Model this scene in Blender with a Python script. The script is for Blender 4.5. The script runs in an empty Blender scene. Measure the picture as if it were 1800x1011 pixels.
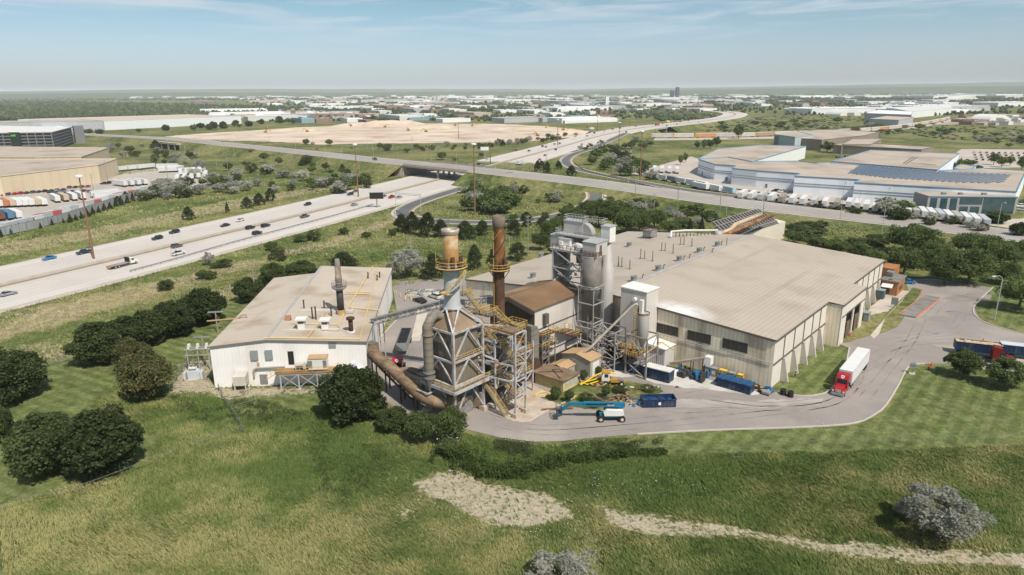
import bpy, math, random
import numpy as np
from mathutils import Vector, Matrix
random.seed(7); RNG = np.random.default_rng(11)
S = bpy.context.scene; COL = S.collection
rad = math.radians
# ------------------------------------------------------------------ camera
CAMH = 60.0; FPX = 1200.0
PITCH = math.atan(345.5/FPX); ROLL = rad(0.35)
cd = bpy.data.cameras.new("camera"); cd.sensor_width = 36; cd.lens = 24.0
cd.clip_start = 1; cd.clip_end = 60000
cam = bpy.data.objects.new("camera", cd); COL.objects.link(cam)
cam.matrix_world = Matrix.Translation((0, 0, CAMH)) @ Matrix.Rotation(math.pi/2-PITCH, 4, 'X') @ Matrix.Rotation(-ROLL, 4, 'Z')
S.camera = cam
# ------------------------------------------------------------------ sun + sky
SUN_DIR = Vector((0.57, -0.82, 0)).normalized(); ELEV = rad(53)
sd = bpy.data.lights.new("sun", 'SUN'); sd.energy = 4.9; sd.angle = rad(0.6); sd.color = (1.0, 0.93, 0.83)
sun = bpy.data.objects.new("sun", sd); COL.objects.link(sun)
to_sun = Vector((SUN_DIR.x*math.cos(ELEV), SUN_DIR.y*math.cos(ELEV), math.sin(ELEV)))
sun.rotation_euler = to_sun.to_track_quat('Z', 'Y').to_euler(); sun.location = (60, -60, 150)
W = bpy.data.worlds.new("World"); S.world = W; W.use_nodes = True
nt = W.node_tree; N = nt.nodes; L = nt.links
bg = N['Background']; sky = N.new('ShaderNodeTexSky'); sky.sky_type = 'NISHITA'; sky.sun_disc = False
sky.sun_elevation = ELEV; sky.sun_rotation = math.atan2(SUN_DIR.x, SUN_DIR.y)
sky.air_density = 1.0; sky.dust_density = 1.2; sky.ozone_density = 2.0; sky.altitude = 100
tc = N.new('ShaderNodeTexCoord'); sep = N.new('ShaderNodeSeparateXYZ'); L.new(tc.outputs['Generated'], sep.inputs[0])
mp = N.new('ShaderNodeMapping'); mp.inputs['Scale'].default_value = (3.2, 2.2, 34); mp.inputs['Rotation'].default_value = (0.0, 0.02, 0); mp.inputs['Location'].default_value = (1.37, .4, .2)
L.new(tc.outputs['Generated'], mp.inputs[0])
cn = N.new('ShaderNodeTexNoise'); cn.inputs['Scale'].default_value = 1.5; cn.inputs['Detail'].default_value = 9; cn.inputs['Roughness'].default_value = .58; cn.inputs['Distortion'].default_value = .55
L.new(mp.outputs[0], cn.inputs['Vector'])
cr = N.new('ShaderNodeMapRange'); cr.inputs['From Min'].default_value = .46; cr.inputs['From Max'].default_value = .68; L.new(cn.outputs[0], cr.inputs['Value'])
er = N.new('ShaderNodeMapRange'); er.inputs['From Min'].default_value = .045; er.inputs['From Max'].default_value = .105; L.new(sep.outputs[2], er.inputs['Value'])
cm = N.new('ShaderNodeMath'); cm.operation = 'MULTIPLY'; L.new(cr.outputs[0], cm.inputs[0]); L.new(er.outputs[0], cm.inputs[1])
cm2 = N.new('ShaderNodeMath'); cm2.operation = 'MULTIPLY'; cm2.inputs[1].default_value = .95; L.new(cm.outputs[0], cm2.inputs[0])
tint = N.new('ShaderNodeMix'); tint.data_type = 'RGBA'; tint.blend_type = 'MULTIPLY'; tint.inputs[0].default_value = 1
L.new(sky.outputs[0], tint.inputs[6]); SKYT = tint.inputs[7]
tr = N.new('ShaderNodeMapRange'); tr.inputs['From Min'].default_value = 0.0; tr.inputs['From Max'].default_value = .13; L.new(sep.outputs[2], tr.inputs['Value'])
tm = N.new('ShaderNodeMix'); tm.data_type = 'RGBA'; tm.inputs[6].default_value = (1.35, 1.4, 1.8, 1); tm.inputs[7].default_value = (.88, 1.1, 1.08, 1)
L.new(tr.outputs[0], tm.inputs[0]); L.new(tm.outputs[2], SKYT)
cmix = N.new('ShaderNodeMix'); cmix.data_type = 'RGBA'; L.new(cm2.outputs[0], cmix.inputs[0]); L.new(tint.outputs[2], cmix.inputs[6]); cmix.inputs[7].default_value = (7.2, 8.0, 8.8, 1)
L.new(cmix.outputs[2], bg.inputs[0]); bg.inputs[1].default_value = 0.088
S.view_settings.view_transform = 'Standard'; S.view_settings.look = 'None'; S.view_settings.exposure = 0.03; S.view_settings.gamma = 1
HAZE = 4.8e-5
S.cycles.max_bounces = 5; S.cycles.volume_bounces = 2; S.cycles.transparent_max_bounces = 8
# ------------------------------------------------------------------ photo-survey helpers (pixel of the 1800x1011 photo -> metres)
def ray(x, y):
    a, b = x-900., 505.5-y; c, s = math.cos(-ROLL), math.sin(-ROLL)
    a, b = a*c-b*s, a*s+b*c
    return (a, FPX*math.cos(PITCH)+b*math.sin(PITCH), -FPX*math.sin(PITCH)+b*math.cos(PITCH))
def G(x, y, z=0.):
    r = ray(x, y); t = (z-CAMH)/r[2]; return (r[0]*t, r[1]*t)
def ZH(xb, yb, yt):           # height of something standing at ground pixel (xb,yb) reaching row yt
    Y = G(xb, yb)[1]; r = ray(xb, yt); return CAMH+r[2]*Y/r[1]
def MPP(x, y):                # metres per pixel at a ground pixel
    g = G(x, y); return (g[1]*math.cos(PITCH)+CAMH*math.sin(PITCH))/FPX
HA = (53.8, 131.0); UX, UY = .65, .76; HROT = math.atan2(UY, UX)
def P(a, b, z=0.): return (HA[0]+a*UX-b*UY, HA[1]+a*UY+b*UX, z)     # hall frame -> world
# ------------------------------------------------------------------ materials
MATS = {}
def M(name, c, rough=.85, metal=0., var=.12, vs=.35, fine=0., rib=None, ribc=.82, bump=0., stain=None, ss=.12, samt=.5, objcol=False, spec=.3):
    if name in MATS: return MATS[name]
    m = bpy.data.materials.new(name); m.use_nodes = True; t = m.node_tree; n = t.nodes; l = t.links
    b = n['Principled BSDF']; b.inputs['Roughness'].default_value = rough; b.inputs['Metallic'].default_value = metal
    b.inputs['Specular IOR Level'].default_value = spec
    tcn = n.new('ShaderNodeTexCoord'); base = None
    if objcol:
        oi = n.new('ShaderNodeObjectInfo'); base = oi.outputs['Color']
    else:
        rg = n.new('ShaderNodeRGB'); rg.outputs[0].default_value = (*c, 1); base = rg.outputs[0]
    def mul(sock, fac, lo, hi):
        mr = n.new('ShaderNodeMapRange'); mr.inputs['From Min'].default_value = .3; mr.inputs['From Max'].default_value = .7
        mr.inputs['To Min'].default_value = lo; mr.inputs['To Max'].default_value = hi; l.new(fac, mr.inputs['Value'])
        x = n.new('ShaderNodeVectorMath'); x.operation = 'SCALE'; l.new(sock, x.inputs[0]); l.new(mr.outputs[0], x.inputs['Scale']); return x.outputs[0]
    def noise(sc, det=4, vec=None):
        x = n.new('ShaderNodeTexNoise'); x.inputs['Scale'].default_value = sc; x.inputs['Detail'].default_value = det
        l.new(vec or tcn.outputs['Object'], x.inputs['Vector']); return x.outputs[0]
    if var: base = mul(base, noise(vs, 6), 1-var, 1+var)
    if fine: base = mul(base, noise(6, 3), 1-fine, 1+fine)
    if stain:
        x = n.new('ShaderNodeMapping'); x.inputs['Scale'].default_value = (1, 1, .22 if rib and rib[0] == 'w' else 1); l.new(tcn.outputs['Object'], x.inputs[0])
        f = noise(ss, 7, x.outputs[0]); mr = n.new('ShaderNodeMapRange'); mr.inputs['From Min'].default_value = .5; mr.inputs['From Max'].default_value = .66
        mr.inputs['To Max'].default_value = samt; l.new(f, mr.inputs['Value'])
        mx = n.new('ShaderNodeMix'); mx.data_type = 'RGBA'; l.new(mr.outputs[0], mx.inputs[0]); l.new(base, mx.inputs[6]); mx.inputs[7].default_value = (*stain, 1); base = mx.outputs[2]
    hsock = None
    if rib:
        kind, sp = rib                                   # 'w' walls (x+y), 'x' stripes vary along x, 'y' along y, 'z'
        sx = n.new('ShaderNodeSeparateXYZ'); l.new(tcn.outputs['Object'], sx.inputs[0])
        if kind == 'w':
            ad = n.new('ShaderNodeMath'); l.new(sx.outputs[0], ad.inputs[0]); l.new(sx.outputs[1], ad.inputs[1]); v = ad.outputs[0]
        else: v = sx.outputs['xyz'.index(kind)]
        dv = n.new('ShaderNodeMath'); dv.operation = 'DIVIDE'; l.new(v, dv.inputs[0]); dv.inputs[1].default_value = sp
        fr = n.new('ShaderNodeMath'); fr.operation = 'FRACT'; l.new(dv.outputs[0], fr.inputs[0])
        gt = n.new('ShaderNodeMath'); gt.operation = 'GREATER_THAN'; l.new(fr.outputs[0], gt.inputs[0]); gt.inputs[1].default_value = .72
        mr = n.new('ShaderNodeMapRange'); l.new(gt.outputs[0], mr.inputs['Value']); mr.inputs['To Min'].default_value = 1; mr.inputs['To Max'].default_value = ribc
        x = n.new('ShaderNodeVectorMath'); x.operation = 'SCALE'; l.new(base, x.inputs[0]); l.new(mr.outputs[0], x.inputs['Scale']); base = x.outputs[0]; hsock = gt.outputs[0]
    l.new(base, b.inputs['Base Color'])
    if bump or hsock:
        bp = n.new('ShaderNodeBump'); bp.inputs['Strength'].default_value = bump or .4; bp.inputs['Distance'].default_value = .06
        l.new(hsock or noise(2.5, 5), bp.inputs['Height']); l.new(bp.outputs[0], b.inputs['Normal'])
    MATS[name] = m; return m
# ------------------------------------------------------------------ mesh accumulation
class MB:
    def __init__(s): s.v = []; s.f = []
    def q(s, *p):
        i = len(s.v); s.v += [tuple(a) for a in p]; s.f.append(tuple(range(i, i+len(p)))); return s
    def box(s, x0, y0, z0, x1, y1, z1, rz=0, c=None):
        ps = [(x, y, z) for z in (z0, z1) for x, y in ((x0, y0), (x1, y0), (x1, y1), (x0, y1))]
        if rz:
            cx, cy = c or ((x0+x1)/2, (y0+y1)/2); co, si = math.cos(rz), math.sin(rz)
            ps = [(cx+(x-cx)*co-(y-cy)*si, cy+(x-cx)*si+(y-cy)*co, z) for x, y, z in ps]
        i = len(s.v); s.v += ps
        s.f += [tuple(i+k for k in f) for f in ((0, 3, 2, 1), (4, 5, 6, 7), (0, 1, 5, 4), (1, 2, 6, 5), (2, 3, 7, 6), (3, 0, 4, 7))]; return s
    def prism(s, poly, z0, z1, top=True, bottom=True):
        a = sum(poly[k][0]*poly[(k+1) % len(poly)][1]-poly[(k+1) % len(poly)][0]*poly[k][1] for k in range(len(poly)))
        if a < 0: poly = poly[::-1]
        n = len(poly); i = len(s.v); z0s = z0 if hasattr(z0, '__len__') else [z0]*n; z1s = z1 if hasattr(z1, '__len__') else [z1]*n
        s.v += [(p[0], p[1], z) for p, z in zip(poly, z0s)]+[(p[0], p[1], z) for p, z in zip(poly, z1s)]
        for k in range(n): s.f.append((i+k, i+(k+1) % n, i+n+(k+1) % n, i+n+k))
        if top: s.f.append(tuple(i+n+k for k in range(n)))
        if bottom: s.f.append(tuple(i+n-1-k for k in range(n)))
        return s
    def side(s, prof, y0, y1):      # profile in x,z extruded along y
        n = len(prof); i = len(s.v); s.v += [(x, y0, z) for x, z in prof]+[(x, y1, z) for x, z in prof]
        for k in range(n): s.f.append((i+k, i+(k+1) % n, i+n+(k+1) % n, i+n+k))
        s.f.append(tuple(i+n-1-k for k in range(n))); s.f.append(tuple(i+n+k for k in range(n))); return s
    def cyl(s, p0, p1, r0, r1=None, n=10, caps=True):
        r1 = r0 if r1 is None else r1; p0 = Vector(p0); p1 = Vector(p1); d = (p1-p0)
        if d.length < 1e-6: return s
        d.normalize(); a = d.orthogonal().normalized() if abs(d.z) < .999 else Vector((1, 0, 0)); b = d.cross(a); i = len(s.v)
        for p, r in ((p0, r0), (p1, r1)):
            for k in range(n):
                t = 2*math.pi*k/n; w = p+a*(r*math.cos(t))+b*(r*math.sin(t)); s.v.append(tuple(w))
        for k in range(n): s.f.append((i+k, i+(k+1) % n, i+n+(k+1) % n, i+n+k))
        if caps: s.f.append(tuple(i+n-1-k for k in range(n))); s.f.append(tuple(i+n+k for k in range(n)))
        return s
    def lathe(s, c, prof, n=20, caps=True):   # prof list of (r,z)
        i = len(s.v)
        for r, z in prof:
            for k in range(n):
                t = 2*math.pi*k/n; s.v.append((c[0]+r*math.cos(t), c[1]+r*math.sin(t), z))
        for j in range(len(prof)-1):
            for k in range(n): s.f.append((i+j*n+k, i+j*n+(k+1) % n, i+(j+1)*n+(k+1) % n, i+(j+1)*n+k))
        if caps:
            s.f.append(tuple(i+n-1-k for k in range(n))); j = len(prof)-1; s.f.append(tuple(i+j*n+k for k in range(n)))
        return s
    def bar(s, p0, p1, w=.2, h=None):
        h = h or w; p0 = Vector(p0); p1 = Vector(p1); d = p1-p0
        if d.length < 1e-6: return s
        d.normalize(); up = Vector((0, 0, 1)) if abs(d.z) < .98 else Vector((1, 0, 0)); a = d.cross(up).normalized(); b = a.cross(d); i = len(s.v)
        for p in (p0, p1):
            for x, y in ((-1, -1), (1, -1), (1, 1), (-1, 1)): s.v.append(tuple(p+a*(x*w/2)+b*(y*h/2)))
        s.f += [tuple(i+k for k in f) for f in ((0, 3, 2, 1), (4, 5, 6, 7), (0, 1, 5, 4), (1, 2, 6, 5), (2, 3, 7, 6), (3, 0, 4, 7))]; return s
    def tube(s, pts, r, n=8, caps=True):
        pts = [Vector(p) for p in pts]; m = len(pts); i = len(s.v); rs = r if hasattr(r, '__len__') else [r]*m
        d0 = (pts[1]-pts[0]).normalized(); a = d0.orthogonal().normalized() if abs(d0.z) < .98 else Vector((1, 0, 0))
        for j, p in enumerate(pts):
            d = ((pts[min(j+1, m-1)]-p).normalized()+(p-pts[max(j-1, 0)]).normalized()).normalized()
            a = (a-d*a.dot(d)).normalized(); b = d.cross(a)
            for k in range(n):
                t = 2*math.pi*k/n; s.v.append(tuple(p+a*(rs[j]*math.cos(t))+b*(rs[j]*math.sin(t))))
        for j in range(m-1):
            for k in range(n): s.f.append((i+j*n+k, i+j*n+(k+1) % n, i+(j+1)*n+(k+1) % n, i+(j+1)*n+k))
        if caps:
            s.f.append(tuple(i+n-1-k for k in range(n))); j = m-1; s.f.append(tuple(i+j*n+k for k in range(n)))
        return s
    def rail(s, pts, h=1.1, sp=1.5, w=.07, closed=False):
        if closed: pts = list(pts)+[pts[0]]
        for p, q2 in zip(pts[:-1], pts[1:]):
            p = Vector(p); q2 = Vector(q2); Z = Vector((0, 0, h))
            s.bar(p+Z, q2+Z, w); s.bar(p+Z*.5, q2+Z*.5, w*.8); m = max(1, round((q2-p).length/sp))
            for k in range(m+1): t = p.lerp(q2, k/m); s.bar(t, t+Z, w)
        return s
    def build(s, name, mat, parent=None, smooth=False, off=None):
        me = bpy.data.meshes.new(name)
        vs = s.v if off is None else [(x-off[0], y-off[1], z-off[2]) for x, y, z in s.v]
        me.from_pydata(vs, [], s.f); me.materials.append(mat)
        if smooth:
            me.polygons.foreach_set('use_smooth', [len(p.vertices) <= 4 for p in me.polygons])
        me.update(); o = bpy.data.objects.new(name, me); COL.objects.link(o)
        if parent: o.parent = parent
        return o
def tag(o, label=None, cat=None, group=None, kind=None):
    if label: o['label'] = label
    if cat: o['category'] = cat
    if group: o['group'] = group
    if kind: o['kind'] = kind
    return o
def thing(name, label, cat, loc=(0, 0, 0), rz=0, group=None):
    o = bpy.data.objects.new(name, None); COL.objects.link(o); o.empty_display_size = .5
    o.location = loc if len(loc) == 3 else (*loc, 0); o.rotation_euler = (0, 0, rz); return tag(o, label, cat, group)
def dup(root, loc, rz=0, label=None, group=None, sc=None, color=None):
    def rec(o, par):
        c = o.copy(); COL.objects.link(c); c.parent = par
        for ch in KIDS.get(o.name, None) or [x for x in o.children]: rec(ch, c)
        return c
    r = rec(root, None); r.location = loc if len(loc) == 3 else (*loc, 0); r.rotation_euler = (0, 0, rz)
    if sc: r.scale = sc if hasattr(sc, '__len__') else (sc,)*3
    if label: r['label'] = label
    if group: r['group'] = group
    if color: setcol(r, color)
    return r
KIDS = {}
def setcol(o, c):
    o.color = (*c, 1)
    for ch in o.children_recursive: ch.color = (*c, 1)
def np_mesh(name, v, f, mat, col=None, smooth=False):
    me = bpy.data.meshes.new(name); v = np.asarray(v, np.float32); f = np.asarray(f, np.int32); k = f.shape[1]
    me.vertices.add(len(v)); me.vertices.foreach_set('co', v.ravel()); me.loops.add(f.size); me.loops.foreach_set('vertex_index', f.ravel())
    me.polygons.add(len(f)); me.polygons.foreach_set('loop_start', np.arange(0, f.size, k, dtype=np.int32))
    if smooth: me.polygons.foreach_set('use_smooth', np.ones(len(f), bool))
    me.update(calc_edges=True)
    if col is not None:
        ca = me.color_attributes.new('tone', 'FLOAT_COLOR', 'POINT'); ca.data.foreach_set('color', np.asarray(col, np.float32).ravel())
    me.materials.append(mat); o = bpy.data.objects.new(name, me); COL.objects.link(o); return o
ORD = ['first', 'second', 'third', 'fourth', 'fifth', 'sixth', 'seventh', 'eighth', 'ninth', 'tenth', 'eleventh', 'twelfth', 'thirteenth', 'fourteenth', 'fifteenth', 'sixteenth', 'seventeenth', 'eighteenth', 'nineteenth', 'twentieth', 'twenty-first', 'twenty-second', 'twenty-third', 'twenty-fourth', 'twenty-fifth', 'twenty-sixth', 'twenty-seventh', 'twenty-eighth', 'twenty-ninth', 'thirtieth']
def vnoise(x, y, sc, seed=0):      # cheap smooth value noise for masks
    r = np.random.default_rng(seed); g = r.random((256, 256)); x = np.asarray(x)/sc+1000; y = np.asarray(y)/sc+1000
    xi = np.floor(x).astype(int); yi = np.floor(y).astype(int); fx = x-xi; fy = y-yi; fx = fx*fx*(3-2*fx); fy = fy*fy*(3-2*fy)
    a = g[xi % 256, yi % 256]; b = g[(xi+1) % 256, yi % 256]; c = g[xi % 256, (yi+1) % 256]; d = g[(xi+1) % 256, (yi+1) % 256]
    return (a*(1-fx)+b*fx)*(1-fy)+(c*(1-fx)+d*fx)*fy
def fnoise(x, y, sc, seed=0): return .55*vnoise(x, y, sc, seed)+.28*vnoise(x, y, sc/2.3, seed+1)+.17*vnoise(x, y, sc/5, seed+2)
def poly_sd(px, py, poly):         # signed distance, positive inside
    px = np.asarray(px, float); py = np.asarray(py, float); d = np.full(px.shape, 1e18); ins = np.zeros(px.shape, bool); n = len(poly)
    for i in range(n):
        ax, ay = poly[i][:2]; bx, by = poly[(i+1) % n][:2]; ex, ey = bx-ax, by-ay; t = np.clip(((px-ax)*ex+(py-ay)*ey)/(ex*ex+ey*ey+1e-9), 0, 1)
        d = np.minimum(d, (px-ax-t*ex)**2+(py-ay-t*ey)**2)
        if ay != by: ins ^= ((ay > py) != (by > py)) & (px < (bx-ax)*(py-ay)/(by-ay)+ax)
    return np.where(ins, 1, -1)*np.sqrt(d)
def GP(pts, z=0.): return [G(p[0], p[1], z) for p in pts]
def resample(pts, step):
    out = []; pts = [Vector(p) if len(p) == 3 else Vector((*p, 0)) for p in pts]; n = len(pts)
    for i in range(n-1):
        p0 = pts[max(i-1, 0)]; p1 = pts[i]; p2 = pts[i+1]; p3 = pts[min(i+2, n-1)]; m = max(1, int((p2-p1).length/step))
        for k in range(m):
            t = k/m; out.append(.5*((2*p1)+(p2-p0)*t+(2*p0-5*p1+4*p2-p3)*t*t+(3*p1-p0-3*p2+p3)*t**3))
    out.append(pts[-1]); return out
def normals(path):
    r = []
    for i, p in enumerate(path):
        d = path[min(i+1, len(path)-1)]-path[max(i-1, 0)]; d.z = 0; d.normalize(); r.append(Vector((-d.y, d.x, 0)))
    return r
def ribbon(mb, path, o0, o1, dz=0., dash=None):     # strip between lateral offsets o0..o1 (left positive)
    nn = normals(path)
    for i in range(len(path)-1):
        if dash and (i % dash[1]) >= dash[0]: continue
        a, b = path[i], path[i+1]; z = Vector((0, 0, dz))
        mb.q(a+nn[i]*o0+z, b+nn[i+1]*o0+z, b+nn[i+1]*o1+z, a+nn[i]*o1+z)
    return mb
#@@SETTING
# ================================================================== SETTING: ground sheet
def axis(lo, hi, st, far, g=1.09):
    a = list(np.arange(lo, hi+.01, st)); s = st; x = hi; up = []
    while x < far: s *= g; x += s; up.append(x)
    s = st; x = lo; dn = []
    while x > -far: s *= g; x -= s; dn.append(x)
    return np.array(dn[::-1]+a+up)
gx = axis(-250, 280, 1.3, 26000); gy = axis(60, 520, 1.3, 26000); gy = gy[gy > -300]
XX, YY = np.meshgrid(gx, gy); fx, fy = XX.ravel(), YY.ravel(); nx = len(gx); ny = len(gy)
MOWN = [GP(p) for p in (
    [(-260, 960), (-300, 720), (0, 672), (100, 640), (140, 622), (250, 600), (330, 570), (380, 545), (430, 520), (452, 528), (380, 600), (345, 622), (300, 652), (290, 660), (296, 700), (215, 668), (150, 712), (262, 770), (258, 815), (150, 846), (60, 868)],
    [(1040, 799), (1130, 768), (1250, 758), (1500, 750), (1560, 720), (1598, 645), (1690, 640), (1800, 670), (2100, 700), (2100, 770), (1800, 778), (1500, 790), (1300, 796)],
    [(1360, 690), (1440, 603), (1492, 612), (1480, 660), (1450, 692)],
    [(690, 568), (745, 550), (740, 600), (675, 615), (668, 590)], [(700, 505), (790, 495), (770, 520), (710, 530)],
    [(1712, 540), (1745, 500), (1800, 500), (1800, 580), (1760, 572)], [(380, 690), (560, 680), (560, 720), (430, 730)],
    [(110, 328), (150, 316), (250, 305), (270, 312), (180, 325), (120, 345)])]
DIRT = [GP(p) for p in (
    [(722, 852), (760, 836), (800, 826), (850, 846), (905, 862), (960, 868), (1006, 898), (1012, 912), (985, 920), (930, 930), (865, 924), (820, 900), (790, 880), (745, 870)],
    [(1042, 886), (1100, 900), (1200, 912), (1300, 928), (1420, 948), (1500, 952), (1560, 962), (1700, 968), (1850, 968), (1850, 1000), (1700, 996), (1560, 988), (1430, 972), (1330, 950), (1240, 945), (1150, 945), (1080, 925)],
    [(707, 900), (715, 897), (719, 912), (710, 918)], [(300, 690), (326, 640), (368, 632), (378, 690)], [(378, 686), (560, 680), (560, 692), (380, 700)],
    [(640, 700), (820, 730), (930, 745), (990, 700), (1110, 700), (1130, 650), (1000, 600), (800, 600), (640, 640)])]
DRY = [GP(p) for p in (
    [(-200, 560), (0, 553), (300, 488), (450, 452), (560, 425), (700, 380), (700, 390), (600, 430), (500, 452), (300, 515), (0, 600), (-200, 640)],
    [(-200, 470), (0, 452), (200, 412), (400, 370), (600, 330), (600, 322), (400, 352), (200, 395), (0, 430), (-200, 450)],
    [(0, 610), (110, 600), (230, 570), (480, 470), (500, 480), (250, 590), (100, 640)], [(0, 660), (130, 600), (140, 615), (0, 700)])]
DRY2 = DRY+[GP(p) for p in (
    [(280, 870), (420, 850), (700, 900), (760, 960), (520, 960), (300, 940)], [(1330, 850), (1700, 790), (1800, 800), (1800, 830), (1550, 860), (1450, 920), (1330, 910)],
    [(0, 900), (250, 860), (500, 900), (560, 1011), (0, 1011)])]
LUSH = [GP(p) for p in (
    [(560, 720), (640, 760), (700, 820), (620, 880), (560, 870), (540, 790)], [(300, 700), (430, 690), (560, 740), (520, 760), (330, 740)],
    [(880, 1010), (1000, 920), (1080, 930), (1250, 960), (1500, 990), (1500, 1060), (900, 1060)], [(1000, 820), (1250, 800), (1500, 800), (1300, 850), (1200, 900), (1060, 890), (1010, 860)],
    [(820, 770), (960, 790), (1160, 790), (1160, 805), (960, 830), (860, 830)])]
def mask(polys, soft, nz=0.):
    near = (fx > -330) & (fx < 420) & (fy > 0) & (fy < 800); m = np.zeros(fx.shape)
    for p in polys: m[near] = np.maximum(m[near], np.clip(.5+poly_sd(fx[near], fy[near], p)/(2*soft), 0, 1))
    return m
zc = np.ones((len(fx), 4)); zc[:, 0] = mask(DIRT, 3.2); zc[:, 1] = mask(MOWN, .9); zc[:, 2] = mask(DRY, 5); zc[:, 3] = mask(LUSH, 5)
ii = np.arange(nx-1)[None, :]+(np.arange(ny-1)*nx)[:, None]; ii = ii.ravel()
fz = np.zeros_like(fx)
def ground_material():
    m = bpy.data.materials.new('ground_cover'); m.use_nodes = True; t = m.node_tree; n = t.nodes; l = t.links; b = n['Principled BSDF']
    b.inputs['Roughness'].default_value = .95; b.inputs['Specular IOR Level'].default_value = .1
    tcn = n.new('ShaderNodeTexCoord'); at = n.new('ShaderNodeVertexColor'); at.layer_name = 'tone'; sp = n.new('ShaderNodeSeparateColor'); l.new(at.outputs[0], sp.inputs[0])
    def noise(sc, det=5, dist=0, scale=None, ro=.55):
        x = n.new('ShaderNodeTexNoise'); x.inputs['Scale'].default_value = sc; x.inputs['Detail'].default_value = det; x.inputs['Distortion'].default_value = dist; x.inputs['Roughness'].default_value = ro
        if scale:
            k = n.new('ShaderNodeMapping'); k.inputs['Scale'].default_value = scale; k.inputs['Rotation'].default_value = (0, 0, .5); l.new(tcn.outputs['Object'], k.inputs[0]); l.new(k.outputs[0], x.inputs[0])
        else: l.new(tcn.outputs['Object'], x.inputs[0])
        return x.outputs[0]
    def rng(s, a, c, lo=0., hi=1.):
        x = n.new('ShaderNodeMapRange'); x.inputs[1].default_value = a; x.inputs[2].default_value = c; x.inputs[3].default_value = lo; x.inputs[4].default_value = hi; l.new(s, x.inputs[0]); return x.outputs[0]
    def mix(f, a, c):
        x = n.new('ShaderNodeMix'); x.data_type = 'RGBA'
        if hasattr(f, 'links'): l.new(f, x.inputs[0])
        else: x.inputs[0].default_value = f
        for i, s in ((6, a), (7, c)):
            if hasattr(s, 'links'): l.new(s, x.inputs[i])
            else: x.inputs[i].default_value = (*s, 1)
        return x.outputs[2]
    def op(o, a, c):
        x = n.new('ShaderNodeMath'); x.operation = o
        for i, s in ((0, a), (1, c)):
            if hasattr(s, 'links'): l.new(s, x.inputs[i])
            else: x.inputs[i].default_value = s
        return x.outputs[0]
    big = noise(.018, 6, .6); med = noise(.11, 6, .8); fine = noise(1.3, 6); fin2 = noise(5., 3)
    g1 = mix(rng(med, .42, .60), (.068, .093, .028), (.150, .158, .058))
    g2 = mix(rng(big, .42, .62), g1, (.215, .20, .085))
    dry = mix(rng(op('ADD', sp.outputs[2], op('MULTIPLY', op('SUBTRACT', med, .5), 1.6)), .35, .8), g2, (.33, .265, .17))
    lush = mix(rng(op('ADD', at.outputs[1], op('MULTIPLY', op('SUBTRACT', med, .5), 1.4)), .35, .75), dry, (.082, .125, .034))
    # mown grass with stripes
    xs = n.new('ShaderNodeSeparateXYZ'); l.new(tcn.outputs['Object'], xs.inputs[0])
    side = op('GREATER_THAN', xs.outputs[0], 0.)
    ra = op('SUBTRACT', op('MULTIPLY', xs.outputs[0], .76), op('MULTIPLY', xs.outputs[1], .65))
    la = op('ADD', op('MULTIPLY', xs.outputs[0], .47), op('MULTIPLY', xs.outputs[1], .88))
    co = op('ADD', op('MULTIPLY', side, ra), op('MULTIPLY', op('SUBTRACT', 1., side), la))
    st = op('SINE', op('ADD', op('MULTIPLY', co, 2.35), op('MULTIPLY', big, .9)), 0.)
    mown = mix(rng(st, -.5, .5), (.105, .133, .042), (.148, .170, .061)); mown = mix(rng(med, .45, .7, 0, .35), mown, (.20, .19, .085))
    c1 = mix(rng(op('ADD', sp.outputs[1], op('MULTIPLY', op('SUBTRACT', med, .5), .5)), .44, .56), lush, mown)
    tex = op('MULTIPLY', op('ADD', rng(fine, .3, .7, .74, 1.22), rng(fin2, .3, .7, -.14, .14)), rng(noise(.33, 6, .5), .36, .64, .68, 1.22))
    x = n.new('ShaderNodeVectorMath'); x.operation = 'SCALE'; l.new(c1, x.inputs[0]); l.new(tex, x.inputs[3])
    soil = mix(rng(noise(.5, 8, .2, None, .65), .35, .65), (.33, .275, .20), (.42, .355, .265)); soil = mix(rng(noise(1.7, 6), .5, .62, 0, .8), soil, (.17, .18, .08))
    sm = rng(op('ADD', sp.outputs[0], op('ADD', op('MULTIPLY', op('SUBTRACT', med, .5), 1.1), op('MULTIPLY', op('SUBTRACT', noise(1.1, 6), .5), 1.5))), .47, .56)
    l.new(mix(sm, x.outputs[0], soil), b.inputs['Base Color'])
    bp = n.new('ShaderNodeBump'); bp.inputs['Strength'].default_value = .9; bp.inputs['Distance'].default_value = .12
    l.new(op('ADD', op('MULTIPLY', fine, 1.), op('MULTIPLY', noise(.45, 5), 1.6)), bp.inputs['Height'])
    l.new(bp.outputs[0], b.inputs['Normal'])
    return m
GM = ground_material()
g = np_mesh('ground', np.stack([fx, fy, fz], 1), np.stack([ii, ii+1, ii+1+nx, ii+nx], 1), GM, zc, True); g['kind'] = 'structure'
def struct(name, mb, mat, smooth=False):
    o = mb.build(name, mat, smooth=smooth); o['kind'] = 'structure'; return o
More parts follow.
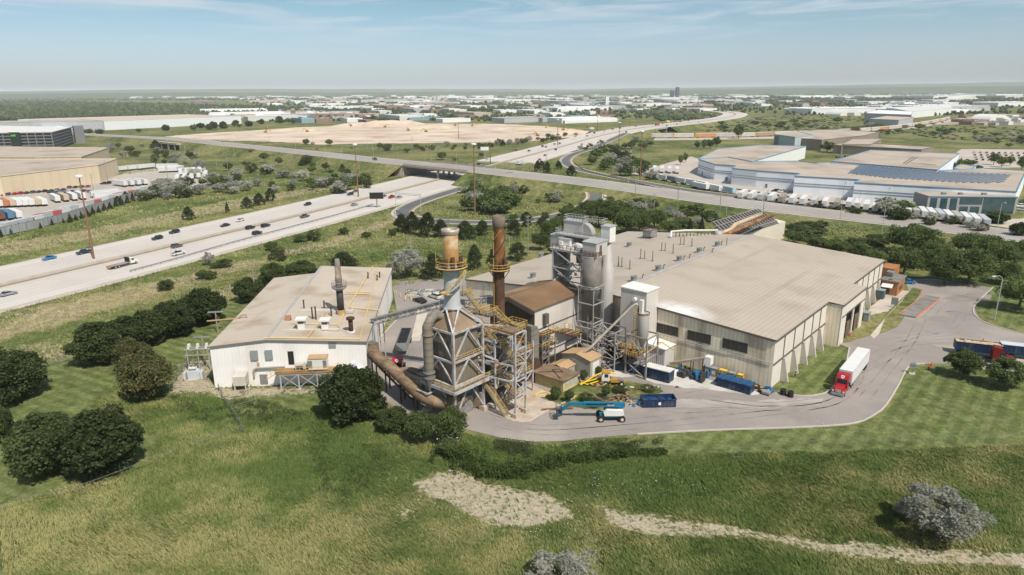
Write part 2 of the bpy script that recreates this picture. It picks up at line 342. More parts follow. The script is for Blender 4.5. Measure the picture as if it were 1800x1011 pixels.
# ------------------------------------------------------------------ paving materials
ASPH = M('yard_asphalt', (.265, .233, .212), var=.15, vs=.06, fine=.10, stain=(.35, .305, .265), ss=.07, samt=.8)
ASPH2 = M('old_road_asphalt', (.30, .275, .255), var=.10, vs=.03, fine=.06, stain=(.36, .33, .31), ss=.02, samt=.5)
RAMPM = M('ramp_asphalt', (.115, .115, .115), var=.12, vs=.05, fine=.08)
CONC = M('highway_concrete', (.55, .50, .455), var=.06, vs=.03, fine=.04, stain=(.42, .38, .34), ss=.03, samt=.5)
KERB = M('kerb_concrete', (.47, .43, .38), var=.1)
WHITE = M('white_paint', (.75, .73, .70), var=.05); YELL = M('yellow_paint', (.62, .36, .05), var=.05)
MEDC = M('median_dark', (.22, .195, .175), var=.12, fine=.1)
GRAV = M('gravel', (.44, .385, .32), var=.16, vs=.15, fine=.16)
DIRTM = M('building_site_soil', (.56, .455, .35), var=.14, vs=.012, fine=.05, stain=(.36, .24, .17), ss=.02, samt=.8)
# ------------------------------------------------------------------ freeway
hw = [(-330, -60, 0), (-215, 125, 0), (-166.5, 213.7, 0), (-119, 318, 0), (-86.5, 396, 0), (-53.5, 481, 0), (2, 630, 0), (60, 775, 1.), (113, 893, 4), (176, 1000, 7), (250, 1110, 7), (345, 1260, 6), (470, 1500, 5), (560, 1800, 4), (560, 2200, 3), (480, 2700, 2)]
HW = resample(hw, 12); mb = MB(); ribbon(mb, HW, 27.5, -27.5, .05)
struct('freeway', mb, CONC)
mb = MB()
for s in (1, -1):
    for o in (5.75, 9.45, 13.15, 16.85, 20.6):
        for e in (.9, -.9): ribbon(mb, HW, s*o+e+.4, s*o+e-.4, .062)
struct('wheel_tracks', mb, M('wheel_track', (.49, .445, .40), var=.1, vs=.05))
mb = MB(); ribbon(mb, HW, 2.3, -2.3, .075); struct('freeway_median', mb, MEDC)
mb = MB()
for o in (1.9, -1.9): ribbon(mb, HW, o+.12, o-.12, .085)
struct('median_lane_line', mb, YELL)
mb = MB()
for o in (3.9, -3.9): ribbon(mb, HW, o+.12, o-.12, .085)
struct('inner_lane_line', mb, YELL)
mb = MB()
for o in (7.6, 11.3, 15, 18.7): ribbon(mb, HW, o+.07, o-.07, .085, (1, 2)); ribbon(mb, HW, -o+.07, -o-.07, .085, (1, 2))
for o in (22.6, -22.6): ribbon(mb, HW, o+.12, o-.12, .085)
struct('freeway_lane_marks', mb, WHITE)
mb = MB(); ribbon(mb, HW[:70], -27.5, -31.5, .06); ribbon(mb, HW[:55], 27.5, 29, .06); struct('freeway_shoulder', mb, GRAV)
mb = MB()
nnh = normals(HW)
for i in range(12, len(HW)-1):
    a, b = HW[i], HW[i+1]
    for o in (0,): mb.bar(a+Vector((0, 0, .5)), b+Vector((0, 0, .5)), .35, .8)
tag(mb.build('median_barrier', KERB), 'low concrete barrier running down the middle of the freeway', 'barrier')
# far embankment carrying the freeway over the railway
def skirt(path, w, sl=2., z0=-.3, hole=None):
    mb = MB(); nn = normals(path)
    for i in range(len(path)-1):
        a, b = path[i], path[i+1]
        if max(a.z, b.z) < .25 or (hole and hole(i)): continue
        for s in (1, -1):
            A = a+nn[i]*w*s; B = b+nn[i+1]*w*s; A2 = A+nn[i]*s*(sl*a.z+.6); A2.z = z0; B2 = B+nn[i+1]*s*(sl*b.z+.6); B2.z = z0
            q = (A, B, B2, A2) if s < 0 else (A, A2, B2, B); mb.q(*q)
    return mb
# ------------------------------------------------------------------ crossing road on its embankment with the bridge
br = [(-900, 1280, 0), (-640, 1040, 2.5), (-415, 850, 6.5), (-283, 725, 7), (-190, 636, 7.2), (-98, 545, 7.5), (-52, 505, 7.6), (-11, 466, 7.5), (35, 424, 7), (67, 401, 5.4), (108, 372, 2.4), (148, 344, .5), (185, 313, .06), (214, 281, .06), (262, 232, .06), (330, 165, .06)]
BR = resample(br, 6); mb = MB(); ribbon(mb, BR, 11.5, -11.5, .1); struct('crossing_road', mb, ASPH2)
mb = MB()
for o in (.35, -.35): ribbon(mb, BR, o+.12, o-.12, .125)
struct('road_centre_line', mb, YELL)
mb = MB()
for o in (9.2, -9.2): ribbon(mb, BR, o+.1, o-.1, .125)
for o in (4.6, -4.6): ribbon(mb, BR, o+.08, o-.08, .125, (1, 2))
struct('road_lane_marks', mb, WHITE)
mb = MB(); ribbon(mb, BR, 11.5, 14, .02); ribbon(mb, BR, -11.5, -14, .02); struct('road_shoulder', mb, GRAV)
# span of the bridge over the freeway
hwc = lambda p: min((Vector((p.x, p.y, 0))-Vector((q.x, q.y, 0))).length for q in HW)
span = [i for i, p in enumerate(BR) if hwc(p) < 31]
emb = skirt(BR, 14, 2.0, -.3, lambda i: (i in span or i+1 in span))
EM = struct('road_embankment', emb, GM)
hwr = [i for i, p in enumerate(HW) if 176 < p.x < 212]
emb = skirt(HW, 27.6, 1.8, -.3, lambda i: (i in hwr)); struct('freeway_embankment', emb, GM)
B0, B1 = BR[span[0]-1], BR[span[-1]+1]
bt = thing('road_bridge', 'concrete road bridge carrying the crossing road over the freeway', 'bridge', (0, 0, 0))
BCON = M('bridge_concrete', (.40, .355, .30), var=.12, stain=(.22, .19, .16), ss=.2)
mb = MB(); sp = BR[span[0]-1:span[-1]+2]; nn = normals(sp)
for i in range(len(sp)-1):
    for s in (1, -1):
        o = 13.2*s; a, b = sp[i]+nn[i]*o, sp[i+1]+nn[i+1]*o; mb.bar(a+Vector((0, 0, -.15)), b+Vector((0, 0, -.15)), .5, 2.3)
    a, b = sp[i]-Vector((0, 0, .5)), sp[i+1]-Vector((0, 0, .5)); mb.bar(a, b, 26, .7)
    for o in (-9, -4.5, 0, 4.5, 9): mb.bar(a+nn[i]*o-Vector((0, 0, .9)), b+nn[i+1]*o-Vector((0, 0, .9)), .6, 1.2)
mb.build('bridge_deck', BCON, bt)
mb = MB(); dirp = (B1-B0).normalized(); prp = Vector((-dirp.y, dirp.x, 0)); hd = Vector((.37, .93, 0))
md = min(sp, key=lambda p: hwc(p))
for k in (-13, -4.4, 4.4, 13): c = md+hd*k; mb.box(c.x-.6, c.y-.6, -.2, c.x+.6, c.y+.6, 5.6, .9)
mb.bar(md+hd*(-14)+Vector((0, 0, -1.9)), md+hd*14+Vector((0, 0, -1.9)), 1.3, 1.); mb.build('pier', BCON, bt)
for e in (B0, B1):
    mb = MB(); mb.bar(e+prp*13.6-Vector((0, 0, 4)), e-prp*13.6-Vector((0, 0, 4)), 1.2, 7.6)
    for s in (1, -1):
        k = 1 if e is B0 else -1
        mb.q(e+prp*13.6*s+Vector((0, 0, -.2)), e+prp*17*s-dirp*6*k-Vector((0, 0, 3)), e+prp*17*s-dirp*6*k-Vector((0, 0, 8)), e+prp*13.6*s-Vector((0, 0, 8)))
    mb.build('abutment', BCON, bt)
for s in (1, -1):
    mb = MB()
    for i in range(len(sp)-1): mb.bar(sp[i]+nn[i]*13.2*s+Vector((0, 0, 1.25)), sp[i+1]+nn[i+1]*13.2*s+Vector((0, 0, 1.25)), .14)
    mb.build('bridge_rail', M('galv', (.38, .37, .36), rough=.6, metal=.4), bt)
# ramps
def road(name, pts, w, mat, z=.07, edge=None, sh=None):
    R = resample(pts, 4); mb = MB(); ribbon(mb, R, w/2, -w/2, z); struct(name, mb, mat)
    if sh: mb = MB(); ribbon(mb, R, w/2+sh, w/2, z-.02); ribbon(mb, R, -w/2, -w/2-sh, z-.02); struct(name+'_shoulder', mb, GRAV)
    mb = MB(); ribbon(mb, R, w/2-.5, w/2-.72, z+.02); struct(name+'_edge_line', mb, YELL)
    mb = MB(); ribbon(mb, R, -w/2+.72, -w/2+.5, z+.02); struct(name+'_white_line', mb, WHITE); return R
loop = [(-30, 445, 0.03), (-47, 400, 0.03), (-55, 372, .03), (-56, 347, .03), (-47, 331, .03), (-28, 322, .03), (1, 322, .05), (29, 342, .4), (46, 375, 2.0), (47, 402, 4.2), (36, 425, 6.2), (20, 441, 7.0), (-2, 459, 7.45)]
LP = road('loop_ramp', loop, 8.5, RAMPM, .12, sh=1.6); struct('ramp_embankment', skirt(LP, 5.8, 1.8), GM)
rmp = [(150, 915, 6.), (116, 815, 4.), (84, 725, 2.), (60, 668, 1), (49, 620, .4), (48, 575, .1), (56, 535, .1), (72, 497, .1), (92, 455, .1), (110, 421, .3), (124, 402, .5), (142, 378, .5), (160, 352, .2)]
RP = road('exit_ramp', rmp, 8.5, RAMPM, .1, sh=1.5); struct('exit_ramp_embankment', skirt(RP, 5.8, 1.8), GM)
# construction site
def sheet(name, px, mat, z, zz=0.):
    pts = [G(*p) for p in px]; mb = MB(); r_ = random.Random(3)
    if zz:
        q_ = []
        for k in range(len(pts)):
            a, b = pts[k], pts[(k+1) % len(pts)]; n_ = max(1, int(math.dist(a, b)/zz/1.5)); q_ += [(a[0]+(b[0]-a[0])*i/n_+r_.uniform(-zz, zz)*.8, a[1]+(b[1]-a[1])*i/n_+r_.uniform(-zz, zz)*.8) for i in range(n_)]
        pts = q_
    mb.q(*[(p[0], p[1], z) for p in (pts if sum(pts[k][0]*pts[(k+1) % len(pts)][1]-pts[(k+1) % len(pts)][0]*pts[k][1] for k in range(len(pts))) > 0 else pts[::-1])]); return struct(name, mb, mat)
sheet('building_site_soil', [(290, 240), (380, 233), (450, 229), (520, 224), (640, 219), (760, 217), (880, 218), (960, 222), (1020, 228), (1045, 233), (1020, 240), (960, 246), (900, 250), (800, 251), (700, 252), (560, 254), (470, 249), (350, 246)], DIRTM, .05, 5)
sheet('yard_concrete', [(-40, 480), (-40, 340), (100, 330), (150, 322), (205, 309), (232, 300), (360, 292), (372, 325), (250, 348), (130, 378), (0, 412)], M('lot_asphalt', (.40, .355, .31), var=.14, vs=.03, fine=.05), .03)
sheet('warehouse_lot', [(1110, 305), (1180, 285), (1215, 275), (1260, 290), (1300, 310), (1410, 330), (1510, 350), (1630, 385), (1790, 385), (2000, 360), (2000, 440), (1780, 402), (1600, 380), (1480, 366), (1330, 347), (1230, 330)], M('lot_asphalt2', (.44, .38, .325), var=.14, vs=.03, fine=.05), .03)
sheet('far_car_park', [(1690, 262), (1900, 264), (1900, 292), (1720, 296), (1670, 276)], M('lot_asphalt2', (.4, .37, .34)), .04)
sheet('rail_bed', [(1150, 243), (1350, 240), (1500, 232), (1600, 221), (1690, 207), (1700, 208), (1620, 224), (1510, 236), (1360, 244), (1150, 247)], GRAV, .04)
sheet('rail_yard', [(1600, 222), (1700, 205), (1790, 203), (1850, 206), (1850, 222), (1700, 218)], M('yardmud', (.30, .25, .2), var=.3, vs=.02), .03)
# plant yard: asphalt loop around the plant
sheet('plant_yard', [(640, 640), (665, 600), (700, 560), (690, 505), (700, 495), (780, 490), (830, 490), (960, 560), (1160, 640), (1356, 684), (1362, 692), (1412, 697), (1450, 692), (1478, 665), (1492, 612), (1476, 605), (1500, 600), (1530, 590), (1560, 560), (1600, 520), (1590, 490), (1640, 490), (1745, 506), (1712, 540), (1722, 562), (1760, 577), (1850, 600), (1950, 640), (1880, 668), (1740, 652), (1690, 640), (1625, 640), (1598, 645), (1578, 680), (1558, 712), (1540, 728), (1500, 745), (1400, 752), (1250, 757), (1120, 764), (1040, 770), (985, 776), (940, 777), (880, 770), (820, 755), (730, 735), (650, 690)], ASPH, .06)
sheet('gravel_patch', [(860, 715), (900, 742), (930, 742), (960, 724), (1005, 700), (1000, 690), (960, 690), (935, 675), (870, 690)], M('plant_gravel', (.46, .385, .31), var=.2, vs=.3, fine=.18, stain=(.38, .24, .12), ss=.2, samt=.6), .075, 0.35)
sheet('weedy_patch', [(950, 700), (1000, 716), (1060, 722), (1120, 702), (1165, 690), (1160, 680), (1090, 668), (1040, 664), (980, 690)], GM, .08, 0.35)
sheet('limestone_spill', [(1062, 650), (1100, 630), (1130, 640), (1180, 660), (1240, 665), (1300, 684), (1340, 690), (1330, 695), (1280, 690), (1240, 684), (1200, 682), (1150, 674), (1120, 662), (1075, 664)], M('white_spill', (.50, .47, .43), var=.12, vs=.2, fine=.1, stain=(.30, .28, .26), ss=.18, samt=.8), .08, 0.45)
sheet('gravel_apron', [(1522, 556), (1560, 548), (1600, 512), (1570, 508), (1530, 540)], GRAV, .08, 0.3)
sheet('paved_walk', [(1530, 590), (1536, 596), (1575, 560), (1612, 512), (1604, 508), (1560, 555)], M('walk_concrete', (.5, .44, .36)), .10)
sheet('office_lawn', [(1545, 588), (1578, 575), (1622, 510), (1604, 506), (1585, 530), (1556, 560)], GM, .13)
sheet('concrete_path', [(735, 545), (752, 548), (738, 600), (722, 600)], M('walk_concrete', (.5, .44, .36)), .10)
mb = MB()
for pts in ([(1412, 697), (1450, 692), (1480, 664), (1493, 612)], [(1625, 640), (1598, 645), (1578, 680), (1558, 712), (1540, 728), (1500, 745), (1400, 752), (1250, 757), (1120, 764)], [(1745, 506), (1712, 540), (1722, 562), (1760, 577), (1850, 600)], [(1362, 692), (1412, 697)], [(930, 742), (960, 724), (1010, 700)], [(700, 560), (665, 600), (650, 640)]):
    R = resample([(*G(*p), 0) for p in pts], 2)
    for a, b in zip(R[:-1], R[1:]): mb.bar(a+Vector((0, 0, .1)), b+Vector((0, 0, .1)), .28, .22)
struct('kerb', mb, KERB)
mb = MB()
for pts in ([(1500, 640), (1560, 615), (1640, 590), (1720, 590)], [(1490, 660), (1540, 640), (1600, 612), (1700, 608), (1760, 625)], [(1560, 600), (1620, 590), (1680, 570), (1690, 550)], [(1240, 690), (1180, 700), (1150, 712), (1190, 722), (1300, 720)], [(850, 730), (940, 752), (1100, 742), (1300, 722), (1450, 712)], [(860, 740), (950, 760), (1120, 750), (1320, 730), (1470, 705), (1510, 660)], [(1520, 700), (1560, 650), (1600, 600), (1620, 560)], [(1250, 700), (1350, 712), (1440, 705)], [(1230, 705), (1340, 718), (1450, 712), (1500, 680)], [(1630, 560), (1660, 530), (1700, 515)], [(720, 600), (740, 570), (800, 540)], [(1640, 600), (1700, 600), (1780, 612)]):
    R = resample([(*G(*p), 0) for p in pts], 2)
    for o in (1.0, -1.0): ribbon(mb, R, o+.12, o-.12, .066)
struct('tyre_marks', mb, M('tyre_mark', (.235, .205, .185), var=.35, vs=.4))
sheet('asphalt_patch', [(1660, 524), (1700, 516), (1745, 518), (1735, 530), (1670, 532)], M('patch_dark', (.235, .205, .185), var=.15, vs=.15, stain=(.28, .245, .22), ss=.2), .0635, .5); sheet('asphalt_patch', [(1640, 606), (1790, 616), (1860, 640), (1800, 636), (1660, 616)], M('sandy_patch', (.40, .34, .27), var=.15, vs=.2, stain=(.30, .26, .23), ss=.15, samt=.8), .0635, .5)
sheet('asphalt_patch', [(1180, 700), (1300, 706), (1450, 700), (1440, 712), (1300, 720), (1190, 716)], M('dusty_patch', (.37, .33, .30), var=.12, vs=.2, stain=(.29, .255, .23), ss=.12, samt=.9), .0635, .5)
# low hills on the horizon and a built-up sheet
mb = MB(); prev = None
HM = M('far_woods', (.055, .075, .035), var=.35, vs=.004)
ths = np.linspace(-1.15, 1.15, 160)
for rr, hh, sd_ in ((11500, 65, 3), (17000, 130, 9)):
    v = []; f = []
    for k, th in enumerate(ths):
        h = hh*(.55+.45*math.sin(th*3+sd_)**2+.25*fnoise(np.array([th*8000.]), np.array([0.]), 700, sd_)[0]+.3*max(th, -.3)); x, y = rr*math.sin(th), rr*math.cos(th)
        for q2, z in ((.9, -5), (1., h), (1.12, h*.8), (1.2, -5)): v.append((x*q2, y*q2, z))
    for k in range(len(ths)-1):
        for j in range(3): a = k*4+j; f.append((a, a+4, a+5, a+1))
    o = np_mesh('hills', v, f, HM); o['kind'] = 'structure'
# ================================================================== PLANT (hall frame: x along u, y along v)
def plant(name, label, cat, a, b, z=0, group=None):
    x, y = P(a, b)[:2]; t = thing(name, label, cat, (x, y, z), HROT, group); return t, (a, b, z)
ROOF = M('hall_roof_metal', (.43, .365, .295), rough=.7, var=.05, vs=.06, rib=('y', 1.15), ribc=.90, stain=(.345, .285, .225), ss=.09, samt=.65)
WALLB = M('beige_cladding', (.76, .66, .51), rough=.75, var=.08, vs=.2, rib=('w', .9), ribc=.86, stain=(.36, .29, .21), ss=.3, samt=.75)
WALLW = M('pale_panel', (.66, .61, .54), rough=.7, var=.05, vs=.15, stain=(.55, .48, .38), ss=.12, samt=.6)
TRIMD = M('dark_trim', (.12, .10, .085), var=.1); GLASSD = M('dark_window', (.045, .05, .05), rough=.25, var=.2, vs=1.)
STEEL = M('painted_steel', (.42, .425, .435), rough=.6, var=.16, vs=.5, stain=(.34, .19, .09), ss=.8, samt=.9)
GALV = M('galvanised', (.47, .46, .45), rough=.55, metal=.35, var=.12, vs=.4)
SILO = M('silo_metal', (.165, .15, .135), rough=.65, metal=.1, var=.12, vs=.25, stain=(.30, .26, .22), ss=.3, samt=.5)
SILOL = M('silo_light', (.38, .36, .335), rough=.6, metal=.1, var=.1, vs=.3)
YEL = M('safety_yellow', (.52, .36, .12), var=.2, vs=.8, stain=(.30, .15, .05), ss=.8, samt=.5)
RUST = M('rust', (.20, .095, .04), var=.35, vs=.35, stain=(.40, .22, .09), ss=.3, samt=.8)
RUSTD = M('dark_rust', (.085, .045, .028), var=.3, vs=.4, stain=(.17, .09, .05), ss=.35, samt=.8)
RUSTR = M('rusty_roof', (.20, .12, .065), rough=.75, var=.25, vs=.12, rib=('y', .9), ribc=.9, stain=(.38, .25, .13), ss=.1, samt=.8)
TANR = M('tan_roof', (.42, .28, .15), rough=.8, var=.15, vs=.2, rib=('y', .6), ribc=.9)
DUCT = M('duct_tan', (.22, .15, .09), rough=.65, var=.14, vs=.4, rib=('x', 1.1), ribc=.78, stain=(.42, .33, .22), ss=.3, samt=.5)
DUCTG = M('duct_grey', (.20, .18, .155), rough=.55, var=.15, vs=.4, rib=('z', 1.3), ribc=.8, stain=(.27, .20, .12), ss=.3, samt=.6)
CASE = M('casing_brown', (.20, .165, .125), rough=.7, var=.12, vs=.3, rib=('w', 1.0), ribc=.85, stain=(.15, .10, .06), ss=.3, samt=.5)
CONE = M('hopper_roof_brown', (.27, .20, .135), rough=.75, var=.1, vs=.2, stain=(.19, .13, .08), ss=.25, samt=.6)
BLACK = M('black_rubber', (.02, .02, .02), rough=.8, var=.1); CONCR = M('pad_concrete', (.45, .39, .32), var=.15, stain=(.35, .2, .1), ss=.4)
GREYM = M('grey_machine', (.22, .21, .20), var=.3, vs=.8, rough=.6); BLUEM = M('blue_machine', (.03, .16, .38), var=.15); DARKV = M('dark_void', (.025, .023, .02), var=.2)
GREYV = M('vent_grey', (.25, .27, .27), rough=.6, var=.1); WHTP = M('white_metal', (.68, .66, .62), rough=.6, var=.06, vs=.3)
rt = ROOF.node_tree; rn = rt.nodes; pb = rn['Principled BSDF']; src = pb.inputs['Base Color'].links[0].from_socket; rc = rn.new('ShaderNodeTexCoord')
for cx_, cy_, sx_, sy_, col_, am in ((1, 22, 7, 9, (.66, .65, .63), 1.5), (40, 12, 30, 1.2, (.30, .25, .20), .7), (60, 30, 30, 1.5, (.30, .25, .20), .6), (30, 60, 26, 14, (.36, .32, .28), .8)):
    k_ = rn.new('ShaderNodeMapping'); k_.inputs['Location'].default_value = (-cx_/sx_, -cy_/sy_, 0); k_.inputs['Scale'].default_value = (1/sx_, 1/sy_, 0); rt.links.new(rc.outputs['Object'], k_.inputs[0]); g_ = rn.new('ShaderNodeTexGradient'); g_.gradient_type = 'SPHERICAL'; rt.links.new(k_.outputs[0], g_.inputs[0])
    z_ = rn.new('ShaderNodeTexNoise'); z_.inputs['Scale'].default_value = .5; z_.inputs['Detail'].default_value = 7; rt.links.new(rc.outputs['Object'], z_.inputs[0]); q_ = rn.new('ShaderNodeMath'); q_.operation = 'MULTIPLY'; rt.links.new(g_.outputs[1], q_.inputs[0]); rt.links.new(z_.outputs[0], q_.inputs[1]); q2 = rn.new('ShaderNodeMath'); q2.operation = 'MULTIPLY'; q2.use_clamp = True; rt.links.new(q_.outputs[0], q2.inputs[0]); q2.inputs[1].default_value = am*1.6
    m_ = rn.new('ShaderNodeMix'); m_.data_type = 'RGBA'; rt.links.new(q2.outputs[0], m_.inputs[0]); rt.links.new(src, m_.inputs[6]); m_.inputs[7].default_value = (*col_, 1); src = m_.outputs[2]
rt.links.new(src, pb.inputs['Base Color'])
# ---- main hall
t, of = plant('production_hall', 'huge production hall with low grey beige gable roof and pale side wall', 'industrial hall', 0, 0)
def zr(b): return 10.9+b*.06 if b <= 40 else 13.3-(b-40)*.10
mb = MB(); T = .35
for b0, b1, a1 in ((0, 40, 88), (40, 88, 88)):
    z0, z1 = zr(b0), zr(b1); mb.q((-.4, b0-(.4 if b0 == 0 else 0), z0+.02), (a1, b0-(.4 if b0 == 0 else 0), z0+.02), (a1, b1, z1), (-.4, b1, z1))
mb.q((-.4, -.4, 10.9), (-.4, -.4, 10.6), (88, -.4, 10.6), (88, -.4, 10.9))
mb.q((33.8, -3.9, 10.7), (54.5, -3.9, 10.7), (54.5, -.4, 10.92), (33.8, -.4, 10.92))
roof = mb.build('roof', ROOF, t, off=of)
mb = MB()
for k in range(2):
    b0, b1 = (0, 40) if k == 0 else (40, 88); mb.bar((-.45, b0, zr(b0)-.2), (-.45, b1, zr(b1)-.2), .12, .42)
mb.bar((-.4, -.45, 10.75), (33.7, -.45, 10.75), .12, .4); mb.bar((33.7, -3.95, 10.62), (54.6, -3.95, 10.62), .12, .4); mb.bar((54.6, -.45, 10.75), (88, -.45, 10.75), .12, .4)
mb.build('roof_edge', TRIMD, t, off=of)
mb = MB(); mb.bar((0, 40, 13.42), (88, 40, 13.42), .9, .16); mb.build('ridge_cap', GALV, t, off=of)
mb = MB()
pts = [(0, 0), (0, 40), (0, 88)]
mb.q((0, 40, 0), (0, 0, 0), (0, 0, 10.6), (0, 40, 13.0)); mb.q((0, 88, 0), (0, 40, 0), (0, 40, 13.0), (0, 88, 8.2)); mb.build('front_wall', WALLB, t, off=of)
mb = MB(); mb.q((0, 0, 0), (34, 0, 0), (34, 0, 10.6), (0, 0, 10.6)); mb.build('side_wall', WALLW, t, off=of); mb = MB(); mb.q((54.4, 0, 0), (88, 0, 0), (88, 0, 10.6), (54.4, 0, 10.6)); mb.build('side_wall', WALLW, t, off=of)
mb = MB(); mb.q((88, 0, 0), (88, 88, 0), (88, 88, 8.2), (88, 40, 13), (88, 0, 10.6)); mb.q((88, 88, 0), (0, 88, 0), (0, 88, 8.2), (88, 88, 8.2)); mb.build('rear_wall', WALLB, t, off=of)
for a in (5.6, 11.8, 18., 24., 29.5, 60, 66, 72, 78, 84):
    mb = MB(); mb.box(a-.12, -.16, .1, a+.12, -.02, 10.5); mb.build('wall_joint', M('brown_joint', (.20, .13, .09), var=.2), t, off=of)
    mb = MB(); mb.side([(0, 0), (0, 5.2), (.5, 5.2), (1.7, 0)], 0, .55); mb.v = [(a-.27+y, -x-.03, z) for x, y, z in mb.v]; mb.f = [f[::-1] for f in mb.f]; mb.build('buttress', KERB, t, off=of)
mb = MB(); mb.box(.1, -.2, 5.1, 33.9, -.04, 5.45); mb.build('wall_band', TRIMD, t, off=of); mb = MB(); mb.box(54.6, -.2, 5.1, 87.8, -.04, 5.45); mb.build('wall_band', TRIMD, t, off=of)
for b0 in (5.6, 13.8, 21.6):
    w = MB().box(-.08, b0, 6.6, .0, b0+5.4, 8.5).build('window', GLASSD, t, off=of); mb = MB(); FR = M('window_frame_brown', (.085, .07, .055))
    for k in range(4): mb.box(-.16, b0+k*1.8-.08, 6.6, -.09, b0+k*1.8+.08, 8.5)
    mb.box(-.17, b0-.1, 8.5, -.0, b0+5.5, 8.65); mb.box(-.17, b0-.1, 6.45, -.0, b0+5.5, 6.6)
    for z in np.arange(6.8, 8.4, .3): mb.box(-.13, b0, z, -.085, b0+5.4, z+.06)
    o = mb.build('window_frame', FR, w, off=of)
mb = MB(); mb.tube([(-.2, .2, 5.6), (-.2, 8, 6.1), (-.2, 10, 5.7), (-.2, 26, 6.2)], .09, 6); mb.build('wall_pipe', GALV, t, off=of)
# dock annex
mb = MB(); mb.prism([(34, -3.5), (34, 0), (34.3, 0), (34.3, -3.5)], 0, 10.5); mb.build('annex_end_wall', WALLB, t, off=of); mb = MB(); mb.prism([(54.1, -3.5), (54.1, 0), (54.4, 0), (54.4, -3.5)], 0, 10.5); mb.build('annex_end_wall', WALLB, t, off=of)
mb = MB(); mb.box(34, -3.6, 7.6, 54.4, -3.3, 10.45); mb.box(34, -3.6, 0, 38.2, -3.3, 7.6); mb.box(51.5, -3.6, 0, 54.4, -3.3, 7.6); mb.box(44.5, -3.6, 0, 45.3, -3.3, 7.6)
mb.build('annex_front', WALLW, t, off=of)
mb = MB(); mb.box(38, -.9, .02, 51.6, -.7, 7.7); mb.build('loading_bay', DARKV, t, off=of)
for a in (41.6, 49.0): MB().box(a, -3.2, 0, a+2.7, -2.9, 4.2).build('bay_door', M('rusty_door', (.16, .11, .07), var=.4, vs=.6), t, off=of)
mb = MB(); mb.box(34.4, -3.75, 7.3, 54.3, -3.62, 7.55); mb.build('annex_band', TRIMD, t, off=of)
# roof fans and vent pipes stand on the roof
fan, fo = plant('roof_fan', 'x', 'roof vent', 0, 0)
MB().lathe((0, 0), [(1.0, 0), (1.0, .25)], 14).build('curb', GALV, fan); MB().lathe((0, 0), [(.75, .25), (.8, .5), (.8, 1.25), (.92, 1.35), (.92, 1.5), (.7, 1.5), (.7, 1.3)], 16, False).build('fan_drum', GREYV, fan, True)
MB().lathe((0, 0), [(.7, 1.28), (.1, 1.32)], 12).build('fan_grille', TRIMD, fan)
rfans = [(1105, 0), (1119, 496), (1162, 475), (1199, 458), (1234, 442), (1265, 432), (1111, 432), (942, 448+6), (946, 490-4)]
rf = [(1114, 492), (1157, 473), (1194, 456), (1229, 441), (1261, 430), (1106, 431), (937, 486), (951, 450)]
FL = ['nearest of the five grey drum fans lined up beside the hall ridge', 'second nearest drum fan in the line beside the hall ridge', 'middle drum fan in the line beside the hall ridge', 'fourth drum fan from the camera in the line beside the ridge', 'farthest drum fan in the line beside the hall ridge', 'grey drum fan standing alone near the back edge of the hall roof', 'grey drum fan on the lower roof left of the silos', 'grey drum fan at the left roof edge just behind the silos']
def on_roof(px, py):
    z = 12.5
    for _ in range(8):
        x, y = G(px, py, z); dx, dy = x-HA[0], y-HA[1]; b = (-dx*UY+dy*UX); z = zr(max(0, min(88, b)))
    return x, y, z
for k, (px, py) in enumerate(rf):
    x, y, z = on_roof(px, py+3)
    if k == 0: fan.location = (x, y, z); fan['label'] = FL[0]; fan['group'] = 'drum fans on the hall roof'; r = fan
    else: r = dup(fan, (x, y, z), HROT, FL[k])
gp, _ = plant('vent_pipe', 'x', 'vent pipe', 0, 0); MB().cyl((0, 0, 0), (0, 0, 2.9), .16, n=8).build('pipe', M('weathered_pipe', (.27, .20, .13), var=.3, vs=1), gp); MB().box(-.6, -.3, 0, .6, .3, .08).build('base_flashing', TRIMD, gp)
vp = [(1087, 468), (1093, 469), (1107, 473), (1126, 455), (1133, 455), (1147, 459), (1163, 441), (1169, 441), (1183, 445), (1196, 430), (1202, 430), (1216, 433), (1277, 432)]
for k, (px, py) in enumerate(vp):
    x, y, z = on_roof(px, py); lb = 'thin rusty vent pipe, %s from the left among those on the hall roof' % ORD[k]
    if k == 0: gp.location = (x, y, z); gp['label'] = lb; gp['group'] = 'thin vent pipes on the hall roof'
    else: dup(gp, (x, y, z), HROT, lb, sc=(1, 1, .85+.3*random.random()))
hk = MB(); hk.tube([(0, 0, 0), (0, 0, .9), (.25, 0, 1.2), (.6, 0, 1.2), (.75, 0, .9)], .12, 6); gq = tag(hk.build('gooseneck_vent', RUST), 'x', 'vent pipe')
gn = [(1129, 491), (1166, 473), (1202, 457), (1212, 454), (1237, 441), (1268, 431), (1252, 444)]
for k, (px, py) in enumerate(gn):
    x, y, z = on_roof(px, py); o = gq if k == 0 else gq.copy()
    if k: COL.objects.link(o)
    o.location = (x, y, z); o.rotation_euler = (0, 0, HROT); tag(o, 'small bent rusty vent by the hall ridge, %s from the left' % ORD[k], 'vent pipe', 'bent vents along the ridge')
x, y, z = on_roof(1142, 418)
t = thing('rooftop_unit', 'rusty grey cooling unit on legs at the back edge of the hall roof', 'cooling unit', (x, y, z), HROT); MB().box(-2.2, -1.6, .8, 2.2, 1.6, 2.9).build('casing', GREYM, t)
mb = MB()
for a in (-2, 2):
    for b in (-1.4, 1.4): mb.box(a-.1, b-.1, 0, a+.1, b+.1, .8)
mb.build('support_frame', RUSTD, t); mb = MB(); mb.rail([(-2.3, -1.7, 2.9), (2.3, -1.7, 2.9), (2.3, 1.7, 2.9), (-2.3, 1.7, 2.9)], .7, 1, .08, True); mb.build('top_rail', RUST, t)
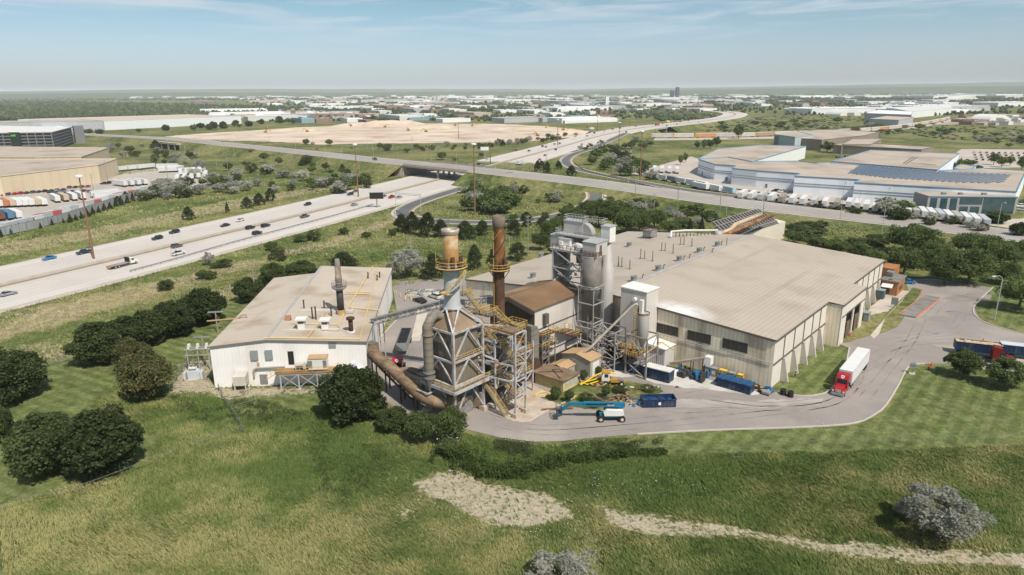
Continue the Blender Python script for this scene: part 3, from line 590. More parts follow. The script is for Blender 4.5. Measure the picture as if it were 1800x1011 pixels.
# ---- pipes and sloped cooler at the hall's back
t = thing('sawtooth_annex', 'long low pale building with open sloping racks behind the hall', 'industrial building', (0, 0, 0))
A0, A1, A2, A3 = G(1281, 418, 8), G(1381, 386, 8), G(1340, 376, 8), G(1250, 404, 8)
MB().prism([A0, A1, A2, A3], 0, [7.2, 7.2, 7.2, 7.2]).build('wall', M('cream_wall', (.62, .56, .46), var=.05), t)
mb = MB(); q = [Vector((*p, 0)) for p in (A0, A1, A2, A3)]
for k in range(17):
    f = k/16*.86+.02; a = q[0].lerp(q[1], f)+Vector((0, 0, 7.4)); b = q[3].lerp(q[2], f)+Vector((0, 0, 11)); mb.bar(a.lerp(b, .1), b, .25, .4)
for h in (.15, .45, .75, 1.): mb.bar(q[0].lerp(q[3], h)+Vector((0, 0, 7.4+3.6*h)), q[0].lerp(q[3], h).lerp(q[1].lerp(q[2], h), .88)+Vector((0, 0, 7.4+3.6*h)), .25)
mb.build('sloping_rack', M('rack_steel', (.30, .29, .28), var=.3, vs=.6), t); mb = MB(); mb.q(*[tuple(v) for v in (q[0]+Vector((0, 0, 7.25)), q[0].lerp(q[1], .88)+Vector((0, 0, 7.25)), q[3].lerp(q[2], .88)+Vector((0, 0, 10.6)), q[3]+Vector((0, 0, 10.6)))]); mb.build('rack_panels', TRIMD, t)
t = thing('roof_pipework', 'fat beige pipes with a thin white pipe run at the back of the hall roof', 'pipework', (0, 0, 0))
PB = M('beige_pipe', (.48, .36, .24), var=.2, vs=.3)
mb = MB(); mb.tube([(*G(1264, 413, 12), 12), (*G(1284, 404, 12.5), 12.5), (*G(1292, 395, 14), 14), (*G(1338, 377, 14), 14)], .8, 10); mb.build('upper_pipe', PB, t, True)
mb = MB(); mb.tube([(*G(1268, 416, 11.5), 11.5), (*G(1300, 402, 12.6), 12.6), (*G(1358, 378, 13), 13)], .75, 10); mb.build('lower_pipe', RUST, t, True)
mb = MB(); mb.tube([(*G(1179, 417, 11.2), 11.2), (*G(1180, 407, 12.8), 12.8), (*G(1206, 405, 13), 13), (*G(1262, 405, 13), 13)], .33, 8); mb.build('white_pipe', WHTP, t)
mb = MB()
for k in range(13): x, y = G(1188+k*6.3, 416, 11.2); mb.bar((x, y, 10.8), (x, y, 12.9-(k % 3)*.4), .25)
mb.build('pipe_stands', RUSTD, t)
mb = MB(); x, y = G(1262, 417, 11.2); mb.cyl((x, y, 10.4), (x, y, 13.4), 1.2, n=14); mb.build('vessel', SILOL, t, True)
# ---- brown roofed process building
t, of = plant('process_building', 'tall process building with rust brown gable roof beside the rusty chimney', 'industrial building', -24, 43.5)
SW = M('grey_white_cladding', (.60, .555, .51), rough=.7, var=.06, vs=.2, rib=('w', .9), ribc=.95, stain=(.42, .37, .31), ss=.15, samt=.5)
DBR = M('brown_cladding', (.115, .085, .05), rough=.8, var=.15, vs=.2, rib=('w', .9), ribc=.82)
mb = MB(); mb.q((-24, 43.8, 0), (-6, 43.8, 0), (-6, 43.8, 14.3), (-24, 43.8, 14.3)); mb.q((-6, 43.8, 0), (-6, 57, 0), (-6, 57, 14.3), (-6, 50.4, 15.9), (-6, 43.8, 14.3)); mb.build('side_wall', SW, t, off=of)
mb = MB(); mb.q((-24, 57, 0), (-24, 43.8, 0), (-24, 43.8, 14.3), (-24, 50.4, 15.8), (-24, 57, 14.3)); mb.q((-6, 57, 0), (-24, 57, 0), (-24, 57, 14.3), (-6, 57, 14.3)); mb.build('gable_wall', DBR, t, off=of)
mb = MB()
for s, b in ((1, 43.3), (-1, 57.5)):
    p = [(-25, b, 14.4), (-5.5, b, 14.4), (-5.5, 50.4, 16.2), (-25, 50.4, 16.2)]; q = [(x, y, z-.25) for x, y, z in p]
    if s < 0: p, q = p[::-1], q[::-1]
    mb.q(*p); mb.q(*q[::-1])
    for i in range(4): mb.q(p[i], q[i], q[(i+1) % 4], p[(i+1) % 4])
mb.build('roof', RUSTR, t, off=of)
mb = MB(); mb.box(-25, 43.2, 13.6, -24.9, 43.35, 14.3); mb.bar((-25.02, 43.4, 13.75), (-25.02, 50.4, 15.6), .1, .95); mb.bar((-25.02, 50.4, 15.6), (-25.02, 57.4, 13.75), .1, .95); mb.build('eave_fascia', TRIMD, t, off=of)
mb = MB(); mb.box(-23.9, 43.66, 9.2, -6.1, 43.79, 9.45); mb.box(-23.9, 43.6, 3.3, -6.05, 43.78, 3.5); mb.build('wall_seam', TRIMD, t, off=of)
mb = MB(); mb.box(-23.9, 43.2, 0, -6.1, 43.75, 1.7); mb.build('open_base', DARKV, t, off=of)
MB().box(-21.3, 42.9, 10.2, -20.0, 43.78, 12.6).build('vent_louvre', TRIMD, t, off=of); MB().box(-13, 43.68, 5.5, -11.6, 43.79, 7.8).build('side_door', WHTP, t, off=of)
mb = MB()
for a, b, z, la, lb in ((-24.6, 41.2, 8.6, 5.6, 2.5), (-24.8, 41.2, 6., 5.4, 2.5), (-16.5, 41.4, 7.2, 3.6, 2.3), (-12.6, 41.5, 5.4, 4.4, 2.2), (-29.5, 42, 8.6, 5, 3)): mb.box(a, b, z-.12, a+la, b+lb, z)
mb.build('access_platform', RUSTD, t, off=of)
mb = MB()
for a, b, z, la, lb in ((-24.6, 41.2, 8.6, 5.6, 2.5), (-24.8, 41.2, 6., 5.4, 2.5), (-16.5, 41.4, 7.2, 3.6, 2.3), (-12.6, 41.5, 5.4, 4.4, 2.2), (-29.5, 42, 8.6, 5, 3)): mb.rail([(a, b+lb, z), (a, b, z), (a+la, b, z), (a+la, b+lb, z)], 1.1, 1.2, .09)
mb.build('handrail', YEL, t, off=of)
mb = MB()
for a in (-24.4, -22.2, -19.8):
    for b in (41.3, 43): mb.bar((a, b, 0), (a, b, 8.5), .22)
for z in (1.5, 3.5, 4.7, 7.2):
    mb.bar((-24.4, 41.3, z), (-19.8, 41.3, z), .16); mb.bar((-24.4, 41.3, z), (-22.2, 41.3, z+1.5), .12)
mb.build('platform_frame', M('sooty_steel', (.2, .17, .14), var=.3, vs=.8), t, off=of)
mb = MB()
for k in range(14): a = -24+random.random()*4.2; z = 1+random.random()*6.3; mb.cyl((a, 41.8+random.random(), z), (a+.8+random.random()*1.6, 42+random.random(), z+random.uniform(-.5, .5)), .18+.2*random.random(), n=7)
mb.build('pipe_bundle', GREYM, t, off=of)
# ---- chimneys
def railring(mb, c, r, z, n=12, h=1.1, w=.08):
    pts = [(c[0]+r*math.cos(2*math.pi*k/n), c[1]+r*math.sin(2*math.pi*k/n), z) for k in range(n)]; mb.rail(pts, h, 5, w, True); return mb
CH1 = M('stack_bluegrey', (.43, .44, .44), rough=.55, var=.08, vs=.3, stain=(.28, .2, .12), ss=.35, samt=.35)
CH1T = M('stack_rusty_top', (.30, .165, .055), rough=.6, var=.25, vs=.5, stain=(.50, .43, .33), ss=.28, samt=.7)
c1 = (-49.4, 43.2)
t, of = plant('smokestack', 'wide smokestack, pale blue grey below and rusty above, on the framed tower', 'smokestack', *c1, z=21.3)
MB().lathe(c1, [(1.75, 21.3), (1.7, 21.6), (1.5, 22.2), (1.45, 29.6)], 24, False).build('lower_shaft', CH1, t, True, off=of)
MB().lathe(c1, [(1.42, 29.6), (1.42, 35.2), (1.36, 35.2)], 24, False).build('upper_shaft', CH1T, t, True, off=of)
MB().lathe(c1, [(1.5, 35.2), (1.66, 35.7), (1.66, 36.1), (1.3, 36.1), (1.2, 35.2), (1.1, 33)], 24, False).build('rim', M('rim_metal', (.42, .36, .30), var=.25, metal=.3, rough=.5), t, True, off=of)
MB().lathe(c1, [(1.1, 33), (.01, 33)], 16, False).build('flue', DARKV, t, off=of)
mb = MB().lathe(c1, [(1.46, 28.9), (2.9, 28.9), (2.9, 29.1), (1.46, 29.1)], 12, False); mb.build('platform', M('grating', (.17, .14, .11), var=.2), t, off=of)
mb = railring(MB(), c1, 2.85, 29.1, 12, 1.2, .1)
for z in (29.15,): mb.tube([(c1[0]+2.95*math.cos(k*math.pi/6), c1[1]+2.95*math.sin(k*math.pi/6), z) for k in range(13)], .13, 5)
for k in (1, 5): an = 2*math.pi*k/12; mb.cyl((c1[0]+2.85*math.cos(an), c1[1]+2.85*math.sin(an), 29.1), (c1[0]+2.85*math.cos(an), c1[1]+2.85*math.sin(an), 31.9), .05, n=5)
mb.build('handrail', YEL, t, off=of)
mb = MB()
for k, (r, z0, z1) in enumerate(((1.9, 29.1, 30.8), (1.8, 29.1, 31.2), (1.9, 29.1, 30.3), (1.85, 29.1, 31.0), (1.8, 29.1, 30.5))):
    an = -2.9+k*.75; x, y = c1[0]+r*math.cos(an), c1[1]+r*math.sin(an); mb.box(x-.3, y-.3, z0, x+.3, y+.3, z1, an)
mb.build('instrument_boxes', RUSTD, t, off=of)
def helix_stair(c, r0, r1, z0, z1, a0, a1, n, par, of, rail=YEL):
    mb = MB(); ms = MB(); pi = po = None
    for k in range(n+1):
        f = k/n; a = a0+(a1-a0)*f; z = z0+(z1-z0)*f; ca, sa = math.cos(a), math.sin(a)
        i_ = Vector((c[0]+r0*ca, c[1]+r0*sa, z)); o_ = Vector((c[0]+r1*ca, c[1]+r1*sa, z))
        ms.bar(i_, o_, .28, .05)
        if po is not None: ms.bar(po, o_, .1, .3); mb.bar(po+Vector((0, 0, 1.1)), o_+Vector((0, 0, 1.1)), .13); mb.bar(po+Vector((0, 0, .6)), o_+Vector((0, 0, .6)), .07)
        if k % 2 == 0: mb.bar(o_, o_+Vector((0, 0, 1.1)), .07)
        pi, po = i_, o_
    ms.build('stair', GALV, par, off=of); mb.build('stair_rail', rail, par, off=of)
helix_stair(c1, 1.5, 2.7, 24.6, 29, math.pi*1.15, math.pi*1.85, 18, t, of)
mb = MB(); mb.box(c1[0]-2.7, c1[1]-1.6, 24.4, c1[0]-1.3, c1[1]+.6, 24.6); mb.build('landing', YEL, t, off=of)
mb = MB()
for k in range(12): mb.bar((c1[0]+.9, c1[1]+1.35, 21.5+k*.6), (c1[0]+1.4, c1[1]+1.0, 21.5+k*.6), .06)
mb.bar((c1[0]+.9, c1[1]+1.35, 21.5), (c1[0]+.9, c1[1]+1.35, 29), .08); mb.bar((c1[0]+1.4, c1[1]+1.0, 21.5), (c1[0]+1.4, c1[1]+1., 29), .08); mb.build('ladder', RUST, t, off=of)
c2 = (-31.2, 47.6)
t, of = plant('smokestack', 'slim rusty smokestack with spiral fins and dark lower shaft by the brown shed', 'smokestack', *c2, z=0)
MB().lathe(c2, [(1.35, 0), (1.3, 10), (1.15, 12), (1.08, 24.2)], 22, False).build('lower_shaft', RUSTD, t, True, off=of)
RU2 = M('stack_orange_rust', (.24, .105, .04), rough=.65, var=.3, vs=.5, stain=(.42, .30, .17), ss=.4, samt=.75)
MB().lathe(c2, [(1.1, 24.2), (1.12, 33.0), (1.25, 33.2)], 22, False).build('upper_shaft', RU2, t, True, off=of)
MB().lathe(c2, [(1.15, 33.1), (1.32, 33.4), (1.32, 35.5), (1.18, 35.5), (1.1, 33.4), (.01, 33.4)], 22, False).build('cap', M('sooty_cap', (.15, .12, .095), var=.25, vs=.6), t, True, off=of)
for ph in (0, 2.1, 4.2):
    mb = MB(); R = []
    for k in range(31): f = k/30; a = ph+f*math.pi*1.35; R.append((math.cos(a), math.sin(a), 26+f*6.8))
    for p, q in zip(R[:-1], R[1:]):
        f0 = lambda p, r: (c2[0]+p[0]*r, c2[1]+p[1]*r, p[2]); mb.q(f0(p, 1.05), f0(q, 1.05), f0(q, 1.38), f0(p, 1.38)); mb.q((*f0(p, 1.38)[:2], p[2]-.12), (*f0(q, 1.38)[:2], q[2]-.12), (*f0(q, 1.05)[:2], q[2]-.12), (*f0(p, 1.05)[:2], p[2]-.12)); mb.q(f0(p, 1.38), f0(q, 1.38), (*f0(q, 1.38)[:2], q[2]-.12), (*f0(p, 1.38)[:2], p[2]-.12))
    mb.build('spiral_fin', RUSTD if ph else YEL, t, off=of)
mb = MB().lathe(c2, [(1.1, 23.6), (2.3, 24.1), (2.3, 24.3), (1.1, 24.3)], 14, False); mb.build('platform', RUSTD, t, off=of)
mb = railring(MB(), c2, 2.25, 24.3, 12, 1.2, .1); mb.tube([(c2[0]+2.33*math.cos(k*math.pi/6), c2[1]+2.33*math.sin(k*math.pi/6), 24.35) for k in range(13)], .13, 5); mb.build('handrail', YEL, t, off=of)
mb = MB()
for k in range(6): a = k*2*math.pi/6; mb.bar((c2[0]+1.1*math.cos(a), c2[1]+1.1*math.sin(a), 22.3), (c2[0]+2.2*math.cos(a), c2[1]+2.2*math.sin(a), 24), .14)
for k in range(7):
    a = -2.8+k*.6; x, y = c2[0]+1.5*math.cos(a), c2[1]+1.5*math.sin(a); z1 = 25.3+(k*37 % 5)*.35; mb.box(x-.25, y-.25, 24.3, x+.25, y+.25, z1, a); 
mb.build('brackets_and_boxes', RUSTD, t, off=of)
mb = MB(); mb.bar((c2[0]-1.05, c2[1]+.6, 11), (c2[0]-1.05, c2[1]+.6, 33), .14); mb.bar((c2[0]-.9, c2[1]+.95, 11), (c2[0]-.9, c2[1]+.95, 24), .1); mb.build('cable_duct', YEL, t, off=of)
MB().lathe(c2, [(1.7, 0), (1.6, 1.5)], 18).build('footing', CONCR, t, off=of)
# ---- framed process tower under the first stack
t, of = plant('process_tower', 'steel framed process tower with brown pyramid roof under the wide smokestack', 'process tower', *c1)
a0, a1, b0, b1 = -53.3, -45.5, 39.3, 47.1; cx, cy = c1
MB().box(a0+.7, b0+.7, 7.4, a1-.7, b1-.7, 17.3).build('casing', CASE, t, off=of)
mb = MB(); s = 3.45
for k in range(4):
    an = [(-1, -1), (1, -1), (1, 1), (-1, 1)]; p, q = an[k], an[(k+1) % 4]
    mb.q((cx+p[0]*s, cy+p[1]*s, 17.5), (cx+q[0]*s, cy+q[1]*s, 17.5), (cx+q[0]*1.3, cy+q[1]*1.3, 21.0), (cx+p[0]*1.3, cy+p[1]*1.3, 21.0))
mb.build('pyramid_roof', CONE, t, off=of)
mb = MB()
for k in range(4):
    an = [(-1, -1), (1, -1), (1, 1), (-1, 1)]; p, q = an[k], an[(k+1) % 4]; s2 = 3.15
    mb.q((cx+q[0]*s2, cy+q[1]*s2, 7.4), (cx+p[0]*s2, cy+p[1]*s2, 7.4), (cx+p[0]*.7, cy+p[1]*.7, 3.2), (cx+q[0]*.7, cy+q[1]*.7, 3.2))
mb.build('bottom_hopper', CASE, t, off=of)
for x in (a0, a1):
    for y in (b0, b1):
        zb = 0; mb = MB(); mb.bar((x, y, .8), (x, y, 17.8), .42); leg = mb.build('leg', STEEL, t, off=of); MB().box(x-.7, y-.7, 0, x+.7, y+.7, 1.0).build('footing', CONCR, leg, off=of)
mb = MB(); ring = [(a0, b0), (a1, b0), (a1, b1), (a0, b1)]
for z, w in ((17.8, .38), (12.2, .42), (7.4, .5)):
    for k in range(4): mb.bar((*ring[k], z), (*ring[(k+1) % 4], z), w*.7, w)
mb.build('ring_beams', STEEL, t, off=of)
def brace(z0, z1, w=.26):
    for k in range(4):
        p, q = Vector((*ring[k], 0)), Vector((*ring[(k+1) % 4], 0)); m = (p+q)/2; Z0 = Vector((0, 0, z0)); Z1 = Vector((0, 0, z1))
        MB().bar(p+Z0, m+Z1, w).build('brace', STEEL, t, off=of); MB().bar(q+Z0, m+Z1, w).build('brace', STEEL, t, off=of)
brace(12.4, 17.6); brace(7.6, 12.); brace(.9, 7.1)
for k in range(4):
    p = ring[k]; m = [(0, -1), (1, 0), (0, 1), (-1, 0)]
    for e in (m[k], m[k-1]): MB().bar((*p, 17.9), (cx+e[0]*1.7, cy+e[1]*1.7, 21.4), .3).build('roof_strut', STEEL, t, off=of)
mb = MB()
for k in range(8): a = k*math.pi/4; b = (k+1)*math.pi/4; mb.bar((cx+1.9*math.cos(a), cy+1.9*math.sin(a), 21.35), (cx+1.9*math.cos(b), cy+1.9*math.sin(b), 21.35), .22)
mb.build('top_ring', STEEL, t, off=of)
mb = MB(); mb.box(a0-1.2, b0-1.3, 7., a1+1.6, b0-.1, 7.15); mb.box(a0-1.3, b0-.1, 7., a0-.1, b1, 7.15); mb.box(a1+.1, b0-.1, 7., a1+1.6, b1, 7.15); mb.build('walkway', M('grating', (.17, .14, .11)), t, off=of)
mb = MB(); mb.box(a0-1.3, b0-1.5, 6.65, a1+1.7, b0-1.32, 7.25); mb.box(a0-1.5, b0-1.4, 6.65, a0-1.32, b1, 7.25); mb.build('walkway_fascia', STEEL, t, off=of)
mb = MB(); mb.rail([(a0-1.3, b1, 7.2), (a0-1.3, b0-1.3, 7.2), (a1+1.6, b0-1.3, 7.2)], 1.1, 1.3, .08); mb.rail([(a0+.2, b0-.2, 12.4), (a1+.5, b0-.2, 12.4)], 1., 1.6, .07); mb.build('walkway_rail', YEL, t, off=of)
mb = MB(); mb.box(a0+1.5, b0+1.5, 0, a1-1.5, b1-1.5, 3.4); mb.build('base_machine', GREYM, t, off=of)
mb = MB(); mb.box(a1-.3, b0+.2, 0, a1, b1+1, 3.6); mb.build('concrete_wall', CONCR, t, off=of)
# ---- stair tower and the maze of stairs between
t, of = plant('stair_tower', 'open steel stair tower with yellow railed stairs right of the process tower', 'stair tower', -44, 32.3)
sa0, sa1, sb0, sb1 = -44.2, -41.2, 32.3, 36.8; H_ = 16.9
for x, y in ((sa0, sb0), (sa1, sb0)):
    lg = MB().bar((x, y, .6), (x, y, H_), .3).build('leg', STEEL, t, off=of); MB().box(x-.5, y-.5, 0, x+.5, y+.5, .9).build('footing', CONCR, lg, off=of)
zs = [1, 4.2, 7.4, 10.6, 13.7, H_]; mb = MB()
for j, z in enumerate(zs[1:]):
    mb.bar((sa0, sb0, z), (sa1, sb0, z), .2, .24); p, q = ((sa0, sb0), (sa1, sb0)) if j % 2 == 0 else ((sa1, sb0), (sa0, sb0)); mb.bar((*p, zs[j]), (*q, z), .17)
mb.build('bracing', STEEL, t, off=of)
for z in (7.3, 10.5, H_):
    for x in (sa0, sa1): MB().bar((x, sb0, z), (x-(1.3 if x == sa0 else 0), 38.6, z+(.6 if z > 16 else 0)), .2, .32).build('tie_beam', STEEL if z < 16 else RUST, t, off=of)
def flight(p0, p1, w=.9, nm=('stair_flight', 'flight_rail'), par=None, of=None):
    p0, p1 = Vector(p0), Vector(p1); d = p1-p0; n = max(4, int(abs(d.z)/.28)); h = Vector((d.x, d.y, 0)).normalized(); s = Vector((-h.y, h.x, 0))*w/2
    ms = MB(); mr = MB()
    for e in (s, -s):
        ms.bar(p0+e, p1+e, .08, .28); mr.bar(p0+e+Vector((0, 0, 1)), p1+e+Vector((0, 0, 1)), .08); mr.bar(p0+e+Vector((0, 0, .55)), p1+e+Vector((0, 0, .55)), .06)
        for k in range(0, 5): c = p0.lerp(p1, k/4)+e; mr.bar(c, c+Vector((0, 0, 1)), .07)
    for k in range(n): c = p0.lerp(p1, (k+.5)/n); ms.bar(c-s, c+s, .28, .05)
    ms.build(nm[0], GALV if par is None else M('stair_metal', (.32, .26, .18), var=.2), par, off=of); mr.build(nm[1], YEL, par, off=of)
def deck(par, of, x0, y0, x1, y1, z, sides='nsew'):
    MB().box(x0, y0, z-.12, x1, y1, z).build('landing', M('grating', (.17, .14, .11)), par, off=of); mb = MB()
    S4 = {'s': ((x0, y0), (x1, y0)), 'n': ((x0, y1), (x1, y1)), 'w': ((x0, y0), (x0, y1)), 'e': ((x1, y0), (x1, y1))}
    for k in sides: mb.rail([(*S4[k][0], z), (*S4[k][1], z)], 1.05, 1.1, .085)
    mb.build('landing_rail', YEL, par, off=of)
deck(t, of, sa0, sb0, sa1, 36, H_+.1, 'sew'); deck(t, of, sa0+.2, sb0+.2, sa1, 34.4, 10.7, 'se'); deck(t, of, sa0+.2, 36.2, sa1, 39, 13.2, 'se')
flight((-41.7, 35.9, H_), (-40.6, 40.5, 18.5), .9, par=t, of=of); deck(t, of, -42.8, 40.5, -39.6, 42.3, 18.5, 'nse'); flight((-42.2, 42.3, 18.5), (-42.4, 46, 21.6), .9, par=t, of=of)
flight((sa0+.9, 33.9, 10.7), (sa0+.8, 38.6, 7.4), .9, par=t, of=of); flight((sa0+1.9, 34.2, 10.7), (sa0+1.9, 37.2, 13.2), .9, par=t, of=of); flight((sa0+1.2, 38.2, 13.2), (sa0+1, 42, 16.8), .9, par=t, of=of)
flight((-45.4, 40.3, 6.9), (-44.9, 34.0, .1), 1.0, par=t, of=of); flight((sa0+1.6, 38.6, 7.4), (sa0+1.8, 34.2, 3.4), .9, par=t, of=of); deck(t, of, sa0+.8, 33, sa1, 34.4, 3.4, 'se'); flight((sa0+2.5, 34, 3.4), (sa0+2.6, 38.2, .1), .9, par=t, of=of)
t, of = plant('equipment_frame', 'crowded steel frame of stairs, fans and walkways behind the stair tower', 'process frame', -41, 40)
fa0, fa1, fb0, fb1 = -44.2, -32.5, 37.2, 48.5
for x in (fa0+.1, -39, fa1):
    for y in (fb0+.3, 43, fb1):
        if x == fa1 and y == fb1: continue
        MB().bar((x, y, 0), (x, y, 14.6 if x < fa1 else 11), .3).build('column', STEEL, t, off=of)
mb = MB()
for z in (4.6, 9.2, 13.9):
    for y in (fb0+.3, 43, fb1): mb.bar((fa0, y, z), (fa1 if z < 12 else -39, y, z), .22, .3)
    for x in (fa0+.1, -39, fa1):
        if x < fa1 or z < 12: mb.bar((x, fb0+.3, z), (x, fb1, z), .22, .3)
for k in range(3): mb.bar((fa0+.1, fb0+.3, 4.6*k), (-39, fb0+.3, 4.6*(k+1)), .16); mb.bar((-39, fb0+.3, 4.6*k), (fa1, fb0+.3, 4.6*(k+1)) if k < 2 else (-39, fb0+.3, 13.9), .16)
mb.bar((-45.5, 39.3, 17.6), (-41.3, 36.8, 16.8), .3); mb.bar((-45.5, 39.3, 11.5), (-44.2, 36.8, 10.6), .25)
mb.build('beams', STEEL, t, off=of)
deck(t, of, fa0, 41, -39, fb1, 14., 'nsew'); deck(t, of, -39, fb0+.3, fa1, 43, 9.4, 'sew'); deck(t, of, -39, 43, fa1, fb1, 11., 'ne'); deck(t, of, fa0, fb0+.3, fa1, fb1, 4.8, 'se')
deck(t, of, -45.3, 44.6, -39, 49.8, 17.6, 'nsew'); deck(t, of, -37, 40.6, -30.5, 44.6, 13.2, 'nsew')
flight((-37.4, 43.4, 16.7), (-34, 41, 13.3), 1., par=t, of=of); flight((-41, 48.2, 14), (-41.2, 41.3, 9.6), 1., par=t, of=of)
flight((-36.5, 46, 11), (-36.7, 40.5, 5), 1., par=t, of=of)
deck(t, of, -39.6, 43.2, -37, 46.4, 16.8, 'nse'); deck(t, of, -43.6, 46, -41.2, 48.6, 21.6, 'nse')
mb = MB(); mb.cyl((-42, 39.6, 10.4), (-40, 39.9, 10.5), .55, n=10); mb.cyl((-40.6, 39.4, 9.7), (-40.6, 39.4, 11.0), .35, n=10); mb.cyl((-39.8, 39.4, 10.4), (-38.6, 39.4, 10.3), .4, n=10); mb.build('blue_motor', BLUEM, t, off=of)
mb = MB(); mb.lathe((-36.3, 42.), [(.3, 4.9), (1.5, 6.6), (1.5, 9.2), (1.0, 9.3)], 14); mb.cyl((-41.5, 45.5, 5.5), (-38.5, 46, 8.3), 1.0, n=14); mb.build('fan_housing', SILOL, t, True, off=of)
mb = MB()
for k in range(46):
    a = random.uniform(fa0+.5, fa1-.5); b = random.uniform(fb0+.8, fb1-.5); z = random.choice((0.2, 5., 9.6)); w = random.uniform(.3, .9)
    if k % 2: mb.box(a-w, b-w*.7, z, a+w, b+w*.7, z+random.uniform(.8, 2.6))
    else: mb.cyl((a, b, z+.2), (a+random.uniform(-1.5, 1.5), b+random.uniform(-2, 2), z+random.uniform(.5, 3)), random.uniform(.15, .4), n=8)
mb.build('machinery', GREYM, t, off=of)
mb = MB()
for k in range(26): a = random.uniform(fa0+.5, fa1-.5); b = random.uniform(fb0+.5, fb1-1); z = random.uniform(.6, 12); mb.tube([(a, b, z), (a+1.5, b, z), (a+1.5, b+1.5, z), (a+1.5, b+1.5, z-1.2)], .15, 6)
mb.build('rusty_pipes', RUST, t, off=of)
# tall curved fan casing right of the stair tower
t, of = plant('fan_casing', 'tall narrow brown fan casing with curved top beside the stair tower', 'fan casing', -36, 36)
pr = [(-37.4, 1.2), (-36.2, .4), (-35.1, 1.2), (-34.6, 4), (-34.6, 10.6), (-35.2, 12.0), (-36.6, 12.6), (-37.2, 12.4), (-37.2, 8), (-37.6, 4)]
mb = MB().side([(x+8.2, z) for x, z in pr], 40.7, 42.2); mb.f = [f[::-1] for f in mb.f]; mb.build('casing', DUCTG, t, off=of); mb = MB(); mb.cyl((-28.4, 40.3, 3), (-28.4, 42.6, 3), 2.2, n=20); mb.cyl((-31.5, 42, 3.2), (-28.4, 42, 3.2), .9, n=12); mb.build('scroll', RUSTD, t, off=of)
mb = MB(); mb.box(-29.4, 40.2, 0, -27.2, 42.8, .9); mb.build('footing', CONCR, t, off=of)
# ---- silo group
def silo(name, label, c, prof, mat, of_=None, group='steel silos by the hall'):
    t, of = plant(name, label, 'silo', c[0], c[1], group=group); MB().lathe(c, prof, 26).build('shell', mat, t, True, off=of); return t, of
cA, cB, cC = (-7.9, 40), (-2.3, 39.5), (-2.5, 52.5)
t, of = silo('silo', 'nearest big grey silo with conical bottom and a grey hut on top', cA, [(.35, 8.4), (2.15, 16.5), (2.2, 16.6), (2.2, 24)], SILO)
mb = MB(); mb.lathe(cA, [(2.24, 23.8), (2.24, 24.1)], 26, False); mb.lathe(cA, [(2.22, 16.4), (2.24, 16.7)], 26, False); mb.build('band', GALV, t, off=of)
for x in (-10, -5.8):
    for y in (37.9, 42.1): MB().bar((x, y, 0), (x, y, 17.2), .16).build('leg', GALV, t, off=of)
mb = MB()
for z in (4, 8.5, 13, 17):
    mb.bar((-10, 37.9, z), (-5.8, 37.9, z), .2); mb.bar((-10, 37.9, z), (-10, 42.1, z), .2); mb.bar((-5.8, 37.9, z), (-5.8, 42.1, z), .2)
for z in (4, 8.5): mb.bar((-10, 37.9, z-4), (-5.8, 37.9, z), .12); mb.bar((-10, 42.1, z), (-10, 37.9, z-4), .12)
mb.build('bracing', GALV, t, off=of)
silo('silo', 'right hand light silo with a tall tapered top', cB, [(.8, 1), (1.62, 3), (1.62, 20), (1.5, 20.1), (.75, 26.4)], SILOL)
silo('silo', 'left hand dark grey silo behind the brown roofed building', cC, [(2.1, 2), (2.1, 22.5)], SILO)
t, of = plant('silo_top_platform', 'steel platforms, railings and huts on top of the silo group', 'silo gantry', -4, 46, 24)
PEN = M('penthouse_grey', (.50, .47, .44), rough=.65, var=.08, vs=.3, rib=('w', .8), ribc=.92)
def hut(nm, x0, y0, z0, x1, y1, z1, m=PEN, slope=.25):
    MB().box(x0, y0, z0, x1, y1, z1).build(nm, m, t, off=of); mb = MB(); mb.prism([(x0-.15, y0-.15), (x1+.15, y0-.15), (x1+.15, y1+.15), (x0-.15, y1+.15)], z1+.003, [z1+.12, z1+.12+slope, z1+.12+slope, z1+.12]); mb.build('hut_roof', GALV, t, off=of)
hut('silo_hut', -9.5, 37.9, 24.1, -5.0, 41.6, 27.2); MB().box(-8.2, 37.84, 24.3, -7.3, 37.9, 26.6).build('hut_door', TRIMD, t, off=of)
hut('filter_box', -3.5, 38.3, 26.4, -1.0, 40.7, 30.0, WHTP, .1); hut('lift_head', -4.4, 50.6, 22.6, -.4, 54.6, 26.4, GALV); hut('white_hut', -5.2, 48.3, 23., -2.6, 51.5, 26., WHTP); hut('upper_hut', -2.5, 46.5, 27.1, -.5, 52, 29.9)
mb = MB(); cyl = [(x, z) for x, z in [(0, 0)]+[(2.6*math.cos(k*math.pi/16), 2.6*math.sin(k*math.pi/16)) for k in range(9)]]; mb.side([(p[0], p[1]) for p in cyl], 0, 1.6); mb.v = [(-2.4+y, 46.3-x+.2, 27.2+z) for x, y, z in mb.v]; mb.build('curved_cover', SILOL, t, off=of)
mb = MB(); mb.box(-4.6, 40.5, 26.7, -1.2, 53, 27.0); mb.box(-7.8, 41.8, 23.9, -3., 52.5, 24.05); mb.build('deck', GALV, t, off=of)
mb = MB(); mb.rail([(-1.2, 53, 27), (-4.6, 53, 27), (-4.6, 41, 27), (-1.2, 41, 27)], 1.2, 1.2, .09); mb.rail([(-2.5, 46.5, 30.1), (-.4, 46.5, 30.1), (-.4, 52, 30.1), (-2.5, 52, 30.1)], 1.2, 1., .09, True); mb.rail([(-3.3, 40.8, 30.2), (-.8, 40.8, 30.2), (-.8, 46, 30.2), (-3.3, 46, 30.2)], 1.2, 1., .09, True); mb.build('upper_rail', GALV, t, off=of)
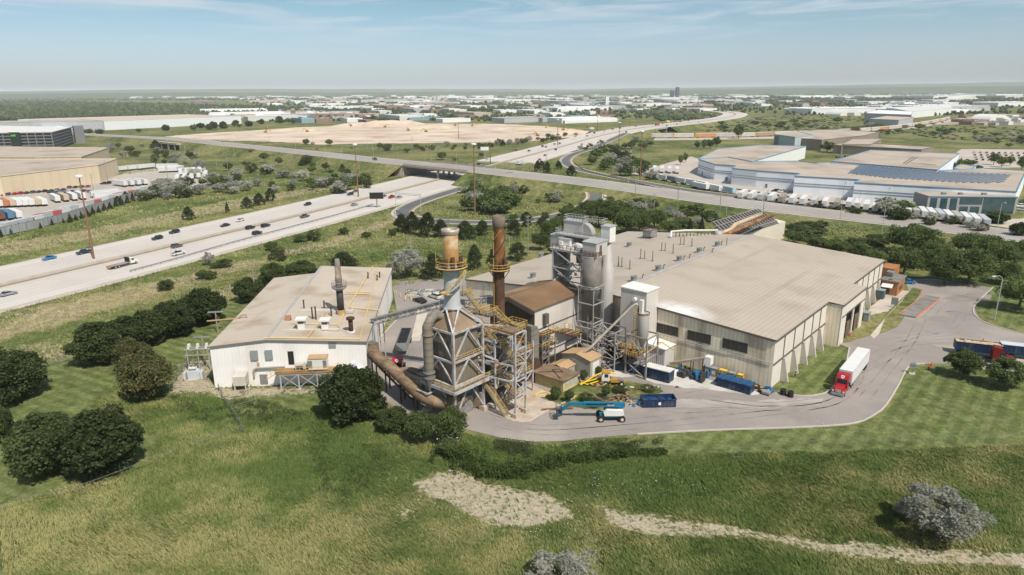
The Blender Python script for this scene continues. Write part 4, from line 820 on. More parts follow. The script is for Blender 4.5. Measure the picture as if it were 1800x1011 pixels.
mb = MB(); mb.rail([(-9.6, 41.7, 24.1), (-9.6, 37.7, 24.1), (-7.5, 37.7, 24.1)], 1.1, 1., .09); mb.rail([(-8, 52.3, 24.1), (-8, 41.8, 24.1)], 1.1, 1., .09); mb.build('lower_rail', RUST, t, off=of)
mb = MB()
for y in (43.5, 47.6): mb.lathe((-2.4, y), [(.5, 20), (.7, 23), (1.3, 26.6)], 12)
mb.build('transfer_hopper', SILO, t, True, off=of)
mb = MB()
for x in (-7.8, -3.2):
    for y in (43, 51.3): mb.bar((x, y, 2), (x, y, 24), .24)
for z in (15.2, 19.6, 23.8):
    for x in (-7.8, -3.2): mb.bar((x, 43, z), (x, 51.3, z), .22)
    for y in (43, 51.3): mb.bar((-7.8, y, z), (-3.2, y, z), .22)
for z in (15.2, 19.6): mb.bar((-7.8, 51.3, z+4.3), (-7.8, 43, z), .2); mb.bar((-7.8, 43, z+4.3), (-3.2, 43, z), .18)
mb.build('lattice_frame', GALV, t, off=of)
mb = MB()
for k in range(34):
    x, y, z = random.uniform(-7.2, -3.6), random.uniform(43.5, 51), random.uniform(14.5, 23.2); mb.cyl((x, y, z), (x+random.uniform(-1, 1.6), y+random.uniform(-2, 2), z+random.uniform(-1.5, 1.5)), random.uniform(.08, .38), n=7)
mb.build('pipe_tangle', SILOL, t, off=of)
mb = MB()
for k in range(16): x, y = random.uniform(-7.4, -3.6), random.uniform(42.5, 51); mb.box(x, y, 24.1, x+random.uniform(.3, 1), y+random.uniform(.4, 1.4), 24.4+random.uniform(.2, 1.1))
mb.cyl((-6.5, 43.5, 24.9), (-5, 46.2, 24.9), .7, n=12); mb.build('top_machinery', WHTP, t, off=of)
# ---- tall white box, small silo, little white building
t, of = plant('filter_house', 'tall windowless white box building against the hall front', 'industrial building', -5.4, 27)
MB().box(-5.4, 27, 0, -.1, 33.6, 17).build('wall', M('white_grey_panel', (.60, .56, .51), rough=.45, metal=.1, var=.08, vs=.2, rib=('w', 1.3), ribc=.96), t, off=of)
MB().prism([(-5.6, 26.8), (.1, 26.8), (.1, 33.8), (-5.6, 33.8)], 17.003, [17.15, 17.15, 17.35, 17.35]).build('roof', WHTP, t, off=of)
MB().cyl((-5.4, 29.8, 15), (-6.2, 29.8, 15.), .45, n=12).build('vent_knob', WHTP, t, off=of)
t, of = plant('small_silo', 'small silver silo on steel legs with a yellow caged ladder', 'silo', -10.3, 24.8)
c = (-10.3, 24.8); MB().lathe(c, [(.3, 6.2), (1.2, 8.7), (1.25, 8.8), (1.25, 13.9), (1.2, 14)], 22).build('shell', SILOL, t, True, off=of)
mb = MB(); mb.box(-10.9, 24.9, 14, -10.1, 25.7, 16.9); mb.build('filter_box', WHTP, t, off=of); MB().lathe((-10.5, 23.9+1.8), [(.42, 14), (.42, 15.6)], 12).build('top_drum', RUST, t, True, off=of); MB().lathe(c, [(1.3, 13.8), (1.3, 14.15)], 20, False).build('rim', RUST, t, off=of)
fr = [(-12.7, 22.3), (-8, 22.3), (-8, 27.3), (-12.7, 27.3)]
for k in range(4):
    l_ = MB().bar((*fr[k], 0), (*fr[k], 9.3), .3).build('leg', M('dark_steel', (.26, .24, .22), var=.3, vs=.8, stain=(.4, .3, .2), ss=.6), t, off=of)
mb = MB()
for z in (4.6, 9.2):
    for k in range(4): mb.bar((*fr[k], z), (*fr[(k+1) % 4], z), .25, .3)
mb.bar((*fr[3], .2), (*fr[0], 4.6), .16); mb.bar((*fr[0], 4.6), (*fr[1], 9.2), .16); mb.bar((*fr[0], 4.6), (*fr[3], 9.2), .16); mb.bar((-12.7, 27.3, 3), (-12.7, 22.3, .2), .2); mb.build('frame_beams', MATS['dark_steel'], t, off=of)
mb = MB(); mb.box(-13.4, 24.6, 4.6, -9, 28, 4.75); mb.build('work_deck', RUSTD, t, off=of)
mb = MB(); mb.rail([(-13.4, 28, 4.75), (-13.4, 24.6, 4.75), (-9, 24.6, 4.75)], 1.1, .6, .09); mb.rail([(-13.4, 28, 6.2), (-13.4, 26.2, 6.2), (-11.5, 26.2, 6.2)], 1.1, .6, .09); mb.build('deck_rail', YEL, t, off=of)
mb = MB(); lx, ly = -11.0, 26.4
for z in np.arange(4.8, 14.6, .55):
    n_ = 8; mb.tube([(lx-.42*math.cos(k*2*math.pi/n_), ly+.42*math.sin(k*2*math.pi/n_), z) for k in range(n_+1)], .05, 4)
for k in range(4): mb.bar((lx-.42*math.cos(k*math.pi/2+.5), ly+.42*math.sin(k*math.pi/2+.5), 4.8), (lx-.42*math.cos(k*math.pi/2+.5), ly+.42*math.sin(k*math.pi/2+.5), 14.8), .06)
mb.build('caged_ladder', YEL, t, off=of)
mb = MB(); mb.bar((-12.9, 22.2, 6.3), (-9, 20.8, 7.9), .16); mb.bar((-9, 20.8, 7.9), (-8.4, 18.3, 6.6), .16); mb.bar((-9, 20.8, 7.9), (-7.9, 22.3, 7.2), .12); mb.build('hoist_arm', YEL, t, off=of)
tag(MB().tube([P(-20.5, 37.8, 1.5), P(-16.4, 33.8, 6), P(-11.4, 27.2, 15.2), P(-11., 26.4, 15.9), P(-10.6, 25.9, 15.6)], .28, 8).build('inclined_pipe', M('pale_pipe', (.47, .40, .33), var=.15), smooth=True), 'long inclined beige pipe rising to the top of the small silo', 'pipe')
tag(MB().bar(P(-13.5, 40, 8.4), P(-12.5, 27.6, 8.3), .5, .6).build('screw_conveyor', GREYM), 'level grey screw conveyor running from the big silo to the small silo', 'conveyor')
t, of = plant('pipe_racks', 'cluttered pipe racks and frames between the small silo and the brown roofed building', 'pipe rack', -10, 34)
for x in (-13.6, -9.4):
    for y in (29.6, 35.5): MB().bar((x, y, 0), (x, y, 9.4), .2).build('column', GALV, t, off=of)
mb = MB()
for z in (3, 6.2, 9.3):
    for x in (-13.6, -9.4): mb.bar((x, 29.6, z), (x, 35.5, z), .16)
    for y in (29.6, 35.5): mb.bar((-13.6, y, z), (-9.4, y, z), .16)
for k in range(3): mb.bar((-13.6, 29.6, 3*k+.2), (-13.6, 35.5, 3*k+3), .13); mb.bar((-13.6, 35.5, 3*k+.2), (-9.4, 35.5, 3*k+3), .13)
mb.build('beams', SILOL, t, off=of); mb = MB()
for k in range(30):
    x, y, z = random.uniform(-13.5, -6.5), random.uniform(29, 37), random.uniform(.4, 8); mb.cyl((x, y, z), (x+random.uniform(-1.6, 1.6), y+random.uniform(-2.4, 2.4), z+random.uniform(-.6, 1.8)), random.uniform(.07, .24), n=6)
mb.build('pipes', SILOL, t, off=of); mb = MB()
for k in range(8): x, y = random.uniform(-9, -6), random.uniform(28, 36); mb.box(x, y, 0, x+.5, y+.4, random.uniform(1.5, 3.2))
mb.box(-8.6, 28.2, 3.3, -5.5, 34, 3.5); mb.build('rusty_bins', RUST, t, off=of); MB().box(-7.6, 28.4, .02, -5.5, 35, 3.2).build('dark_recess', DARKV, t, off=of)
t, of = plant('pump_house', 'small white metal building with sloping roof at the hall front', 'industrial building', -4.6, 22.2)
MB().prism([(-4.6, 22.2), (-.1, 22.2), (-.1, 26.9), (-4.6, 26.9)], 0, 4.5).build('wall', M('white_ribbed', (.56, .54, .50), var=.06, rib=('w', .5), ribc=.6), t, off=of)
MB().prism([(-4.9, 21.9), (.2-.3, 21.9), (-.1, 27), (-4.9, 27)], [4.52, 4.52, 4.52, 4.52], [4.65, 4.65, 5.2, 5.2]).build('roof', WHTP, t, off=of)
# ---- garages and sheds in front
def shed(name, label, a0, a1, b0, b1, h, rh, wm, rm, ov=.25, along='x', extra=None):
    t, of = plant(name, label, 'shed', a0, b0)
    MB().prism([(a0, b0), (a1, b0), (a1, b1), (a0, b1)], 0, h).build('wall', wm, t, off=of); mb = MB(); bm = (b0+b1)/2
    p = [(a0-ov, b0-ov, h+.02), (a1+ov, b0-ov, h+.02), (a1+ov, bm, h+rh), (a0-ov, bm, h+rh)]; q = [(a0-ov, bm, h+rh), (a1+ov, bm, h+rh), (a1+ov, b1+ov, h+.02), (a0-ov, b1+ov, h+.02)]
    mb.q(*p); mb.q(*q); mb.build('roof', rm, t, off=of); mb = MB(); mb.q((a0-.01, b1, h), (a0-.01, b0, h), (a0-.01, bm, h+rh-.05)); mb.q((a1+.01, b0, h), (a1+.01, b1, h), (a1+.01, bm, h+rh-.05)); mb.build('gable', wm, t, off=of); return t, of
TANW = M('grey_tan_wall', (.36, .33, .28), var=.08, vs=.3, rib=('w', .6), ribc=.93)
t, of = shed('garage', 'small tan roofed garage with a white roller door', -19.3, -15.2, 32.1, 39.6, 3.8, .95, TANW, TANR); MB().box(-18.6, 32.0, .02, -16.0, 32.08, 3.1).build('roller_door', WHTP, t, off=of)
t, of = shed('shed', 'tiny tan roofed shed tucked behind the flat brown roofed hut', -24.0, -20.2, 35.6, 39.4, 2.5, .7, TANW, TANR)
t, of = plant('hut', 'low flat roofed hut with brown roof and yellow window wall', 'hut', -29.3, 32)
MB().box(-29.3, 32, 0, -24.2, 39.4, 2.55).build('wall', M('yellow_stucco', (.55, .45, .22), var=.2, vs=.3, stain=(.25, .18, .1), ss=.3), t, off=of)
MB().prism([(-29.8, 31.6), (-23.8, 31.6), (-23.8, 39.9), (-29.8, 39.9)], 2.57, 2.8).build('roof', M('brown_roof_felt', (.20, .135, .085), var=.25, vs=.5, stain=(.30, .22, .15), ss=.4), t, off=of)
for k in range(3): MB().box(-28.6+k*1.5, 31.93, 1.0, -27.5+k*1.5, 31.99, 1.9).build('window', M('pale_glass', (.35, .4, .42), rough=.3), t, off=of)
mb = MB(); mb.tube([(-29, 33, 2.9), (-27.5, 35.5, 2.92), (-26.5, 37, 2.92), (-25.2, 36, 2.92), (-26, 34.5, 2.92), (-27.5, 36.5, 2.92), (-29.5, 38.5, 2.9)], .06, 5); mb.build('loose_cable', BLACK, t, off=of)
# ---- big ducts
def arcpts(ps, n=5):
    return resample(ps, (Vector(ps[0])-Vector(ps[-1])).length/40)
t, of = plant('round_duct', 'fat brown segmented duct curving from the white building to the process tower', 'duct', -51, 60)
pts = [(-48.5, 69.5, 6.3), (-50.5, 66, 6.3), (-52.2, 58.5, 5.6), (-53.9, 51.5, 4.8), (-54.9, 47, 4.2), (-54.4, 43.5, 3.7), (-52.3, 41.2, 3.6), (-49.5, 40.9, 3.6)]
R = resample(pts, 1.0); MB().tube(R, 1.18, 16).build('duct_body', DUCT, t, True, off=of)
for k in range(1, len(R)-1, 2):
    d = (R[k+1]-R[k-1]).normalized(); MB().cyl(R[k]-d*.07, R[k]+d*.07, 1.25, n=16).build('duct_ring', RUST if k % 4 else DUCT, t, off=of)
mb = MB()
for k in (3, 9, 15, 20): p = R[k]; mb.bar((p.x-.9, p.y-.5, 0), (p.x-.9, p.y-.5, p.z), .22); mb.bar((p.x+.9, p.y+.5, 0), (p.x+.9, p.y+.5, p.z), .22); mb.bar((p.x-1.2, p.y-.6, p.z-1.25), (p.x+1.2, p.y+.6, p.z-1.25), .25)
p, q = R[1], R[20]; mb.bar((p.x-1, p.y, p.z-1.5), (q.x-1, q.y, q.z-1.5), .25, .4); mb.bar((p.x+1, p.y, p.z-1.5), (q.x+1, q.y, q.z-1.5), .25, .4); mb.build('support_frame', RUSTD, t, off=of)
mb = MB(); mb.box(-49.6, 68.3, 5, -47.6, 70.6, 7.7); mb.build('wall_box', DUCTG, t, off=of)
t, of = plant('round_duct', 'short brown bent duct joining the vertical grey duct from behind', 'duct', -50, 52)
MB().tube(resample([(-48.6, 53.8, 4.6), (-49.1, 56.5, 4.6), (-50.8, 57.3, 4.8), (-52.2, 54.5, 5.2), (-52.8, 50.5, 5.4), (-53.2, 47.4, 5.6)], .8), .95, 14).build('duct_body', DUCT, t, True, off=of)
mb = MB(); mb.box(-50, 51.6, 0, -46.6, 53.9, 5.2); mb.build('blower', GREYM, t, off=of)
t, of = plant('vertical_duct', 'vertical grey duct with elbow into the pyramid roof of the process tower', 'duct', -54.3, 45.4)
pts = [(-54.5, 44.7, 8.2), (-54.5, 44.7, 17.3), (-54.35, 44.65, 18.7), (-53.7, 44.5, 19.9), (-52.4, 44.8, 20.2), (-50.6, 44, 19.6)]
MB().tube(resample(pts, .7), .92, 16).build('duct_body', DUCTG, t, True, off=of); MB().cyl((-54.5, 44.7, 5.6), (-54.5, 44.7, 8.3), .35, 1.1, 14).build('cone_bottom', SILO, t, off=of)
for z in (8.3, 9.3, 16.8): MB().cyl((-54.5, 44.7, z), (-54.5, 44.7, z+.25), 1.13, n=16).build('flange', DUCTG, t, off=of)
mb = MB(); mb.bar((-55.6, 44.2, 5.5), (-52, 44.2, 5.5), .25); mb.bar((-55.6, 47.1, 5.5), (-55.6, 44.2, 5.5), .25); mb.build('bracket', STEEL, t, off=of)
# conveyor gallery from the white building to the tower, and the lattice bridge behind
def gallery(name, label, p, q, w, h, legs=()):
    p, q = Vector(p), Vector(q); t = thing(name, label, 'conveyor', (0, 0, 0)); d = (q-p); n = int(d.length/2.2); hd = Vector((d.x, d.y, 0)).normalized(); s = Vector((-hd.y, hd.x, 0))*w/2; Z = Vector((0, 0, h))
    MB().bar(p+Z*.75, q+Z*.75, w*.8, h*.45).build('cover', M('conveyor_grey', (.36, .34, .33), var=.1, metal=.2, rough=.5), t)
    mb = MB()
    for e in (s, -s):
        mb.bar(p+e, q+e, .16); mb.bar(p+e+Z, q+e+Z, .16)
        for k in range(n):
            a, b = p.lerp(q, k/n)+e, p.lerp(q, (k+1)/n)+e; mb.bar(a, a+Z, .1); mb.bar(a if k % 2 else a+Z, b+Z if k % 2 else b, .1)
    mb.build('truss', GALV, t); mb = MB()
    for f in legs:
        c = p.lerp(q, f)
        for e in (s, -s): mb.bar(Vector((c.x+e.x*1.3, c.y+e.y*1.3, 0)), c+e, .22)
    if legs: mb.build('legs', GALV, t)
    return t
gallery('conveyor_gallery', 'grey conveyor gallery sloping up from the white building to the process tower', (*G(656, 571, 8.8), 8.8), (*G(792, 537, 16.8), 16.8), 1.9, 1.6, (.04, .1))
gallery('lattice_bridge', 'grey lattice walkway bridge running behind the two smokestacks', P(-47, 48, 19.5), P(-25.5, 53.2, 14.6), 1.6, 1.5)
# ---- white building on the left
LO = Vector((-63.0, 133.2, 0)); LR = rad(4.6)
t = thing('workshop_building', 'long white clad industrial building with low beige roof and pipes', 'industrial building', LO, LR)
WC = M('white_cladding', (.84, .81, .78), rough=.65, var=.05, vs=.3, rib=('w', .75), ribc=.97, stain=(.62, .55, .47), ss=.2, samt=.5)
LRF = M('workshop_roof', (.47, .40, .325), rough=.75, var=.06, vs=.08, rib=('y', 1.4), ribc=.93, stain=(.32, .235, .15), ss=.11, samt=.75)
zl = lambda x: 9.35+min(x, 11.7)*.098 if x < 11.7 else 10.5-(x-11.7)*.058
mb = MB()
for x0, x1, L_ in ((-.3, 11.7, 54.3), (11.7, 32.3, 62.5)):
    if x0 < 0: mb.q((x0, -.4, zl(0)), (x1, -.4, zl(11.7)), (x1, L_, zl(11.7)), (x0, L_, zl(0)))
    else: mb.q((x0, -.4, zl(11.7)), (x1, -.4, zl(32)), (x1, L_, zl(32)), (x0, L_, zl(11.7)))
mb.build('roof', LRF, t)
mb = MB(); mb.q((0, 0, 0), (11.7, 0, 0), (11.7, 0, zl(11.7)-.1), (0, 0, zl(0)-.1)); mb.q((11.7, 0, 0), (32, 0, 0), (32, 0, zl(32)-.1), (11.7, 0, zl(11.7)-.1)); mb.q((32, 0, 0), (32, 62, 0), (32, 62, zl(32)-.1), (32, 0, zl(32)-.1))
mb.q((32, 62, 0), (11.7, 62, 0), (11.7, 62, zl(11.7)-.1), (32, 62, zl(32)-.1)); mb.q((11.7, 62, 0), (11.7, 54, 0), (11.7, 54, zl(11.7)-.1), (11.7, 62, zl(11.7)-.1)); mb.q((11.7, 54, 0), (0, 54, 0), (0, 54, zl(0)-.1), (11.7, 54, zl(11.7)-.1)); mb.q((0, 54, 0), (0, 0, 0), (0, 0, zl(0)-.1), (0, 54, zl(0)-.1)); mb.build('wall', WC, t)
mb = MB(); mb.bar((-.4, -.35, zl(0)-.15), (11.7, -.35, zl(11.7)-.15), .1, .3); mb.bar((11.7, -.35, zl(11.7)-.15), (32.4, -.35, zl(32)-.15), .1, .3); mb.bar((32.35, -.4, zl(32)-.15), (32.35, 62.5, zl(32)-.15), .1, .3); mb.build('roof_edge', M('trim_brown', (.2, .17, .14)), t)
mb = MB(); mb.bar((11.7, 0, 10.57), (11.7, 62, 10.57), .55, .12); mb.build('ridge_cap', GALV, t)
for x in (8.1, 11.1): MB().box(x, -.35, 6.0, x+1.5, -.01, 8.1).build('wall_louvre', GREYV, t)
MB().box(30.3-6, -.12, 8.0, 25.8, -.02, 9.3).build('wall_louvre', GREYV, t)
d_ = MB().box(15.7, -.06, 4.6, 16.9, -.01, 7.6).build('upper_door', DARKV, t); MB().box(9.4, -.06, .3, 11., -.01, 2.6).build('door', M('grey_door', (.2, .2, .2)), t)
MB().box(9.2, -.2, 4.7, 9.7, -.02, 5.4).build('wall_lamp', YEL, t)
mb = MB(); mb.box(28.6, -1.0, .8, 31, -.02, 3.4); mb.box(28.8, -.6, 3.4, 29.6, -.1, 4.6); mb.build('wall_cabinet', M('pale_blue_cabinet', (.55, .6, .65)), t)
PY = M('yellow_gas_pipe', (.62, .47, .20), var=.12, vs=.5)
mb = MB(); zz = lambda x, y=0: zl(x)+.35
mb.tube([(11.3, .2, zz(11)), (28, .2, zz(28)), (30.8, .2, zz(30.8)), (29.3, 40, zz(29.3)), (28.2, 61.5, zz(28.2))], .12, 6); mb.tube([(25.2, 8, zz(25.2)), (25.0, 16, zz(25)), (26.6, 61.8, zz(26.6))], .17, 6); mb.tube([(25.0, 22, zz(25)), (32.6, 20.5, zz(32)), (32.7, 20.4, 3)], .15, 6); mb.tube([(20, 1, zz(20)), (20.5, 9.5, zz(20)), (20.7, 24, zz(20))], .1, 6); mb.tube([(14.5, 9.5, zz(14)), (25.2, 9.2, zz(25))], .1, 6); mb.tube([(22.5, 33.5, zz(22)), (28.6, 33.8, zz(28))], .13, 6); mb.tube([(22.7, 35.3, zz(22)), (28.6, 35.5, zz(28))], .1, 6)
mb.build('yellow_gas_pipe', PY, t)
mb = MB(); mb.bar((13.5, 6.1, zl(20)+.25), (25.6, 6.1, zl(24)+.2), .9, .3); mb.bar((14.5, 19, zl(18)+.35), (27, 19, zl(26)+.35), 2.0, .5); mb.build('roof_duct', M('roof_duct_pale', (.5, .46, .40), var=.12), t)
mb = MB(); mb.tube([(.2, 0, 0)]*1+[(9.6, -.3, 4.2), (15.5, -.3, 4.3)], .12, 6) if 0 else None
mb.tube([(8.5, -.5, 2.4), (8.5, -.5, 3.9), (9.2, -.5, 4.3), (15, -.5, 4.4)], .2, 8); mb.build('wall_duct', SILOL, t)
mb = MB(); mb.prism([(4.6, -2.4), (7.2, -2.4), (7.2, -.1), (4.6, -.1)], 1.2, [3.2, 3.2, 3.6, 3.6]); 
for x in (4.8, 7): mb.box(x-.1, -2.3, 0, x+.1, -2.1, 1.2)
mb.build('lean_to_cabinet', M('cabinet_beige', (.5, .46, .4), var=.15), t)
def roofthing(name, label, cat, x, y, fn, grp=None):
    w = Matrix.Translation(LO) @ Matrix.Rotation(LR, 4, 'Z') @ Vector((x, y, zl(x))); r = thing(name, label, cat, w, LR, grp); fn(r); return r
def wv(r):
    MB().box(-.75, -.75, 0, .75, .75, 2.1).build('shaft', WHTP, r); MB().prism([(-1.15, -1.15), (1.15, -1.15), (1.15, 1.15), (-1.15, 1.15)], 2.25, 2.6).build('hood', WHTP, r)
    MB().box(-.6, -.79, 1.5, .6, -.76, 2.0).build('grille', TRIMD, r)
v1 = roofthing('roof_ventilator', 'left one of two white box ventilators on the white building roof', 'roof vent', 17.6, 6.5, wv, 'white box ventilators')
roofthing('roof_ventilator', 'right one of two white box ventilators on the white building roof', 'roof vent', 22.7, 6.4, wv, 'white box ventilators')
roofthing('rusty_vent', 'rusty capped vent drum at the right front of the white building roof', 'roof vent', 28.3, 5.5, lambda r: (MB().cyl((0, 0, 0), (0, 0, 3.0), .5, n=14).build('drum', RUSTD, r, True), MB().lathe((0, 0), [(.9, 2.9), (.95, 3.3), (.3, 3.5)], 16).build('cap', RUSTD, r), MB().cyl((0, 0, 0), (0, 0, .25), .9, n=12).build('base', WHTP, r)))
def chim(r):
    MB().lathe((0, 0), [(1.05, 0), (1.05, 1.2)], 18).build('base_ring', TANR, r); MB().lathe((0, 0), [(.82, 1.2), (.78, 6.4)], 20).build('lower_shaft', M('soot', (.06, .055, .05), rough=.6), r, True)
    MB().lathe((0, 0), [(.8, 6.4), (.78, 9.4), (.7, 9.4), (.68, 11.6)], 20).build('middle_shaft', M('grey_stack', (.16, .12, .09), var=.2, stain=(.42, .38, .35), ss=.5, samt=.6), r, True)
    MB().lathe((0, 0), [(.68, 11.6), (.52, 13.4), (.42, 13.4), (.4, 12)], 20, False).build('tip', M('stack_tip', (.2, .18, .15)), r, True)
    MB().lathe((0, 0), [(.8, 5.9), (1.75, 6.6), (1.75, 6.75), (.8, 6.75)], 14, False).build('platform', GREYM, r); mb = railring(MB(), (0, 0), 1.7, 6.75, 12, 1.2, .07); mb.build('handrail', GALV, r)
    mb = MB(); mb.bar((-6, -3.5, .3), (-.6, 0, 3), .05); mb.bar((4, -3, .3), (.6, 0, 3), .05); mb.build('guy_wire', GALV, r)
roofthing('chimney', 'dark grey chimney with a ring platform on the white building roof', 'chimney', 24.3, 17.5, chim)
gp0 = None
for k, (x, y, h) in enumerate(((15.3, 20, 2.4), (18.5, 13.5, 2.8), (19.3, 13.3, 3.0), (19.8, 21, 2), (22.3, 16, 2.3), (24, 22, 1.6), (26.7, 50, 1.6), (29.4, 48, 1.5), (29.8, 51, 1.6))):
    roofthing('flue_pipe', 'short dark flue pipe on the white building roof, %s from the left' % ORD[k], 'vent pipe', x, y, lambda r: (MB().cyl((0, 0, 0), (0, 0, h), .17, n=8).build('pipe', RUSTD, r), MB().cyl((0, 0, h), (0, 0, h+.12), .27, n=8).build('pipe_cap', TRIMD, r)), 'dark flue pipes')
roofthing('rust_box', 'small rust red box vent beside the ridge of the white building', 'roof vent', 13.2, 12.7, lambda r: (MB().box(-.6, -.5, .1, .6, .5, 1.0).build('box', M('red_rust', (.42, .2, .12)), r), MB().box(-.7, -.6, 0, .7, .6, .1).build('base', TRIMD, r)))
roofthing('curved_vent', 'bent pale duct end at the left edge of the white building roof', 'roof vent', 1.6, 17.5, lambda r: (MB().tube([(-8, 0, -.4), (-1, 0, 0), (0, 0, .8), (.8, 0, .9), (1.2, 0, 0)], .2, 8).build('pipe', TANR, r)))
roofthing('yellow_cupboard', 'x', 'x', 0, -80, lambda r: None) if 0 else None
# raised walkway with AC units on the front of the white building
def LW(x, y, z=0): return Matrix.Translation(LO) @ Matrix.Rotation(LR, 4, 'Z') @ Vector((x, y, z))
t = thing('raised_platform', 'raised steel platform with yellow railing along the white building front', 'platform', LW(14, -2), LR)
mb = MB(); mb.box(-.6, -1.2, 3.75, 12.2, 1.5, 3.95); mb.build('deck', M('rusty_deck', (.30, .17, .08), var=.3), t)
for x in (.5, 4.2, 8, 11.8):
    l_ = MB().bar((x, -1.0, .3), (x, -1.0, 3.8), .25).build('leg', STEEL, t); MB().box(x-.35, -1.35, 0, x+.35, -.65, .4).build('footing', CONCR, l_)
mb = MB()
for x in (.5, 4.2, 8): mb.bar((x, -1, .6), (x+3.75, -1, 3.6), .12); mb.bar((x+3.75, -1, .6), (x, -1, 3.6), .12)
mb.bar((.5, -1, 3.6), (11.8, -1, 3.6), .2, .3); mb.build('bracing', STEEL, t)
mb = MB(); mb.rail([(-2.2, -1.1, 2.9), (-.4, -1.15, 3.95), (12.1, -1.15, 3.95), (12.1, 1.2, 3.95)], 1.15, 1.3, .08); mb.bar((-2.4, -1.1, 2.7), (-.3, -1.1, 3.9), .3, .1); mb.build('yellow_railing', YEL, t)
mb = MB()
for x in (11.9, 12.4): mb.bar((x, -1.25, 0), (x, -1.25, 5.1), .07)
for z in np.arange(.4, 5, .4): mb.bar((11.9, -1.25, z), (12.4, -1.25, z), .06)
mb.build('ladder', YEL, t)
t = thing('air_handler', 'big white box air conditioner on the raised platform', 'air conditioner', LW(22.2, -1.6, 3.97), LR); MB().box(-1.9, -.9, .2, 1.9, .9, 2.6).build('casing', WHTP, t); MB().prism([(-2, -1), (2, -1), (2, 1), (-2, 1)], 2.62, [2.75, 2.75, 3, 3]).build('lid', TANR, t)
for x in (-1.85, 1.1): MB().box(x, -.96, .7, x+.75, -.905, 2.3).build('louvre', GREYM, t)
t = thing('exhaust_hood', 'small beige hood unit left of the big air conditioner', 'air conditioner', LW(18.6, -1.4, 3.97), LR); mb = MB(); mb.side([(-1, 0), (-1.3, 1.2), (.6, 1.5), (1, .4)], -.7, .7); mb.build('hood', M('cabinet_beige', (.5, .46, .4)), t); MB().box(-.9, -.75, .3, .5, -.705, 1.0).build('opening', DARKV, t)
# ---- substation at the left corner
t = thing('transformer', 'pale grey transformer on the gravel beside the white building', 'transformer', (*G(342, 668), 0), rad(8)); TG = M('transformer_grey', (.52, .55, .56), rough=.5, var=.06)
MB().box(-1.1, -.7, .3, 1.1, .9, 2.3).build('tank', TG, t)
for x in (-1.7, 1.2, 1.75): MB().box(x-.22, -.8, .4, x+.22, .8, 2.0).build('radiator', TG, t)
mb = MB()
for x in (-.7, 0, .7): mb.cyl((x, .2, 2.3), (x, .2, 3.2), .13, .08, 8)
mb.build('bushing', WHTP, t); MB().box(-1.9, -.9, 0, 2, 1, .3).build('plinth', CONCR, t); MB().cyl((-.8, -.2, 2.8), (.7, -.2, 2.8), .3, n=10).build('conservator', TG, t)
t = thing('switch_rack', 'silver high voltage switch rack behind the pale transformer', 'switchgear', (*G(352, 652), 0), rad(5))
for x in (-2.3, 0, 2.3): MB().bar((x, 0, 0), (x, 0, 5.2), .18).build('post', GALV, t)
mb = MB(); mb.bar((-2.8, 0, 5.2), (2.8, 0, 5.2), .2); mb.bar((-2.8, 0, 3.8), (2.8, 0, 3.8), .16); mb.bar((-2.8, 1.2, 5.2), (2.8, 1.2, 5.2), .16); mb.build('crossbar', GALV, t)
for x in (-1.9, 0, 1.9): mb = MB(); mb.cyl((x, -.1, 5.3), (x+.2, -.1, 6.5), .3, .22, 8); mb.cyl((x, 1.1, 5.3), (x, 1.1, 6.2), .15, n=8); mb.build('insulator', WHTP, t)
# ---- brick office at the hall's far right corner
BRK = M('orange_brick', (.36, .155, .065), rough=.9, var=.12, vs=.6, fine=.1)
OX = G(1544, 515); OR = math.atan2(G(1590, 520)[1]-OX[1], G(1590, 520)[0]-OX[0])
t = thing('brick_office', 'low orange brick office with flat roof and white awning', 'office', (111.8, 199.3, 0), HROT)
MB().box(0, -4.8, 0, 9.5, 0, 4.2).build('wall', BRK, t); MB().box(-.3, -5.1, 4.22, 9.8, .2, 4.6).build('roof', M('office_roof', (.20, .18, .16), var=.2), t)
MB().box(9.6, -1.5, 0, 17, 2.5, 6.0).build('rear_wing', BRK, t); mb = MB(); mb.box(-.08, -2.8, .4, -.01, -.4, 2.6); mb.build('window', GLASSD, t); MB().box(2.5, -4.89, 1.2, 7, -4.81, 2.4).build('side_window', GLASSD, t)
mb = MB(); mb.side([(-1.6, 2.6), (-.05, 3.5), (-.05, 3.6), (-1.6, 2.75)], -3.6, -.6); mb.build('awning', WHTP, t)
mb = MB(); mb.box(4.5, -2.2, 4.9, 7, -.3, 6.0); mb.build('rooftop_ac', GREYM, t); mb = MB(); mb.box(.6, -3, 4.62, 1.5, -2.2, 5.1); mb.build('roof_hatch', GREYM, t)
def bigbin(name, label, p, rz, w, l, h, m, lid):
    t = thing(name, label, 'bin', (*p, 0), rz); mb = MB(); mb.prism([(-w/2, -l/2), (w/2, -l/2), (w/2, l/2), (-w/2, l/2)], .1, h); mb.build('body', m, t); MB().box(-w/2-.08, -l/2-.08, h+.003, w/2+.08, l/2+.08, h+.14).build('lid', lid, t); MB().box(-w/2-.06, -.3, .1, -w/2-.005, .3, h*.8).build('front_panel', TRIMD, t); return t
bigbin('compactor', 'dark teal waste compactor between hall wall and brick office', G(1544, 524), HROT, 2.4, 3, 2.6, M('teal_dark', (.07, .11, .13)), GREYV); bigbin('dumpster', 'grey metal box bin beside the loading dock opening', G(1517, 562), HROT, 2.2, 3, 2.2, GREYV, GREYV)
t = thing('info_board', 'dark notice board on two posts in the strip lawn', 'sign', (*G(1571, 541), 0), HROT+.1)
for y in (-.7, .7): MB().box(-.05, y-.05, 0, .05, y+.05, 2.2).build('post', TRIMD, t)
MB().box(-.08, -.85, .9, .08, .85, 3.0).build('board', M('board_grey', (.2, .21, .22)), t)
